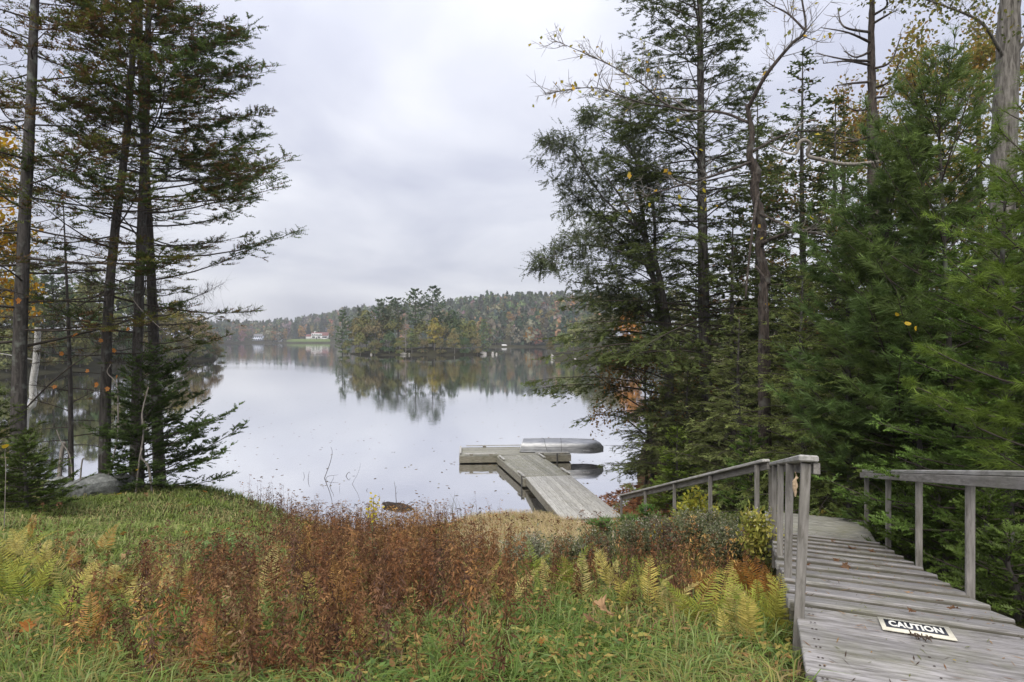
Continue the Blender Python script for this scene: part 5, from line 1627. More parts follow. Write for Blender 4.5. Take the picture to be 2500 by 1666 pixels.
# taller trees further back that close the view
for i, (px, D, H, Lm, kind, col, lab) in enumerate([
    (1960, 24.0, 16.0, 4.2, "hemlock", (0.04, 0.056, 0.034), "dark hemlock behind the snag with yellow leaves"),
    (2040, 21.0, 13.0, 3.8, "hemlock", (0.045, 0.056, 0.034), "brownish green hemlock just past the yellow leaved snag"),
    (1850, 27.0, 15.5, 4.6, "hemlock", (0.056, 0.066, 0.045), "hemlock far back between the tall hemlock and the snag"),
    (2330, 24.0, 11.0, 3.4, "hemlock", (0.05, 0.062, 0.04), "hemlock far back under the golden maples"),
    (2500, 20.0, 10.5, 3.4, "hemlock", (0.045, 0.06, 0.035), "hemlock behind the thick grey trunk"),
    (2150, 17.0, 8.5, 2.9, "hemlock", (0.042, 0.058, 0.032), "hemlock behind the bare dead snag"),
    (2640, 15.0, 9.0, 3.0, "spruce", (0.035, 0.052, 0.028), "spruce beyond the picture edge by the thick trunk"),
    (1790, 19.0, 9.0, 3.2, "hemlock", (0.055, 0.07, 0.042), "hemlock filling the space under the tall one"),
    (2240, 19.0, 11.5, 3.4, "hemlock", (0.05, 0.066, 0.04), "hemlock rising behind the second young pine"),
    (1700, 30.0, 8.5, 3.6, "hemlock", (0.052, 0.062, 0.042), "low hemlock far back at the water"),
    (2430, 30.0, 13.0, 3.8, "spruce", (0.042, 0.056, 0.034), "distant spruce seen past the thick trunk"),
]):
    t = conifer(kind + "_tree", gbase(px, D), H, 0.02 + 0.011 * H, 0.06, hem_prof(Lm), 160 + i, style=kind, n_br=int(H * 7), dens=0.58, live=0.15, col=col, elev=(0.0, 0.65), upturn=0.0 if kind == "spruce" else -0.15, nl=0.12, nw=0.052, pairs=2, twig=0.34, brown=0.08)
    tag(t, lab, "tree", "trees closing the view behind the boardwalk")


# ------------------------------------------------------------------ broadleaf trees, snags and hand-placed limbs
def twigs_from(g, path, rad, rng, n, ln, lift=0.2, sub=4, mi=0, col=(0.1, 0.09, 0.08), start=0.25, th=0.010, curl=0.3, down=0.0):
    """side branches with finer twigs; returns twig end points and directions"""
    path = np.asarray(path); E, Dd = [], []
    for k in range(n):
        f = rng.uniform(start, 1.0); i = min(len(path) - 2, int(f * (len(path) - 1)))
        p = path[i] + (path[i + 1] - path[i]) * rng.uniform()
        tdir = norm(path[i + 1] - path[i])
        d = norm(tdir * 0.7 + norm(rng.normal(size=3)) * 0.8 + UP * (lift - down))
        l = ln * rng.uniform(0.4, 1.1) * (1.2 - 0.6 * f)
        q = np.array([p, p + d * l * 0.5 + rng.normal(size=3) * l * 0.06, p + d * l + UP * l * (0.15 - down) + rng.normal(size=3) * l * curl * 0.4])
        q = smooth_path(q, 4)
        V, F = tube(q, np.linspace(th, th * 0.3, len(q)), 3); g.add(V, F, C=np.array(col) * rng.uniform(0.8, 1.25), mi=mi)
        for m in range(sub):
            fi = rng.uniform(0.3, 1.0); ii = min(len(q) - 2, int(fi * (len(q) - 1)))
            pp = q[ii]; dd = norm(norm(q[ii + 1] - q[ii]) * 0.8 + norm(rng.normal(size=3)) * 0.8 - UP * down * 0.6)
            ll = l * rng.uniform(0.25, 0.55)
            qq = np.array([pp, pp + dd * ll * 0.55 + rng.normal(size=3) * ll * 0.05, pp + dd * ll])
            V, F = tube(qq, [th * 0.45, th * 0.33, th * 0.18], 3); g.add(V, F, C=np.array(col) * rng.uniform(0.8, 1.25), mi=mi)
            E.append(qq[2]); Dd.append(dd); E.append(qq[1]); Dd.append(norm(dd + rng.normal(size=3) * 0.5))
        E.append(q[-1]); Dd.append(d)
    return np.array(E), np.array(Dd)


def leaves(g, P, D, per, ln, wd, cols, rng, spread=0.12, mi=0, hang=0.3):
    n = len(P) * per
    k = np.repeat(np.arange(len(P)), per)
    p = P[k] + rng.normal(size=(n, 3)) * spread
    d = norm(D[k] * 0.5 + rng.normal(size=(n, 3)) * 0.7 - UP * hang)
    N = norm(rng.normal(size=(n, 3)) + UP * 0.8)
    cols = np.asarray(cols); c = cols[rng.integers(0, len(cols), n)] * rng.uniform(0.75, 1.25, (n, 1))
    V, F, C = kites(p, d, N, ln * rng.uniform(0.7, 1.25, n), wd * rng.uniform(0.7, 1.25, n), np.clip(c, 0, 1), mid=0.5, fold=0.12)
    g.add(V, F, C, mi=mi)


def limb_tree(name, trunk, tr_rad, limbs, bark, leafspec, seed, label, group=None, sides=12, tw=None, cat="tree", twmat=None, wob=0.06, sprays=None):
    """trunk and limbs given as polylines in the world; twigs and leaves grow from them"""
    rng = np.random.default_rng(seed)
    trunk = np.asarray(trunk, float); b = trunk[0].copy()
    root = empty(name, tuple(b))
    g = Geo()
    tp = smooth_path(trunk - b, 8)
    rr = np.interp(np.linspace(0, 1, len(tp)), np.linspace(0, 1, len(tr_rad)), tr_rad)
    g.add(*tube(tp, rr, sides, cap=True, wob=wob, rng=rng))
    gl = Geo(); ends = []
    for spec in limbs:
        pts, r0, r1, n, ln = spec[:5]
        kw = spec[5] if len(spec) > 5 else {}
        q = smooth_path(np.asarray(pts, float) - b, 7)
        g.add(*tube(q, np.linspace(r0, r1, len(q)), 7, cap=True, wob=0.04, rng=rng))
        if n:
            e, d = twigs_from(gl, q, r1, rng, n, ln, **{**(tw or {}), **kw})
            ends.append((e, d))
    g.build("trunk", bark, root, smooth=True)
    if ends:
        E = np.concatenate([e for e, d in ends]); Dd = np.concatenate([d for e, d in ends])
        for (per, ln, wd, cols, frac, spread) in leafspec:
            k = rng.uniform(0, 1, len(E)) < frac
            if k.any(): leaves(gl, E[k], Dd[k], per, ln, wd, cols, rng, spread, mi=1)
        if sprays:
            per, ln_, col_, frac = sprays
            k = np.repeat(np.arange(len(E))[rng.uniform(0, 1, len(E)) < frac], per)
            d0 = norm(Dd[k] * [1, 1, 0.4] + rng.normal(size=(len(k), 3)) * 0.75 - UP * 0.35)
            p0 = E[k] + rng.normal(size=(len(k), 3)) * 0.1
            c0 = np.array(col_)[None] * rng.uniform(0.7, 1.3, (len(k), 1))
            V, F, C = fishbone(p0, d0, norm(UP + rng.normal(size=(len(k), 3)) * 0.3), ln_ * rng.uniform(0.6, 1.3, len(k)), 5, 0.075, 0.034, c0, rng=rng, ang=60, lift=-0.1)
            gl.add(V, F, C, mi=2)
        gl.build("crown", [twmat or M_TWIGG, M_LEAF, M_NEEDLE], root)
    tag(root, label, cat, group)
    return root


YEL = [(0.42, 0.34, 0.03), (0.36, 0.30, 0.05), (0.28, 0.28, 0.05), (0.45, 0.28, 0.03)]
GRN = [(0.06, 0.075, 0.035), (0.075, 0.09, 0.04), (0.05, 0.062, 0.03)]
ORG = [(0.32, 0.14, 0.025), (0.38, 0.2, 0.03), (0.24, 0.1, 0.02), (0.3, 0.22, 0.05)]

# snag with long bare limbs and a few yellow leaves
D = 13.5
A = lambda px, py, d=0.0: at(px, py, D + d)
limb_tree("birch_snag", [gbase(1870, D, -0.3), A(1864, 760), A(1869, 690), A(1855, 610), A(1860, 560), A(1843, 470), A(1846, 420), A(1830, 380), A(1836, 330), A(1824, 255)], [0.13, 0.10, 0.105, 0.09, 0.105, 0.085, 0.10, 0.07, 0.06, 0.045],
          [([A(1828, 300), A(1760, 275, 0.5), A(1640, 262, 0.8), A(1560, 200, 1.0), A(1470, 150, 1.3), A(1345, 95, 1.5)], 0.036, 0.006, 44, 1.1),
           ([A(1640, 262, 0.8), A(1560, 250, 0.5), A(1450, 215, 0.3), A(1330, 230, 0.1)], 0.022, 0.005, 34, 1.0),
           ([A(1826, 265), A(1870, 185, -0.4), A(1930, 110, -0.6), A(1966, 75, -0.7), A(1958, 0, -0.7), A(1950, -60, -0.7)], 0.048, 0.012, 24, 1.0),
           ([A(1966, 75, -0.7), A(1925, 35, -0.4), A(1880, 10, -0.1), A(1830, -30)], 0.025, 0.008, 12, 0.7),
           ([A(1835, 395), A(1740, 430, -0.6), A(1620, 465, -1.2), A(1520, 500, -1.5)], 0.035, 0.006, 22, 0.7),
           ([A(1850, 520), A(1930, 555, -0.8), A(2010, 575, -1.3), A(2080, 590, -1.6)], 0.03, 0.008, 14, 0.6),
           ([A(1856, 600), A(1890, 580, -0.4), A(1960, 562, -0.8), A(2040, 560, -1.0)], 0.05, 0.012, 12, 0.6),
           ([A(1838, 370), A(1915, 330, 0.4), A(1985, 320, 0.8), A(2080, 330, 1.0)], 0.03, 0.006, 14, 0.7),
           ([A(1852, 470), A(1840, 540, -0.5), A(1828, 640, -0.7), A(1820, 730, -0.8)], 0.035, 0.02, 3, 0.4),
           ([A(1845, 650, -0.6), A(1868, 690, -0.8), A(1874, 770, -0.9), A(1876, 830, -0.9)], 0.03, 0.018, 2, 0.4)],
          M_BARKB, [(1, 0.12, 0.08, YEL, 0.08, 0.1)], 201, "broken old tree with long bare grey limbs and a few yellow leaves", "trees beside the boardwalk", tw=dict(col=(0.12, 0.105, 0.09), th=0.012), wob=0.16, sides=14)
# pale hooked dead branch
D = 10.5
g = Geo(); rng = np.random.default_rng(9)
q = smooth_path([at(2150, 395, 10.9), at(2070, 402, 10.6), at(1995, 388, 10.5), at(1972, 378, 10.5), at(1978, 352, 10.45), at(1962, 343, 10.4), at(1950, 352, 10.4), at(1944, 375, 10.4), at(1915, 372, 10.5), at(1880, 355, 10.6)], 6)
g.add(*tube(q, np.interp(np.linspace(0, 1, len(q)), [0, 0.3, 0.6, 1], [0.03, 0.034, 0.034, 0.01]), 7, wob=0.08, rng=rng))
q2 = smooth_path([at(1905, 368, 10.5), at(1930, 330, 10.3), at(1960, 300, 10.2), at(1990, 292, 10.2)], 6); g.add(*tube(q2, np.linspace(0.018, 0.006, len(q2)), 5))
tag(g.build("dead_branch", M_DEADW, smooth=True), "pale dead branch bent into a hook beside the young pine", "branch")
# dead conifer snag
D = 15.0
limbs = []
rng = np.random.default_rng(12)
for (py, px2, py2, px3, py3) in [(80, 2060, 65, 2045, 20), (40, 2165, 15, 2160, -10), (60, 2170, 35, 2185, 28), (105, 2070, 80, 2005, 68), (125, 2090, 140, 2060, 125), (150, 2060, 145, 1990, 130), (160, 2070, 150, 2010, 155), (170, 2175, 150, 2200, 85), (200, 2070, 205, 2040, 210), (215, 2170, 200, 2200, 145), (240, 2180, 230, 2210, 180), (265, 2090, 270, 2060, 255), (300, 2160, 290, 2180, 270), (330, 2085, 345, 2030, 350)]:
    limbs.append(([A2 for A2 in (at(2128, py, D), at(px2, py2, D - 0.3), at(px3, py3, D - rng.uniform(-0.6, 0.8)))], 0.035, 0.01, 4, 0.5, dict(sub=2)))
limb_tree("dead_pine", [gbase(2135, D, -0.3), at(2133, 700, D), at(2131, 400, D), at(2128, 200, D), at(2127, 80, D), at(2131, -30, D)], [0.17, 0.14, 0.125, 0.10, 0.075, 0.055], limbs, M_BARKB, [], 202, "bare dead pine snag with short broken upward branches", "trees beside the boardwalk", tw=dict(col=(0.11, 0.095, 0.085), th=0.012))
# big grey trunk at the edge
D = 15.5
limb_tree("maple_tree", [gbase(2440, D, -0.3), at(2446, 600, D), at(2450, 400, D), at(2458, 200, D), at(2466, 0, D), at(2475, -250, D)], [0.34, 0.285, 0.27, 0.255, 0.235, 0.2],
          [([at(2455, 150, D), at(2400, 60, D - 0.6), at(2320, 20, D - 1.0), at(2230, -10, D - 1.4)], 0.05, 0.012, 26, 1.1),
           ([at(2470, -60, D), at(2380, -90, D - 0.4), at(2250, -60, D - 0.8), at(2130, -30, D - 1.0)], 0.06, 0.012, 30, 1.2),
           ([at(2455, 170, D), at(2520, 80, D - 0.4), at(2600, 20, D - 0.8)], 0.06, 0.015, 16, 1.0),
           ([at(2450, 300, D), at(2395, 250, D + 0.8), at(2330, 220, D + 1.5)], 0.045, 0.012, 18, 1.0),
           ([at(2448, 440, D), at(2500, 410, D - 0.5), at(2560, 400, D - 0.8)], 0.04, 0.012, 12, 0.9)],
          M_BARKG, [(3, 0.10, 0.075, [(0.13, 0.15, 0.04), (0.2, 0.17, 0.03), (0.1, 0.12, 0.035)], 0.75, 0.16)], 203, "thick grey trunk of an old maple rising at the picture edge", "trees beside the boardwalk", sides=16)
g = Geo(); q = smooth_path([at(2446, 168, 15.3), at(2432, 165, 14.9), at(2415, 152, 14.7), at(2408, 140, 14.65)], 5)
# golden maples further back
def crown_tree(name, base, H, R, seed, cols, label, group, per=3, leaf=0.13, n_l=9, n_tw=26, frac=0.9, bark=None, z0=0.3, ln=1.3, spread=0.2, tw=None):
    rng = np.random.default_rng(seed)
    b = np.asarray(base); limbs = []
    for k in range(n_l):
        f = z0 + (0.85 - z0) * (k + 0.5) / n_l; a = k * 2.4 + rng.uniform(-0.4, 0.4)
        p0 = b + UP * H * f; L_ = R * (1.1 - 0.6 * abs(f - 0.5)) * rng.uniform(0.75, 1.1)
        d = np.array([math.cos(a), math.sin(a), 0])
        limbs.append(([p0, p0 + d * L_ * 0.45 + UP * L_ * 0.3, p0 + d * L_ + UP * L_ * rng.uniform(0.3, 0.75)], 0.012 * H * (1.1 - f) * 0.5 + 0.012, 0.01, n_tw, ln))
    return limb_tree(name, [b - UP * 0.3, b + UP * H * 0.35 + [0.1, 0, 0], b + UP * H * 0.7, b + UP * H], [0.013 * H, 0.010 * H, 0.006 * H, 0.02], limbs + [([b + UP * H * 0.6, b + UP * H * 0.8, b + UP * H], 0.03, 0.01, n_tw, ln)], bark or M_BARKB, [(per, leaf, leaf * 0.7, cols, frac, spread)], seed, label, group, sides=8, tw=tw)


GLD = [(0.24, 0.18, 0.035), (0.2, 0.18, 0.04), (0.15, 0.155, 0.04), (0.27, 0.16, 0.035)]
crown_tree("maple_tree", gbase(2250, 25), 17.0, 4.6, 211, GLD, "golden autumn maple showing above the young pines", "autumn trees behind the boardwalk", per=4, leaf=0.17)
crown_tree("maple_tree", gbase(2390, 28), 18.5, 4.8, 212, GLD, "taller golden maple behind the thick grey trunk", "autumn trees behind the boardwalk", per=4, leaf=0.18)
crown_tree("maple_tree", gbase(2060, 27), 15.5, 4.2, 213, [(0.2, 0.16, 0.035), (0.15, 0.14, 0.04), (0.26, 0.13, 0.03)], "olive gold maple behind the dead pine snag", "autumn trees behind the boardwalk", per=3, leaf=0.17)
crown_tree("maple_tree", gbase(2160, 20), 11.0, 2.4, 214, [(0.24, 0.1, 0.03), (0.2, 0.15, 0.04)], "thin reddish maple sapling behind the dead pine snag", "autumn trees behind the boardwalk", per=1, leaf=0.14, frac=0.5, n_tw=16)
crown_tree("maple_tree", gbase(1575, 22.5), 5.0, 2.0, 215, [(0.26, 0.13, 0.035), (0.22, 0.15, 0.05), (0.16, 0.12, 0.05)], "small orange leaved maple in the gap beside the leaning hemlock", "autumn trees behind the boardwalk", per=4, leaf=0.12, z0=0.3, n_tw=14, ln=0.9, spread=0.16, frac=0.6)
crown_tree("maple_tree", gbase(-120, 19.0, 0.2), 12.0, 1.7, 216, [(0.5, 0.3, 0.02), (0.45, 0.33, 0.03), (0.4, 0.2, 0.02)], "bright yellow maple showing at the picture edge behind the stout spruce", "autumn trees behind the bank", per=4, leaf=0.16, z0=0.4, n_tw=18)
# leaning bare limbs of an old oak under the hemlock
D = 20.5
limb_tree("hemlock_tree", [gbase(1640, D, -0.3), at(1633, 900, D), at(1632, 815, D), at(1620, 740, D), at(1600, 640, D), at(1540, 520, D - 0.3), at(1480, 430, D - 0.5)], [0.17, 0.15, 0.14, 0.12, 0.09, 0.05, 0.02],
          [([at(1632, 815, D), at(1600, 785, D), at(1564, 750, D - 0.2), at(1500, 700, D - 0.5), at(1400, 690, D - 0.8)], 0.09, 0.015, 26, 1.3),
           ([at(1620, 740, D), at(1560, 620, D + 0.6), at(1480, 540, D + 0.8), at(1380, 460, D + 1.0)], 0.07, 0.012, 30, 1.3),
           ([at(1600, 640, D), at(1590, 480, D + 0.2), at(1530, 360, D + 0.4), at(1440, 300, D + 0.6)], 0.06, 0.012, 30, 1.3),
           ([at(1600, 660, D), at(1500, 610, D - 0.5), at(1400, 600, D - 0.9), at(1330, 640, D - 1.2)], 0.05, 0.01, 26, 1.2),
           ([at(1560, 560, D), at(1470, 480, D), at(1400, 370, D + 0.2), at(1345, 350, D + 0.4)], 0.04, 0.01, 24, 1.1)],
          M_BARK, [], 221, "old multi limbed hemlock with drooping dull green sprays over the water", "trees beside the boardwalk", tw=dict(col=(0.085, 0.078, 0.07), th=0.012, down=0.12, sub=5), sprays=(4, 0.34, (0.085, 0.105, 0.052), 0.85))
# white dead birch between the spruces
limb_tree("birch_snag", [gbase(60, 16.5, -0.3), at(62, 1020, 16.5), at(80, 985, 16.5), at(80, 940, 16.5), at(88, 880, 16.5), at(93, 800, 16.5)], [0.07, 0.085, 0.09, 0.08, 0.08, 0.07],
          [([at(88, 880, 16.5), at(40, 870, 16.2), at(-20, 860, 16.0)], 0.02, 0.008, 3, 0.4)], M_BIRCH, [], 231, "broken white birch stem leaning behind the stout spruce", "conifers on the grassy bank", wob=0.03)
print("TRI", TRI, sum(TRI.values()))

# ------------------------------------------------------------------ undergrowth
def pix(p):
    p = np.asarray(p, float)
    return 1250 + FPX * p[..., 0] / p[..., 1], HOR + FPX * (CAMZ - p[..., 2]) / p[..., 1]


def scatter(n, x0, x1, d0, d1, rng, power=1.0):
    """ground points, denser toward the viewer's end of the plot (d ~ log-uniform for power 1)"""
    d = d0 * (d1 / d0) ** (rng.uniform(0, 1, n) ** power)
    a = rng.uniform(x0, x1, n)
    x = a * d
    return x, d


def on_walk(x, y, m=0.05):
    s = (x - DO[0]) * U2[0] + (y - DO[1]) * U2[1]; w = (x - DO[0]) * V2[0] + (y - DO[1]) * V2[1]
    ramp = (w > -m) & (s > -0.6) & (s < 7.5) & (w < WD + 0.5)
    t = (y - 7.9) / 8.1; w2 = x - (3.27 - 0.54 * t)
    stair = (w2 > -m) & (w2 < 1.4) & (y > 8.2) & (y < 16.3)
    plat = (y > 15.7 - m) & (y < 17.2) & (x > 1.75) & (x < 4.4)
    tt = (y - 16.9) / 6.1; gw_ = np.abs(x - (2.2 - 0.84 * tt)) < 0.95
    return ramp | stair | plat | (gw_ & (y > 16.6))


def blades(g, x, y, ln, wd, lean, cols, rng, z=None):
    """bent grass blades, three triangles each"""
    n = len(x)
    z = gz(x, y) if z is None else z
    P = np.stack([x, y, z - 0.02], -1)
    a = rng.uniform(0, 2 * PI, n); o = np.stack([np.cos(a), np.sin(a), 0 * a], -1)
    S = np.stack([-np.sin(a + rng.normal(0, 0.6, n)), np.cos(a), 0 * a], -1)
    ln = ln * rng.uniform(0.55, 1.25, n); lean = lean * rng.uniform(0.4, 1.4, n)
    m = P + UP * (ln * 0.62)[:, None] + o * (ln * lean * 0.35)[:, None]
    t = P + UP * (ln * np.clip(0.95 - lean * 0.35, 0.2, 1))[:, None] + o * (ln * lean)[:, None]
    w = (wd * rng.uniform(0.7, 1.3, n))[:, None]
    V = np.stack([P - S * w / 2, P + S * w / 2, m + S * w * 0.42, m - S * w * 0.42, t], 1).reshape(-1, 3)
    i = np.arange(n)[:, None] * 5
    F = np.concatenate([i + [[0, 1, 2]], i + [[0, 2, 3]], i + [[3, 2, 4]]])
    C = np.asarray(cols)
    pick = (vnoise(x, y, 2.4, 51) * 0.28 + 0.42 + rng.normal(0, 0.28, n)) * len(C)
    C = C[np.clip(pick.astype(int), 0, len(C) - 1)] * rng.uniform(0.7, 1.3, (n, 1))
    Cv = np.repeat(C, 5, 0).reshape(n, 5, 3)
    g.add(V, F, np.clip(Cv, 0, 1).reshape(-1, 3))


GG = [(0.11, 0.15, 0.026), (0.095, 0.13, 0.026), (0.14, 0.175, 0.035), (0.17, 0.18, 0.05), (0.24, 0.19, 0.08), (0.16, 0.10, 0.05)]
GL = [(0.14, 0.185, 0.04), (0.13, 0.17, 0.045), (0.17, 0.2, 0.065), (0.11, 0.15, 0.045), (0.22, 0.21, 0.09), (0.26, 0.21, 0.10)]
STRAW = [(0.42, 0.32, 0.19), (0.36, 0.28, 0.15), (0.30, 0.25, 0.11), (0.45, 0.36, 0.24), (0.27, 0.25, 0.1)]
RUST = [(0.15, 0.08, 0.045), (0.12, 0.064, 0.038), (0.17, 0.09, 0.046), (0.105, 0.062, 0.044), (0.2, 0.11, 0.05), (0.16, 0.075, 0.036)]

rng = np.random.default_rng(77)


def rust_density(x, d):
    """where the withered goldenrod stands: a swath from the water to the foreground"""
    px = 1250 + FPX * x / d
    core = sstep(560, 760, px) * (1 - sstep(1130, 1340, px)) * sstep(4.4, 6.0, d)
    near = (0.5 + 0.45 * vnoise(x, d, 2.6, 16)) * (0.45 + 0.55 * sstep(380, 640, px)) * sstep(20, 200, px) * (1 - sstep(1050, 1450, px)) * sstep(2.5, 2.9, d) * (1 - sstep(6.5, 9, d))
    right = 0.3 * sstep(1200, 1350, px) * (1 - sstep(1800, 1880, px)) * sstep(4.6, 5.6, d) * (1 - sstep(7.5, 9.5, d))
    straw = sstep(1040, 1150, px) * sstep(8.5, 11.0, d)
    return np.clip(np.maximum(np.maximum(core, near), right) * (1 - 0.9 * straw) * (0.72 + 0.5 * vnoise(x, d, 1.9, 6)), 0, 1)


# grass carpet
g = Geo()
x, d = scatter(50000, -1.02, 0.62, 2.3, 19.5, rng, 1.0)
x2, d2 = scatter(46000, -1.0, -0.22, 6.0, 18.5, rng, 0.75)
x, d = np.concatenate([x, x2]), np.concatenate([d, d2])
ok = ~on_walk(x, d, 0.0) & (gz(x, d) > 0.1)
rd = rust_density(x, d)
ok &= rng.uniform(0, 1, len(x)) > rd * 0.5
ok &= ~((d < 5.2) & (rng.uniform(0, 1, len(x)) < 0.45 + 0.3 * vnoise(x, d, 2.2, 61)))
x, d = x[ok], d[ok]
leftb = sstep(-0.2, -0.35, x / d) * sstep(6.5, 8.5, d)
k = leftb < 0.5
blades(g, x[k], d[k], 0.15 + 0.05 * vnoise(x[k], d[k], 2.0, 8), 0.0045 + 0.0011 * d[k], 0.8, np.array(GG) * 1.12, rng)
k = ~k
blades(g, x[k], d[k], 0.17 + 0.05 * vnoise(x[k], d[k], 2.0, 8), 0.004 + 0.0010 * d[k], 1.25, np.array(GL) * 1.3, rng)
# lush arching clumps in the foreground
cx, cd = scatter(330, -0.85, 0.46, 2.6, 5.4, rng, 1.1)
ok = ~on_walk(cx, cd, 0.02) & (rng.uniform(0, 1, len(cx)) > rust_density(cx, cd) * 1.3); cx, cd = cx[ok], cd[ok]
kk = np.repeat(np.arange(len(cx)), 52)
bx_, by_ = cx[kk] + rng.normal(0, 0.04, len(kk)), cd[kk] + rng.normal(0, 0.04, len(kk))
ok = ~on_walk(bx_, by_, 0.0)
cc = np.array([(0.085, 0.14, 0.026), (0.105, 0.165, 0.03), (0.14, 0.2, 0.045), (0.19, 0.235, 0.08), (0.23, 0.21, 0.06)])
blades(g, bx_[ok], by_[ok], np.repeat(rng.uniform(0.09, 0.24, len(cx)), 52)[ok], 0.007, 1.5, cc, rng)
xb = rng.uniform(-7, 3.2, 13000); yb = rng.uniform(-1.2, 2.7, 13000); okb = ~on_walk(xb, yb, 0.0)
blades(g, xb[okb], yb[okb], 0.17 + 0.05 * vnoise(xb[okb], yb[okb], 2.0, 8), 0.009, 1.0, GG, rng)
tag(g.build("grass", M_GRASS), "green grass covering the bank and the foreground", "grass", kind="stuff")

# low broad leaves between the grass
g = Geo()
x, d = scatter(14000, -0.9, 0.46, 2.5, 9.0, rng, 1.0)
ok = ~on_walk(x, d, 0.02); x, d = x[ok], d[ok]
P = np.stack([x, d, gz(x, d) + rng.uniform(0.0, 0.09, len(x))], -1)
a = rng.uniform(0, 6.28, len(x))
cols = np.array([(0.09, 0.15, 0.04), (0.12, 0.19, 0.05), (0.26, 0.24, 0.06), (0.36, 0.27, 0.08), (0.26, 0.14, 0.05)])
g.add(*kites(P, np.stack([np.cos(a), np.sin(a), rng.normal(0.1, 0.2, len(a))], -1), norm(rng.normal(size=P.shape) * 0.3 + UP), rng.uniform(0.03, 0.07, len(x)), rng.uniform(0.015, 0.035, len(x)), cols[rng.integers(0, 5, len(x))] * rng.uniform(0.7, 1.2, (len(x), 1)), fold=0.1))
tag(g.build("ground_cover", M_GRASS), "small low leaves mixed into the grass", "ground cover", kind="stuff")


# withered rust-brown goldenrod
def rust_stalks():
    rng = np.random.default_rng(88)
    g = Geo()
    x, d = scatter(26000, -0.85, 0.46, 2.7, 18.8, rng, 0.85)
    rd = rust_density(x, d)
    ok = (rng.uniform(0, 1, len(x)) < rd * np.interp(d, [3, 6, 12, 18], [0.11, 0.19, 0.40, 0.40])) & ~on_walk(x, d, 0.08) & (gz(x, d) > -0.05)
    x, d = x[ok], d[ok]
    n = len(x)
    print("rust plants", n)
    z = gz(x, d)
    H = rng.uniform(0.28, 0.85, n) * np.interp(d, [3, 6, 19], [0.85, 0.95, 1.0])
    lean = rng.normal(0, 0.10, (n, 2))
    B = np.stack([x, d, z - 0.03], -1)
    T = B + np.stack([lean[:, 0] * H, lean[:, 1] * H, H], -1)
    # stems
    w = 0.002 + 0.00035 * d
    V = np.stack([B - np.stack([w, 0 * w, 0 * w], -1), B + np.stack([w, 0 * w, 0 * w], -1), T], 1).reshape(-1, 3)
    sc = np.array([[0.09, 0.05, 0.03]]) * rng.uniform(0.7, 1.3, (n, 1))
    g.add(V, np.arange(len(V)).reshape(-1, 3), np.repeat(sc, 3, 0))
    base_c = np.array(RUST)[rng.integers(0, len(RUST), n)] * rng.uniform(0.8, 1.6, (n, 1))
    gold = (vnoise(x, d, 1.1, 19) > 0.6) | (rng.uniform(0, 1, n) < 0.08)
    base_c[gold] = base_c[gold] * np.array([1.6, 1.8, 1.4])
    dark = rng.uniform(0, 1, n) < 0.2
    base_c[dark] *= np.array([0.6, 0.6, 0.7])
    m = np.interp(d, [3, 6, 9, 12, 19], [150, 110, 60, 36, 28]).astype(int)
    k = np.repeat(np.arange(n), m)
    f = rng.uniform(0.03, 1.0, len(k)) ** 0.85
    P = B[k] + (T[k] - B[k]) * f[:, None] + rng.normal(size=(len(k), 3)) * [0.016, 0.016, 0.01] * np.interp(d[k], [3, 8, 19], [1.1, 1.3, 1.4])[:, None]
    a = rng.uniform(0, 6.28, len(k))
    out = np.stack([np.cos(a), np.sin(a), 0 * a], -1)
    up_tip = np.where(f > 0.82, 0.3, -0.75)
    dv = norm(out * 0.8 + UP * (up_tip + rng.normal(0, 0.45, len(k)))[:, None])
    sz = np.interp(d[k], [3, 6, 19], [0.8, 0.95, 1.3])
    ln = (0.026 + 0.034 * (1 - f)) * rng.uniform(0.7, 1.5, len(k)) * sz
    wd_ = ln * rng.uniform(0.14, 0.34, len(k))
    C = base_c[k] * rng.uniform(0.65, 1.4, (len(k), 1))
    g.add(*kites(P + out * 0.008, dv, norm(rng.normal(size=P.shape)), ln, wd_, np.clip(C, 0, 1), fold=0.2))
    # nodding seed-head sprays at the tips
    m2 = np.interp(d, [3, 8, 19], [16, 12, 8]).astype(int)
    k = np.repeat(np.arange(n), m2); a0 = rng.uniform(0, 6.28, n)
    j = rng.uniform(0, 1, len(k))
    curl = np.stack([np.cos(a0), np.sin(a0), 0 * a0], -1)[k]
    P = T[k] + curl * (0.10 * j * H[k])[:, None] + UP * (0.06 * j * (1 - 1.3 * j) * H[k])[:, None]
    a = rng.uniform(0, 6.28, len(k))
    dv = norm(np.stack([np.cos(a), np.sin(a), rng.normal(-0.3, 0.6, len(k))], -1))
    ln = rng.uniform(0.015, 0.035, len(k)) * np.interp(d[k], [3, 19], [0.9, 1.6])
    g.add(*kites(P, dv, norm(rng.normal(size=P.shape)), ln, ln * 0.35, np.clip(base_c[k] * rng.uniform(0.6, 1.3, (len(k), 1)), 0, 1)))
    print("rust tris", g.tris())
    tag(g.build("withered_weeds", M_DRY), "dense rust brown withered goldenrod in front of the lake", "weeds", kind="stuff")


rust_stalks()

# straw-coloured matted grass by the gangway
g = Geo()
x = rng.uniform(-1.6, 3.0, 23000); d = rng.uniform(9.6, 19.0, 23000)
px = 1250 + FPX * x / d
ok = (rng.uniform(0, 1, len(x)) < sstep(1080, 1200, px) * (1 - sstep(1480, 1640, px)) * sstep(9.6, 12, d)) & ~on_walk(x, d, 0.02) & (gz(x, d) > 0.0)
x, d = x[ok], d[ok]
blades(g, x, d, 0.26 + 0.08 * vnoise(x, d, 3.1, 71), 0.0095, 1.7, STRAW, rng)
tag(g.build("dry_grass", M_DRY), "straw coloured matted grass around the foot of the gangway", "grass", kind="stuff")


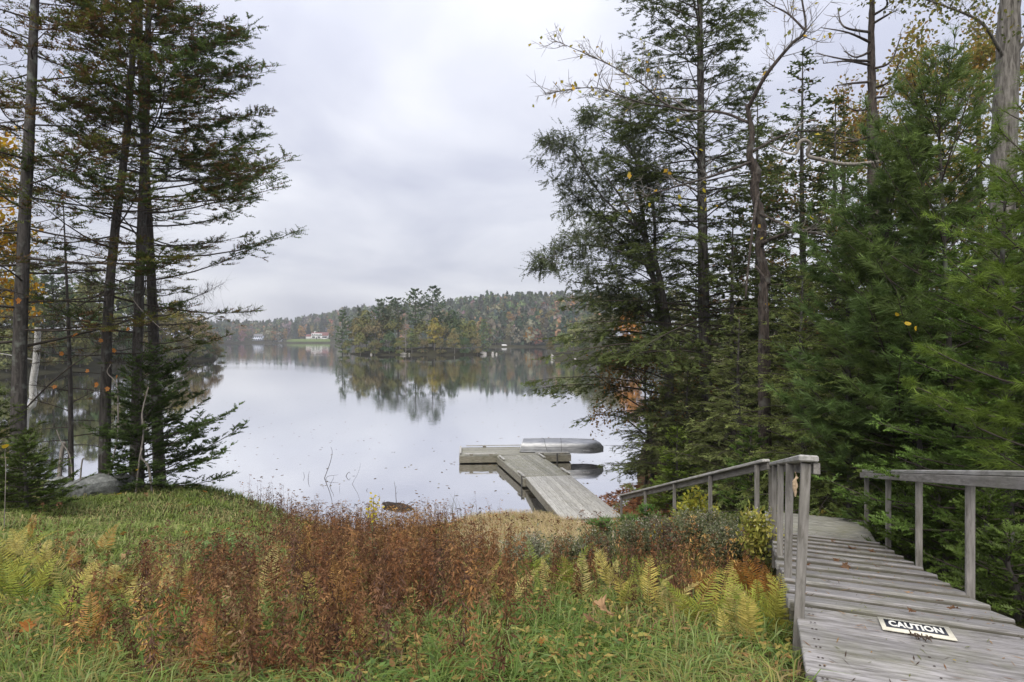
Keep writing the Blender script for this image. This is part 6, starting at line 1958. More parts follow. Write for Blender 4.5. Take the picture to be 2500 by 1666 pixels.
# ------------------------------------------------------------------ ferns
def frond(g, base, az, ln, tilt, col, rng, droop=0.5, wid=0.23, npin=24, curl=0.0):
    s = np.linspace(0, 1, npin + 3)
    o = np.array([math.cos(az), math.sin(az), 0])
    path = base + o * (ln * (s * math.cos(tilt) + 0.18 * s ** 2))[:, None] + UP * (ln * (s * math.sin(tilt) - droop * s ** 2.4))[:, None]
    V, F = tube(path[::3], np.linspace(0.0035, 0.001, len(path[::3])), 3)
    g.add(V, F, C=np.array(col) * 0.8)
    t = s[2:-1]; p = path[2:-1]; tan = norm(path[3:] - path[2:-1])
    S = norm(np.cross(tan, UP + rng.normal(size=3) * 0.15))
    sh = np.clip(t / 0.28, 0, 1) ** 0.6 * np.clip(1.02 - t, 0, 1) ** 0.85 * 1.15
    for sg in (-1, 1):
        d = norm(S * sg + tan * 0.55 - UP * 0.18 + rng.normal(size=tan.shape) * 0.08)
        l = wid * ln * sh * rng.uniform(0.85, 1.12, len(t)) + 0.006
        c = np.tile(np.array(col), (len(t), 1)) * rng.uniform(0.8, 1.2, (len(t), 1))
        N = np.cross(d, tan) + rng.normal(size=tan.shape) * 0.15
        # two kites per pinna give a notched outline
        g.add(*kites(p, d, N, l, l * 0.06 + 0.003, c, mid=0.3))
        g.add(*kites(p + d * (l * 0.35)[:, None], norm(d + tan * 0.12), N, l * 0.68, l * 0.05 + 0.0025, c * 1.06, mid=0.3))


def fern(px, D, ln, n, col, seed, label, group, tilt=0.95, droop=0.45):
    rng = np.random.default_rng(seed)
    b = gbase(px, D, 0.0)
    r = empty("fern", tuple(b))
    a0 = rng.uniform(0, 6.28)
    for k in range(n):
        g = Geo()
        c = np.array(col[rng.integers(0, len(col))]) * rng.uniform(0.85, 1.15)
        frond(g, np.zeros(3) + rng.normal(size=3) * [0.02, 0.02, 0], a0 + k * 6.28 / n + rng.normal() * 0.35, ln * rng.uniform(0.7, 1.1), tilt + rng.normal() * 0.18, c, rng, droop=droop * rng.uniform(0.6, 1.3))
        g.build("frond", M_LEAF, r)
    tag(r, label, "fern", group)


FG = [(0.24, 0.30, 0.05), (0.30, 0.33, 0.055), (0.36, 0.34, 0.07)]
FY = [(0.48, 0.40, 0.11), (0.42, 0.36, 0.12), (0.5, 0.42, 0.16)]
FO = [(0.34, 0.16, 0.035), (0.28, 0.12, 0.03), (0.40, 0.22, 0.06)]
FERNS = [
    (1905, 4.05, 0.62, 5, FG, "lush yellow green fern touching the first handrail post"), (1860, 4.2, 0.60, 5, FG, "yellow green fern one step from the first handrail post"), (1800, 4.35, 0.58, 4, FG + FY, "fern mixing green and yellow fronds in the boardwalk clump"),
    (1745, 4.5, 0.62, 4, FG, "upright pale green fern in the middle of the boardwalk clump"), (1690, 4.6, 0.58, 4, FG, "pale green fern at the meadow end of the boardwalk clump"), (1640, 4.7, 0.52, 3, FY, "straw yellow fern at the meadow end of the boardwalk clump"), (1840, 3.8, 0.45, 4, FY, "faded yellow fern low in front of the boardwalk clump"),
    (1770, 4.0, 0.4, 3, FY, "small faded fern in front of the boardwalk clump"), (1925, 4.6, 0.6, 4, FG, "green fern leaning on the second handrail post"), (1880, 5.4, 0.62, 5, FO, "rusty orange fern beside the inner handrail posts"), (1835, 5.8, 0.6, 5, FO, "tall rusty fern under the stair fascia"), (1800, 6.6, 0.55, 4, FO, "rusty fern behind the boardwalk clump"), (1720, 6.2, 0.5, 4, FO, "orange brown fern in the brown weeds near the boardwalk"),
    (1385, 6.3, 0.75, 4, FG, "tall single pale green fern standing over the brown weeds"), (1340, 6.0, 0.5, 3, FY, "leaning straw yellow fern beside the tall pale fern"), (1490, 6.6, 0.5, 3, FY, "small yellow fern among weeds below the gangway"), (1560, 6.4, 0.55, 3, FG + FY, "arching yellow fern below the shrubs"), (1590, 5.3, 0.55, 3, FY, "slim yellow fern in front of the shrubs"), (1265, 9.5, 0.6, 3, FY, "small yellow fern at the edge of the straw grass"),
    (20, 6.0, 0.75, 6, FG, "large yellow green fern at the picture edge in the meadow"), (60, 5.4, 0.65, 5, FG, "yellow green fern in front of the large one at the picture edge"), (120, 6.3, 0.6, 5, FY + FG, "yellowing fern next to the large meadow fern"), (175, 5.7, 0.6, 5, FY, "yellow fern in the meadow fern patch"), (230, 6.3, 0.55, 4, FY, "straw fern in the meadow fern patch among brown stems"), (290, 5.9, 0.55, 5, FY + FO, "mixed yellow and tan fern in the meadow"), (350, 6.6, 0.5, 4, FY, "pale tan fern behind brown stems in the meadow"),
    (160, 4.6, 0.5, 4, FY + FG, "low yellow fern near the lower picture edge"), (215, 4.1, 0.5, 3, FO, "orange fern frond lying low in the meadow grass"), (420, 6.4, 0.5, 4, FY, "tan fern where the ferns meet the brown weeds"), (640, 5.6, 0.55, 4, FY, "straw coloured fern inside the brown weeds"), (690, 6.6, 0.5, 3, FO + FY, "orange fern inside the brown weeds"), (830, 5.0, 0.55, 4, FO, "golden orange fern in the heart of the brown weeds"),
    (560, 3.7, 0.5, 3, FY, "fallen straw fern frond over the foreground grass"), (600, 4.4, 0.4, 3, FY, "small straw fern behind the fallen frond"), (905, 3.5, 0.35, 2, FY, "single small straw fern in the foreground grass"), (480, 3.3, 0.45, 3, FO, "orange fern low in the foreground grass"), (770, 4.7, 0.5, 3, FY, "bent tan fern in front of the golden orange fern"), (330, 5.1, 0.5, 4, FY + FG, "yellow fern between grass tufts and brown stems"), (400, 5.6, 0.5, 4, FY, "pale straw fern where brown stems thin out"), (470, 5.2, 0.45, 3, FO, "orange brown fern at the edge of the brown weeds"), (100, 7.0, 0.6, 5, FY, "straw yellow fern behind the large meadow fern"), (30, 7.4, 0.6, 5, FY + FG, "yellow fern at the picture edge behind the large one"), (180, 7.2, 0.5, 4, FO + FY, "tan and yellow fern behind the meadow patch"),
    (1180, 5.6, 0.5, 3, FY, "yellow fern at the loose end of the brown weeds"), (1240, 5.1, 0.5, 3, FY + FG, "yellow green fern where the weeds give way to grass"), (1300, 7.0, 0.55, 3, FG, "green fern at the edge of the straw grass"), (1430, 5.6, 0.5, 3, FY, "bright straw fern midway to the boardwalk"), (1520, 5.0, 0.5, 4, FG + FY, "yellow green fern leading the boardwalk clump"), (1455, 7.2, 0.5, 3, FY, "small straw fern below the platform"), (70, 8.0, 0.6, 4, FO + FY, "orange tan fern at the back of the meadow patch"), (250, 8.2, 0.55, 4, FO + FY, "tan fern behind the meadow patch toward the bank"),
]
for i, (px, D, ln, n, col, lab) in enumerate(FERNS):
    fern(px, D, ln, n, col, 300 + i, lab, "ferns in the meadow", tilt=1.28 if px > 1300 else 1.18, droop=0.3)


# ------------------------------------------------------------------ shrubs beside the stairs
def shrub(name, px, D, H, R, seed, cols, label, group=None, n=14, leaf=0.06, per=3, fluff=None, cat="shrub", twc=(0.09, 0.07, 0.05), frac=0.95, wfac=0.45):
    rng = np.random.default_rng(seed)
    b = gbase(px, D, 0.0); r = empty(name, tuple(b))
    g = Geo(); E, Dd = [], []
    for k in range(n):
        a = rng.uniform(0, 6.28); rr = R * math.sqrt(rng.uniform(0, 1))
        tip = np.array([rr * math.cos(a), rr * math.sin(a), H * rng.uniform(0.6, 1.05) * (1 - 0.25 * rr / R)])
        q = smooth_path([[0.05 * math.cos(a), 0.05 * math.sin(a), -0.05], [tip[0] * 0.5, tip[1] * 0.5, tip[2] * 0.6], tip], 5)
        V, F = tube(q, np.linspace(0.007, 0.002, len(q)), 3); g.add(V, F, C=np.array(twc))
        e, d = twigs_from(g, q, 0.003, rng, 7, 0.3, lift=0.4, sub=3, col=twc, th=0.003, start=0.3)
        E.append(e); Dd.append(d)
    E = np.concatenate(E); Dd = np.concatenate(Dd)
    k = rng.uniform(0, 1, len(E)) < frac
    g.build("stems", M_DRY, r)
    g = Geo(); leaves(g, E[k], Dd[k], per, leaf, leaf * wfac, cols, rng, 0.05); g.build("foliage", M_LEAF, r)
    if fluff:
        top = E[E[:, 2] > np.quantile(E[:, 2], 0.6)]
        g = Geo(); leaves(g, top, np.tile(UP, (len(top), 1)), 2, 0.02, 0.016, fluff, rng, 0.035, hang=0); tag(g.build("seed_heads", M_LEAF, r), kind="stuff")
    tag(r, label, cat, group)


AST = [(0.13, 0.15, 0.075), (0.17, 0.18, 0.10), (0.10, 0.125, 0.06), (0.2, 0.19, 0.09)]
FLF = [(0.42, 0.38, 0.32), (0.34, 0.3, 0.25), (0.5, 0.46, 0.4)]
SHR = [
    ("aster_bush", 1745, 8.6, 0.6, 0.4, AST, "grey green aster bush under the stair rail with pale seed heads", 0.055, 4, FLF), ("aster_bush", 1690, 9.4, 0.55, 0.42, AST, "sprawling grey green aster bush next to the stair rail", 0.05, 4, FLF), ("aster_bush", 1790, 7.9, 0.5, 0.35, AST, "low aster bush at the foot of the stairs fascia", 0.05, 4, FLF), ("aster_bush", 1620, 10.2, 0.42, 0.4, [(0.13, 0.1, 0.08), (0.16, 0.13, 0.1)], "grey brown dry bush behind the yellow leaves", 0.04, 3, None),
    ("aster_plant", 1852, 7.3, 1.08, 0.13, [(0.34, 0.33, 0.07), (0.4, 0.36, 0.09), (0.25, 0.27, 0.06)], "tall yellow leaved aster with white fluffy heads against the handrail", 0.075, 4, [(0.7, 0.66, 0.6), (0.62, 0.58, 0.52)]), ("aster_bush", 1490, 11.5, 0.22, 0.4, [(0.18, 0.19, 0.06), (0.22, 0.22, 0.08)], "yellow green bush at the foot of the platform", 0.05, 4, None),
    ("viburnum_bush", 1700, 10.6, 0.8, 0.3, [(0.36, 0.36, 0.05), (0.3, 0.31, 0.05), (0.42, 0.38, 0.06), (0.24, 0.28, 0.06)], "yellow leaved bush behind the stair rail posts", 0.11, 3, None), ("viburnum_bush", 2015, 9.9, 0.55, 0.35, [(0.38, 0.3, 0.06), (0.3, 0.26, 0.07)], "small yellow bush at the end of the landing", 0.07, 2, None),
    ("aster_bush", 1290, 7.9, 0.4, 0.2, [(0.2, 0.22, 0.13), (0.26, 0.27, 0.18)], "pale green aster standing in the brown weeds", 0.045, 3, FLF), ("aster_bush", 560, 7.6, 0.35, 0.3, [(0.2, 0.3, 0.1), (0.15, 0.22, 0.08)], "small light green weed in the grass", 0.05, 3, None), ("aster_bush", 1430, 8.8, 0.3, 0.4, AST, "aster bush between straw grass and ferns", 0.05, 4, FLF), ("aster_bush", 1560, 9.2, 0.5, 0.42, AST, "grey green bush around the yellow hanging leaves", 0.05, 4, FLF),
]
for i, (nm, px, D, H, R, cols, lab, leaf, per, fl_) in enumerate(SHR):
    shrub(nm, px, D, H, R, 400 + i, cols, lab, "shrubs beside the stairs" if px > 1450 else "weeds by the water", leaf=leaf, per=per, fluff=fl_, n=5 if nm == "aster_plant" else 14)
# little firs by the platform
for i, (px, D, H, R_, lab) in enumerate([(1535, 11.8, 0.5, 0.4, "small dark fir sapling in front of the platform"), (1580, 11.2, 0.75, 0.4, "slightly taller fir sapling against a stair rail post"), (1470, 11.0, 0.5, 0.4, "tiny fir seedling beside the straw grass")]):
    t = conifer("fir_sapling", gbase(px, D), H, 0.015, 0.03, lambda f, R_=R_: R_ * (1 - f) ** 0.8, 420 + i, n_br=26, dens=1.6, live=0.05, col=(0.045, 0.10, 0.04), elev=(0.1, 0.7), upturn=0.15, nl=0.03, nw=0.006, pairs=6, twig=0.1)
    tag(t, lab, "sapling", "fir saplings by the platform")


# reeds at the water's edge
def reeds(px, D, n, H, seed, label, col=(0.12, 0.13, 0.06), R=0.12, lean=0.25):
    rng = np.random.default_rng(seed)
    b = gbase(px, D, 0.0); b[2] = max(b[2], -0.1)
    r = empty("sedge_clump", tuple(b))
    for k in range(n):
        a = rng.uniform(0, 6.28); h = H * rng.uniform(0.6, 1.05); le = lean * rng.uniform(0.3, 1.6)
        p0 = np.array([R * rng.normal(), R * rng.normal(), -0.1])
        o = np.array([math.cos(a), math.sin(a), 0])
        s = np.linspace(0, 1, 6)[:, None]
        path = p0 + UP * h * (s - 0.25 * le * s ** 3) + o * h * le * s ** 2.2
        S = np.array([-o[1], o[0], 0]) * 0.5 + np.array([0.5, 0, 0])
        w = (0.008 * (1 - s ** 2) + 0.0012)
        V = np.concatenate([path - S * w, path + S * w]); F = []
        for j in range(5):
            F += [[j, j + 1, 6 + j], [j + 1, 7 + j, 6 + j]]
        g = Geo(); g.add(V, F, C=np.array(col) * rng.uniform(0.7, 1.3)); g.build("blade", M_GRASS, r)
    tag(r, label, "sedge", "sedges at the water edge")


reeds(1100, 18.4, 9, 1.15, 501, "tallest sedge clump with thin blades against the water")
reeds(1060, 18.0, 7, 0.85, 502, "bent sedge blades between the log and the tall clump")
reeds(1128, 18.0, 6, 1.0, 503, "sedge blades curving over beside the tall clump")
reeds(1310, 18.2, 26, 0.55, 504, "dark green sedge tuft against the gangway side", (0.055, 0.085, 0.03), 0.2, 0.6)
reeds(1255, 18.6, 16, 0.5, 505, "dark sedge tuft leaning over the water by the gangway", (0.06, 0.085, 0.03), 0.18, 0.7)
reeds(655, 15.5, 8, 0.45, 506, "few thin grass stems on the crest of the bank", (0.1, 0.11, 0.06), 0.3, 0.4)
# green-flowered goldenrod still in bloom
g = Geo(); b = gbase(905, 6.6); r = empty("goldenrod_plant", tuple(b)); rg = np.random.default_rng(510)
q = smooth_path([[0, 0, 0], [0.02, 0, 0.5], [0.03, 0, 0.95]], 5); g.add(*tube(q, np.linspace(0.005, 0.002, len(q)), 4), C=np.array([0.08, 0.07, 0.03])); g.build("stem", M_DRY, r)
g = Geo(); Pp = np.array([[0.03, 0, 0.72 + 0.26 * f] for f in rg.uniform(0, 1, 60)]) + rg.normal(size=(60, 3)) * [0.035, 0.035, 0.01]
g.add(*kites(Pp, norm(rg.normal(size=(60, 3))), norm(rg.normal(size=(60, 3))), np.full(60, 0.035), np.full(60, 0.025), np.tile([[0.5, 0.4, 0.03]], (60, 1)))); g.build("flower_head", M_LEAF, r)
g = Geo(); Pp = np.array([[0.02, 0, f] for f in rg.uniform(0.25, 0.9, 22)]); dd = norm(rg.normal(size=(22, 3)) * [1, 1, 0.3])
g.add(*kites(Pp, dd, np.tile(UP, (22, 1)), rg.uniform(0.05, 0.1, 22), np.full(22, 0.02), np.tile([[0.16, 0.2, 0.1]], (22, 1)))); g.build("leaves", M_LEAF, r)
tag(r, "single goldenrod still in yellow bloom above the brown weeds", "flower")

# ------------------------------------------------------------------ boulders on the bank
def gboulder(px, D, size, seed, label, dz=0.0):
    b = gbase(px, D, dz + 0.16)
    return boulder("boulder", tuple(b), size, seed, label, "rocks on the grassy bank")


gboulder(222, 13.4, (0.48, 0.36, 0.30), 2.2, "largest lichen grey boulder in the grass below the curving spruce", 0.05)
gboulder(155, 13.6, (0.34, 0.3, 0.26), 5.3, "reddish topped boulder beside the largest grey one", 0.05)
gboulder(300, 14.4, (0.3, 0.26, 0.22), 7.1, "smaller boulder between the two inner spruce trunks", 0.03)
gboulder(125, 13.0, (0.25, 0.22, 0.14), 8.4, "low grey stone half sunk in grass at the young spruce", 0.02)


# ------------------------------------------------------------------ fallen leaves
def leaf_mesh(name, lobes, ln, col, seed, curl=0.25):
    """flat lobed leaf with a curled rim and a stalk"""
    rng = np.random.default_rng(seed)
    n = 44
    th = np.linspace(0, 2 * PI, n, endpoint=False)
    if lobes:
        lob = np.interp(th, np.linspace(0, 2 * PI, lobes + 1), np.append(rng.uniform(0.55, 1.15, lobes), 0.9))
        r = 0.50 + 0.28 * lob * np.abs(np.cos(th * lobes / 2)) ** 1.2 + 0.09 * np.cos(th * lobes * 2.0 + 0.7) + 0.05 * rng.normal(size=n)
        r *= 1 - 0.35 * np.exp(-((th - PI) / 0.5) ** 2)
    else:
        r = 0.55 * (np.abs(np.cos(th / 2)) ** 0.25 * 0.5 + 0.5) * np.sqrt(1.0 / (np.cos(th) ** 2 + (np.sin(th) / 0.58) ** 2)) * 1.2
    z = curl * (r ** 2) * (0.6 * np.cos(th * 2 + rng.uniform(0, 6)) + 0.6 * rng.uniform(0.3, 1.0)) + 0.03 * rng.normal(size=n)
    V = np.concatenate([[[0, 0, 0]], np.stack([r * np.cos(th) * 0.5, r * np.sin(th) * 0.5, z * 0.5], -1), np.stack([r * np.cos(th), r * np.sin(th), z], -1)]) * ln
    F = []
    for i in range(n):
        j = (i + 1) % n
        F += [[0, 1 + i, 1 + j], [1 + i, 1 + n + i, 1 + n + j], [1 + i, 1 + n + j, 1 + j]]
    c = np.tile(np.array(col), (len(V), 1)) * rng.uniform(0.8, 1.15, (len(V), 1)); c[0] *= 0.7
    g = Geo(); g.add(V, F, np.clip(c, 0, 1))
    Vt, Ft = tube([[-0.3 * ln, 0, 0.0], [-0.7 * ln, 0.05 * ln, 0.06 * ln], [-1.1 * ln, 0.1 * ln, 0.05 * ln]], 0.012 * ln + 0.0008, 4)
    g.add(Vt, Ft, C=np.array(col) * 0.6)
    return g.mesh(name, M_LEAF)


TAN, TAN2, ORN, YLW, DKB = (0.42, 0.25, 0.13), (0.36, 0.2, 0.1), (0.42, 0.17, 0.04), (0.52, 0.36, 0.03), (0.16, 0.085, 0.045)
LM = {"tan": leaf_mesh("fallen_leaf", 5, 0.07, TAN, 1), "tan2": leaf_mesh("fallen_leaf", 5, 0.07, TAN2, 2, 0.4), "orange": leaf_mesh("fallen_leaf", 5, 0.065, ORN, 3), "yellow": leaf_mesh("fallen_leaf", 0, 0.065, YLW, 4, 0.35), "brown": leaf_mesh("fallen_leaf", 5, 0.09, DKB, 5, 0.7)}


def lay_leaf(kind, loc, s, rot, label, group, name="fallen_leaf"):
    o = link(name, LM[kind]); o.location = loc; o.scale = (s, s, s); o.rotation_euler = rot
    tag(o, label, "leaf", group)


rl = np.random.default_rng(601)
for px, D, kind, s, lab in [
    (175, 8.8, "tan2", 1.3, "large tan maple leaf lying on the bank grass"), (168, 8.2, "tan", 1.0, "tan maple leaf just below the large one on the bank"), (316, 12.2, "tan", 1.3, "pale tan leaf on the grass under the boulders"), (460, 12.6, "orange", 1.4, "orange brown leaf near the crest of the bank"), (478, 12.3, "tan2", 1.1, "tan leaf touching the orange one near the crest"), (390, 9.0, "tan2", 1.0, "tan leaf in the middle of the bank grass"),
    (300, 9.4, "orange", 0.9, "orange leaf in the middle of the bank grass"), (520, 11.0, "tan2", 1.2, "faded leaf on the bank beside the brown weeds"), (555, 11.3, "orange", 1.2, "orange leaf on the bank beside the brown weeds"), (290, 13.2, "yellow", 2.0, "big yellow leaf propped by the boulder"), (300, 8.0, "tan", 0.9, "small pale leaf near the ferns on the bank"), (455, 10.2, "orange", 1.1, "rust leaf halfway down the bank grass"),
    (40, 11.8, "tan2", 1.1, "tan leaf beside the young spruce on the bank"), (500, 14.2, "orange", 1.3, "rust leaf on the far crest of the bank"), (355, 12.9, "tan2", 1.2, "tan leaf below the smaller boulder"), (65, 4.2, "orange", 1.0, "orange leaf low in the corner of the meadow"), (440, 3.9, "tan", 0.7, "pale leaf among brown stems in the foreground"), (1322, 3.5, "orange", 0.5, "small rust leaf in the foreground grass"),
]:
    b = gbase(px, D, 0.10)
    lay_leaf(kind, tuple(b), s, (rl.normal() * 0.5 + 0.5, rl.normal() * 0.35, rl.uniform(0, 6.28)), lab, "fallen leaves on the grass")
# the big curled leaf standing in the foreground grass
b = gbase(1472, 3.95, 0.20)
o = link("fallen_leaf", leaf_mesh("fallen_leaf", 5, 0.095, (0.5, 0.31, 0.17), 9, 0.9)); o.location = tuple(b); o.rotation_euler = (0.6, 0.5, 0.7)
tag(o, "big pale tan maple leaf standing curled in the foreground grass", "leaf", "fallen leaves on the grass")
b = gbase(1445, 3.9, 0.13)
o = link("fallen_leaf", leaf_mesh("fallen_leaf", 5, 0.08, (0.5, 0.3, 0.17), 10, 0.5)); o.location = tuple(b); o.rotation_euler = (0.7, -0.3, 2.7)
tag(o, "tan leaf lying against the big curled leaf", "leaf", "fallen leaves on the grass")
# leaves and needles on the boardwalk
BWL = [(2042, 1370, "brown", 0.55, "brown oak leaf on the upper planks near the inner rail"), (2065, 1385, "brown", 0.6, "crumpled brown leaf one plank below the inner rail leaf"), (2032, 1434, "tan2", 0.5, "upright brown leaf tip in the middle of the planks"), (2185, 1432, "tan2", 0.45, "small brown leaf on the planks toward the outer rail"), (2220, 1453, "tan", 0.6, "tan curled leaf on the planks"), (2295, 1470, "tan2", 0.55, "brown leaf near the plank ends by the outer rail"),
       (2140, 1386, "brown", 0.4, "dark leaf scrap high on the planks"), (2080, 1340, "brown", 0.7, "dark leaf clump near the landing"), (2130, 1350, "brown", 0.6, "dark leaf clump below the landing edge"), (2035, 1325, "brown", 0.6, "dark leaf scraps at the landing step"), (2225, 1495, "brown", 0.4, "curled dark leaf just above the sign"), (2330, 1490, "brown", 0.5, "dark twig like leaf by the plank ends"), (2330, 1618, "yellow", 0.28, "tiny yellow leaf on the near planks"), (1972, 1382, "brown", 0.35, "small dark scrap beside the rail posts")]
for px, py, kind, s, lab in BWL:
    p = deck_hit(px, py) if py < 1482 else plat_hit(px, py)
    lay_leaf(kind, (p[0], p[1], p[2] + 0.012), s, (rl.normal() * 0.35, rl.normal() * 0.3, rl.uniform(0, 6.28)), lab, "leaves on the boardwalk")
# dry catkin-like scrap over the sign's edge
g = Geo(); c0 = plat_hit(2222, 1556); c1 = plat_hit(2268, 1568)
for k in range(26):
    f = rl.uniform(0, 1); p = c0 + (c1 - c0) * f + rl.normal(size=3) * [0.006, 0.006, 0.002] + UP * 0.016
    d = norm(rl.normal(size=3) * [1, 1, 0.4]); V, F = tube([p, p + d * 0.014 + UP * 0.008, p + d * 0.026], [0.003, 0.0035, 0.001], 5); g.add(V, F, C=np.array([0.10, 0.075, 0.06]) * rl.uniform(0.6, 1.3))
tag(g.build("plant_scrap", M_DRY), "crumbled brown plant scrap lying over the edge of the sign", "debris", kind="stuff")
# pine needles and bits on the planks
g = Geo(); n = 900
ss = rl.uniform(-0.25, 7.2, n); ww = rl.uniform(0.02, 1.6, n); ok = (ww < 1.18) | (ss < 1.3); ss, ww = ss[ok], ww[ok]
P = np.array([deck(a, b) if a > 1.33 else np.array([*(DO + U2 * a + V2 * b)[:2], ZP]) for a, b in zip(ss, ww)]); P[:, 2] += np.where(ss > 1.33, 0.014, 0.003)
a = rl.uniform(0, 6.28, len(P)); dd = np.stack([np.cos(a), np.sin(a), 0.02 + 0 * a], -1)
cols = np.array([(0.2, 0.1, 0.04), (0.28, 0.16, 0.06), (0.06, 0.04, 0.03), (0.14, 0.15, 0.06)])
g.add(*kites(P, dd, np.tile(UP, (len(P), 1)), rl.uniform(0.02, 0.09, len(P)), rl.uniform(0.002, 0.007, len(P)), cols[rl.integers(0, 4, len(P))]))
tag(g.build("needle_litter", M_DRY), "scattered pine needles and bits on the planks", "litter", kind="stuff")

# leaves hanging in the twigs of the bank spruces and the yellow leaf on its sprig
HL = [(15, 1090, 9.0, "yellow", 1.5, "broad yellow leaf on a sprig at the picture edge"), (235, 940, 14.0, "orange", 1.5, "orange leaf cluster between the slim pole and curving trunk"), (262, 950, 14.0, "orange", 1.3, "orange leaf pressed beside the first orange cluster"), (183, 818, 14.0, "orange", 1.5, "orange leaf hanging beside the slim dead pole"), (150, 864, 14.0, "orange", 1.2, "tan orange leaf left hanging before the slim pole"), (278, 856, 14.2, "orange", 1.3, "orange leaf against the curving trunk"), (312, 804, 14.2, "orange", 1.1, "small orange leaf between the inner trunks"),
      (45, 735, 12.6, "orange", 1.5, "rust orange leaf on the stout trunk"), (213, 906, 14.0, "orange", 1.0, "orange leaf low between pole and curving trunk"), (133, 945, 14.0, "orange", 1.2, "dull orange leaf low before the slim pole"), (246, 832, 14.2, "orange", 1.1, "tan leaf in front of the curving trunk"), (285, 920, 14.2, "orange", 1.0, "small orange leaf low by the curving trunk"), (335, 1147, 13.4, "yellow", 1.0, "small yellow leaf on the crooked stick"), (150, 178, 12.6, "orange", 1.2, "orange leaf high beside the stout trunk")]
for px, py, D, kind, s, lab in HL:
    lay_leaf(kind, tuple(at(px, py, D)), s, (1.2 + rl.normal() * 0.3, rl.normal() * 0.6, rl.normal() * 0.6), lab, "leaves caught in the bank spruces", "hanging_leaf")
# a sprig for the yellow leaf at the edge, and thin grey sticks by the trunks
def stick(pts, r0, r1, label, mat=M_DEADW, group=None, name="stick"):
    q = smooth_path(pts, 7); g = Geo(); g.add(*tube(q, np.linspace(r0, r1, len(q)), 5, cap=True, wob=0.06, rng=rl))
    tag(g.build(name, mat, smooth=True), label, "stick", group)
    return q
stick([gbase(10, 9.0), at(14, 1150, 9.0), at(12, 1108, 9.0), at(15, 1092, 9.0)], 0.006, 0.003, "thin sprig carrying the broad yellow leaf")
stick([gbase(372, 13.6), at(362, 1140, 13.6), at(344, 1115, 13.6), at(350, 1060, 13.6), at(347, 1010, 13.6), at(362, 945, 13.6)], 0.03, 0.012, "crooked grey stick leaning by the water side trunk", group="grey sticks on the bank")
stick([gbase(330, 13.5), at(340, 1125, 13.5), at(347, 1095, 13.5)], 0.022, 0.015, "short grey prop at the foot of the crooked stick", group="grey sticks on the bank")
stick([gbase(250, 13.9), at(285, 1080, 13.9), at(288, 1000, 13.9), at(285, 940, 13.9), at(262, 910, 13.9), at(270, 890, 13.9)], 0.02, 0.008, "thin grey stick rising beside the curving trunk", group="grey sticks on the bank")
stick([gbase(178, 13.6), at(172, 1120, 13.6), at(150, 1080, 13.6), at(138, 1050, 13.6)], 0.018, 0.008, "bent brown stick by the reddish boulder", group="grey sticks on the bank")
stick([gbase(140, 13.7), at(150, 1110, 13.7), at(158, 1080, 13.7)], 0.05, 0.04, "broken stub standing by the reddish boulder", group="grey sticks on the bank")
stick([gbase(192, 13.2), at(200, 1130, 13.2), at(208, 1120, 13.2)], 0.02, 0.012, "short pale stick above the largest boulder", group="grey sticks on the bank")
stick([at(300, 690, 14.6), at(335, 745, 14.4), at(390, 800, 14.2), at(430, 830, 14.1)], 0.012, 0.006, "pale bare bough crossing between the inner trunks", group="grey sticks on the bank")
stick([at(60, 1000, 14.4), at(120, 940, 14.2), at(180, 890, 14.0), at(250, 850, 13.9)], 0.022, 0.01, "long bare bough slanting across the slim pole", M_TWIG, "grey sticks on the bank")

# ------------------------------------------------------------------ drowned log and twigs in the water
def wat(px, py, D=None):
    D = D or FPX * CAMZ / (py - HOR)
    return at(px, py, D)


p = wat(968, 1238)
g = Geo(); q = np.array([[-0.75, 0.25, 0.10], [-0.45, 0.12, 0.10], [-0.1, 0, 0.06], [0.3, -0.12, 0.02], [0.75, -0.35, -0.08], [1.1, -0.6, -0.2]])
q = smooth_path(q, 4); g.add(*tube(q, np.interp(np.linspace(0, 1, len(q)), [0, 0.12, 0.5, 1], [0.02, 0.1, 0.17, 0.16]), 9, wob=0.1, rng=rl))
r = empty("drowned_log", tuple(p)); r.scale = (0.68, 0.68, 0.68); g.build("trunk", M_BARKB, r, smooth=True)
for a, b_, nm in (([0.0, 0, 0.1], [[-0.03, 0, 0.5], [-0.06, 0.02, 0.9], [-0.12, 0, 1.25]], "branch"), ([0.1, -0.05, 0.1], [[0.2, 0, 0.22], [0.28, 0, 0.3]], "branch"), ([0.35, -0.1, 0.05], [[0.7, 0.2, 0.16], [1.0, 0.3, 0.12], [1.25, 0.35, 0.0]], "branch")):
    g = Geo(); qq = smooth_path([a] + b_, 5); g.add(*tube(qq, np.linspace(0.018, 0.006, len(qq)), 5)); g.build(nm, M_TWIG, r)
g = Geo(); g.add(*tube([[-0.06, 0.02, 0.85], [0.0, 0.02, 1.0]], [0.007, 0.003], 4)); g.build("branch", M_TWIG, r)
g = Geo(); g.add(*tube([[-0.04, 0.01, 0.6], [0.06, 0.02, 0.75]], [0.007, 0.003], 4)); g.build("branch", M_TWIG, r)
tag(r, "sunken log with upright twigs lying at the lake edge", "log")


def water_twig(base, pts, r0, label):
    b = wat(*base); D = b[1]
    P = [b - UP * 0.1] + [at(x, y, D + 0.02 * i) for i, (x, y) in enumerate(pts)]
    g = Geo(); q = smooth_path(P, 5); g.add(*tube(q, np.linspace(r0, r0 * 0.35, len(q)), 5, cap=True))
    tag(g.build("water_twig", M_TWIG, smooth=True), label, "twig", "twigs sticking out of the lake")


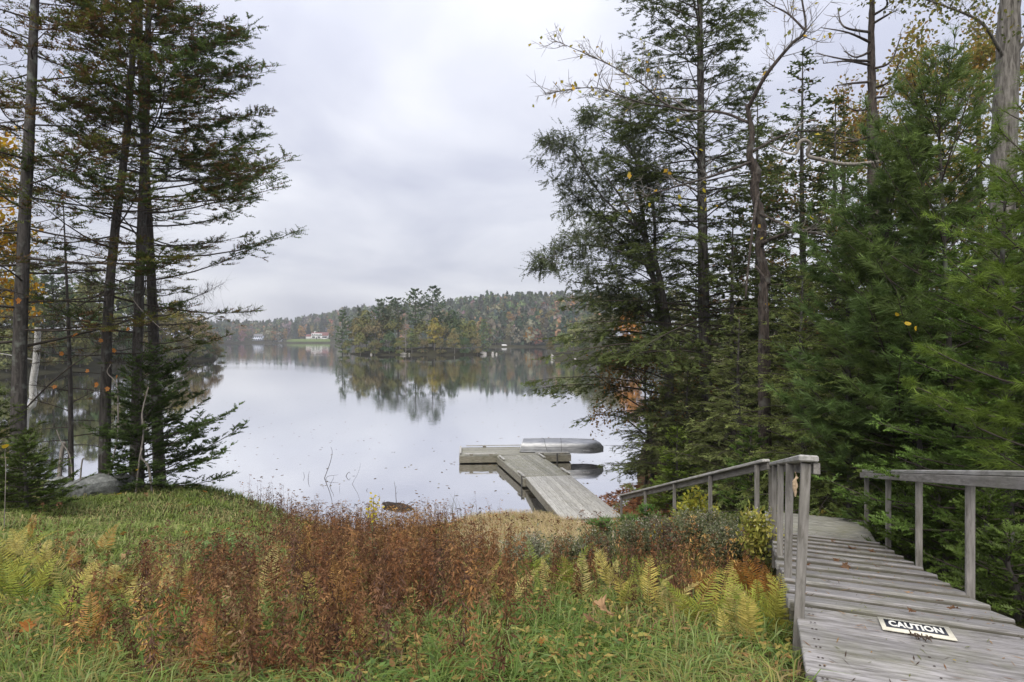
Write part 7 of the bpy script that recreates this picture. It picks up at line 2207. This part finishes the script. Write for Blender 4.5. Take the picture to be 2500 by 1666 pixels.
water_twig((790, 1168), [(795, 1160), (806, 1130), (811, 1105), (808, 1092)], 0.016, "tallest forked twig standing in the lake")
water_twig((811, 1104), [(811, 1102), (813, 1085)], 0.006, "thin tip above the tallest lake twig") if False else None
water_twig((792, 1170), [(800, 1164), (815, 1161), (826, 1160)], 0.010, "twig bent flat over the water from the tallest one")
water_twig((803, 1188), [(808, 1180), (814, 1168), (815, 1161)], 0.010, "twig rising to meet the bent one")
water_twig((744, 1164), [(742, 1158), (740, 1153)], 0.010, "short twig stub furthest from the dock")
water_twig((752, 1170), [(753, 1160), (756, 1150)], 0.011, "short twig stub beside the tallest twig")
water_twig((857, 1182), [(865, 1172), (873, 1158), (879, 1140), (880, 1131)], 0.007, "slim curved twig closer to the dock")
water_twig((842, 1163), [(848, 1157), (853, 1153), (855, 1158)], 0.014, "small knot of wood poking out of the lake")
water_twig((858, 1163), [(862, 1162), (868, 1163)], 0.008, "flat twig beside the small knot")
water_twig((829, 1196), [(829, 1190), (830, 1186)], 0.006, "tiny twig nearest the weeds")
water_twig((893, 1198), [(896, 1195), (898, 1193)], 0.010, "tiny forked twig before the log")
# floating leaves
g = Geo(); n = 420
d = 20 * (95 / 20) ** rl.uniform(0, 1, n); px = rl.uniform(480, 1500, n); x = (px - 1250) / FPX * d
ok = (d > np.interp(x, SHX, SHD) + 0.5); x, d = x[ok], d[ok]
a = rl.uniform(0, 6.28, len(x)); P = np.stack([x, d, 0 * x + 0.004], -1)
g.add(*kites(P, np.stack([np.cos(a), np.sin(a), 0.04 + 0 * a], -1), np.tile(UP, (len(a), 1)), rl.uniform(0.06, 0.2, len(a)), rl.uniform(0.04, 0.1, len(a)), np.array([(0.1, 0.07, 0.04), (0.16, 0.1, 0.05), (0.2, 0.17, 0.1)])[rl.integers(0, 3, len(a))]))
tag(g.build("floating_leaves", M_DRY), "scattered fallen leaves floating on the lake", "leaves", kind="stuff")
# reddish mat of drowned leaves beside the gangway
g = Geo(); n = 5200
x = rl.uniform(2.2, 7.5, n); d = rl.uniform(17.2, 23.5, n)
dd_ = np.interp(x, SHX, SHD) - d
ok = (np.abs(dd_ + 0.2 + 0.5 * vnoise(x, d, 1.8, 30)) < 1.5 + 0.4 * vnoise(x, d, 3.0, 31)) & ~on_walk(x, d, 0.05); x, d = x[ok], d[ok]
a = rl.uniform(0, 6.28, len(x)); P = np.stack([x, d, np.maximum(gz(x, d), 0.0) + 0.012 + rl.uniform(0, 0.02, len(x))], -1)
g.add(*kites(P, np.stack([np.cos(a), np.sin(a), rl.normal(0.05, 0.15, len(a))], -1), norm(rl.normal(size=P.shape) * 0.2 + UP), rl.uniform(0.08, 0.2, len(a)), rl.uniform(0.05, 0.12, len(a)), np.array([(0.24, 0.10, 0.05), (0.3, 0.14, 0.065), (0.17, 0.08, 0.045), (0.33, 0.17, 0.1)])[rl.integers(0, 4, len(a))]))
tag(g.build("leaf_litter", M_DRY), "reddish mat of wet leaves along the cove beside the gangway", "litter", kind="stuff")
# yellow leaves on the sprig in the shrubs
b = gbase(1605, 8.4); r = empty("yellow_sprig", tuple(b))
g = Geo(); q = smooth_path([[0, 0, 0], [0.02, 0, 0.25], [0.04, 0, 0.52]], 5); g.add(*tube(q, np.linspace(0.005, 0.002, len(q)), 4), C=np.array([0.1, 0.08, 0.04])); g.build("stem", M_DRY, r)
for k, (px, py) in enumerate([(1597, 1283), (1615, 1279), (1598, 1299), (1616, 1297), (1610, 1312), (1602, 1326), (1622, 1318), (1588, 1310)]):
    p = at(px, py, 8.35) - b
    o = link("leaf", LM["yellow"], r); o.location = tuple(p); o.scale = (0.75, 0.75, 0.75); o.rotation_euler = (1.1 + rl.normal() * 0.3, rl.normal() * 0.4, 1.4 + rl.normal() * 0.5)
tag(r, "sprig with a few clear yellow leaves in front of the shrubs", "plant")
# yellow-green leaf spray beside the deck corner and light leaves on the spruce
for k, (px, py, D, lab) in enumerate([(2190, 768, 6.2, "lime yellow leaf caught high in the spruce boughs"), (2215, 790, 6.2, "greenish yellow leaf just below the lime one"), (2235, 803, 6.2, "orange yellow leaf below the lime one in the spruce")]):
    lay_leaf("yellow", tuple(at(px, py, D)), 0.8, (1.2, rl.normal() * 0.4, rl.normal()), lab, "leaves caught in the spruce", "hanging_leaf")
g = Geo(); p0 = deck(1.2, 0.0)
# cracked knot of raw wood on the near post
rp = left_post(3.62); kn = rp + UP * (RH - 0.17) - U2 * 0.026 - V2 * 0.012
g = Geo()
for k in range(9):
    zz = rl.uniform(-0.05, 0.05); g.add(*tube([kn + UP * (zz - 0.03) + V2 * rl.normal() * 0.006, kn + UP * zz - U2 * 0.006 + V2 * rl.normal() * 0.006, kn + UP * (zz + 0.03) + V2 * rl.normal() * 0.006], [0.004, 0.009, 0.004], 5), C=np.array([0.5, 0.38, 0.26]) * rl.uniform(0.7, 1.1))
o = g.build("splintered_patch", M_DRY, RL); o.matrix_parent_inverse = RL.matrix_basis.inverted(); o["label"] = "raw tan splintered patch near the top of the first post"

# ------------------------------------------------------------------ damp autumn air over the lake
def haze():
    m, nt, out = new_mat("haze_air")
    v = nd(nt, "ShaderNodeVolumePrincipled")
    v.inputs["Color"].default_value = (0.93, 0.95, 1.0, 1)
    v.inputs["Density"].default_value = 0.0003
    nt.links.new(v.outputs[0], out.inputs["Volume"])
    g = Geo(); g.add(box_v(-1400, 1400, -120, 1500, -6, 120), BOXF)
    tag(g.build("haze", m), "thin damp haze over the lake", "haze", kind="stuff")


haze()
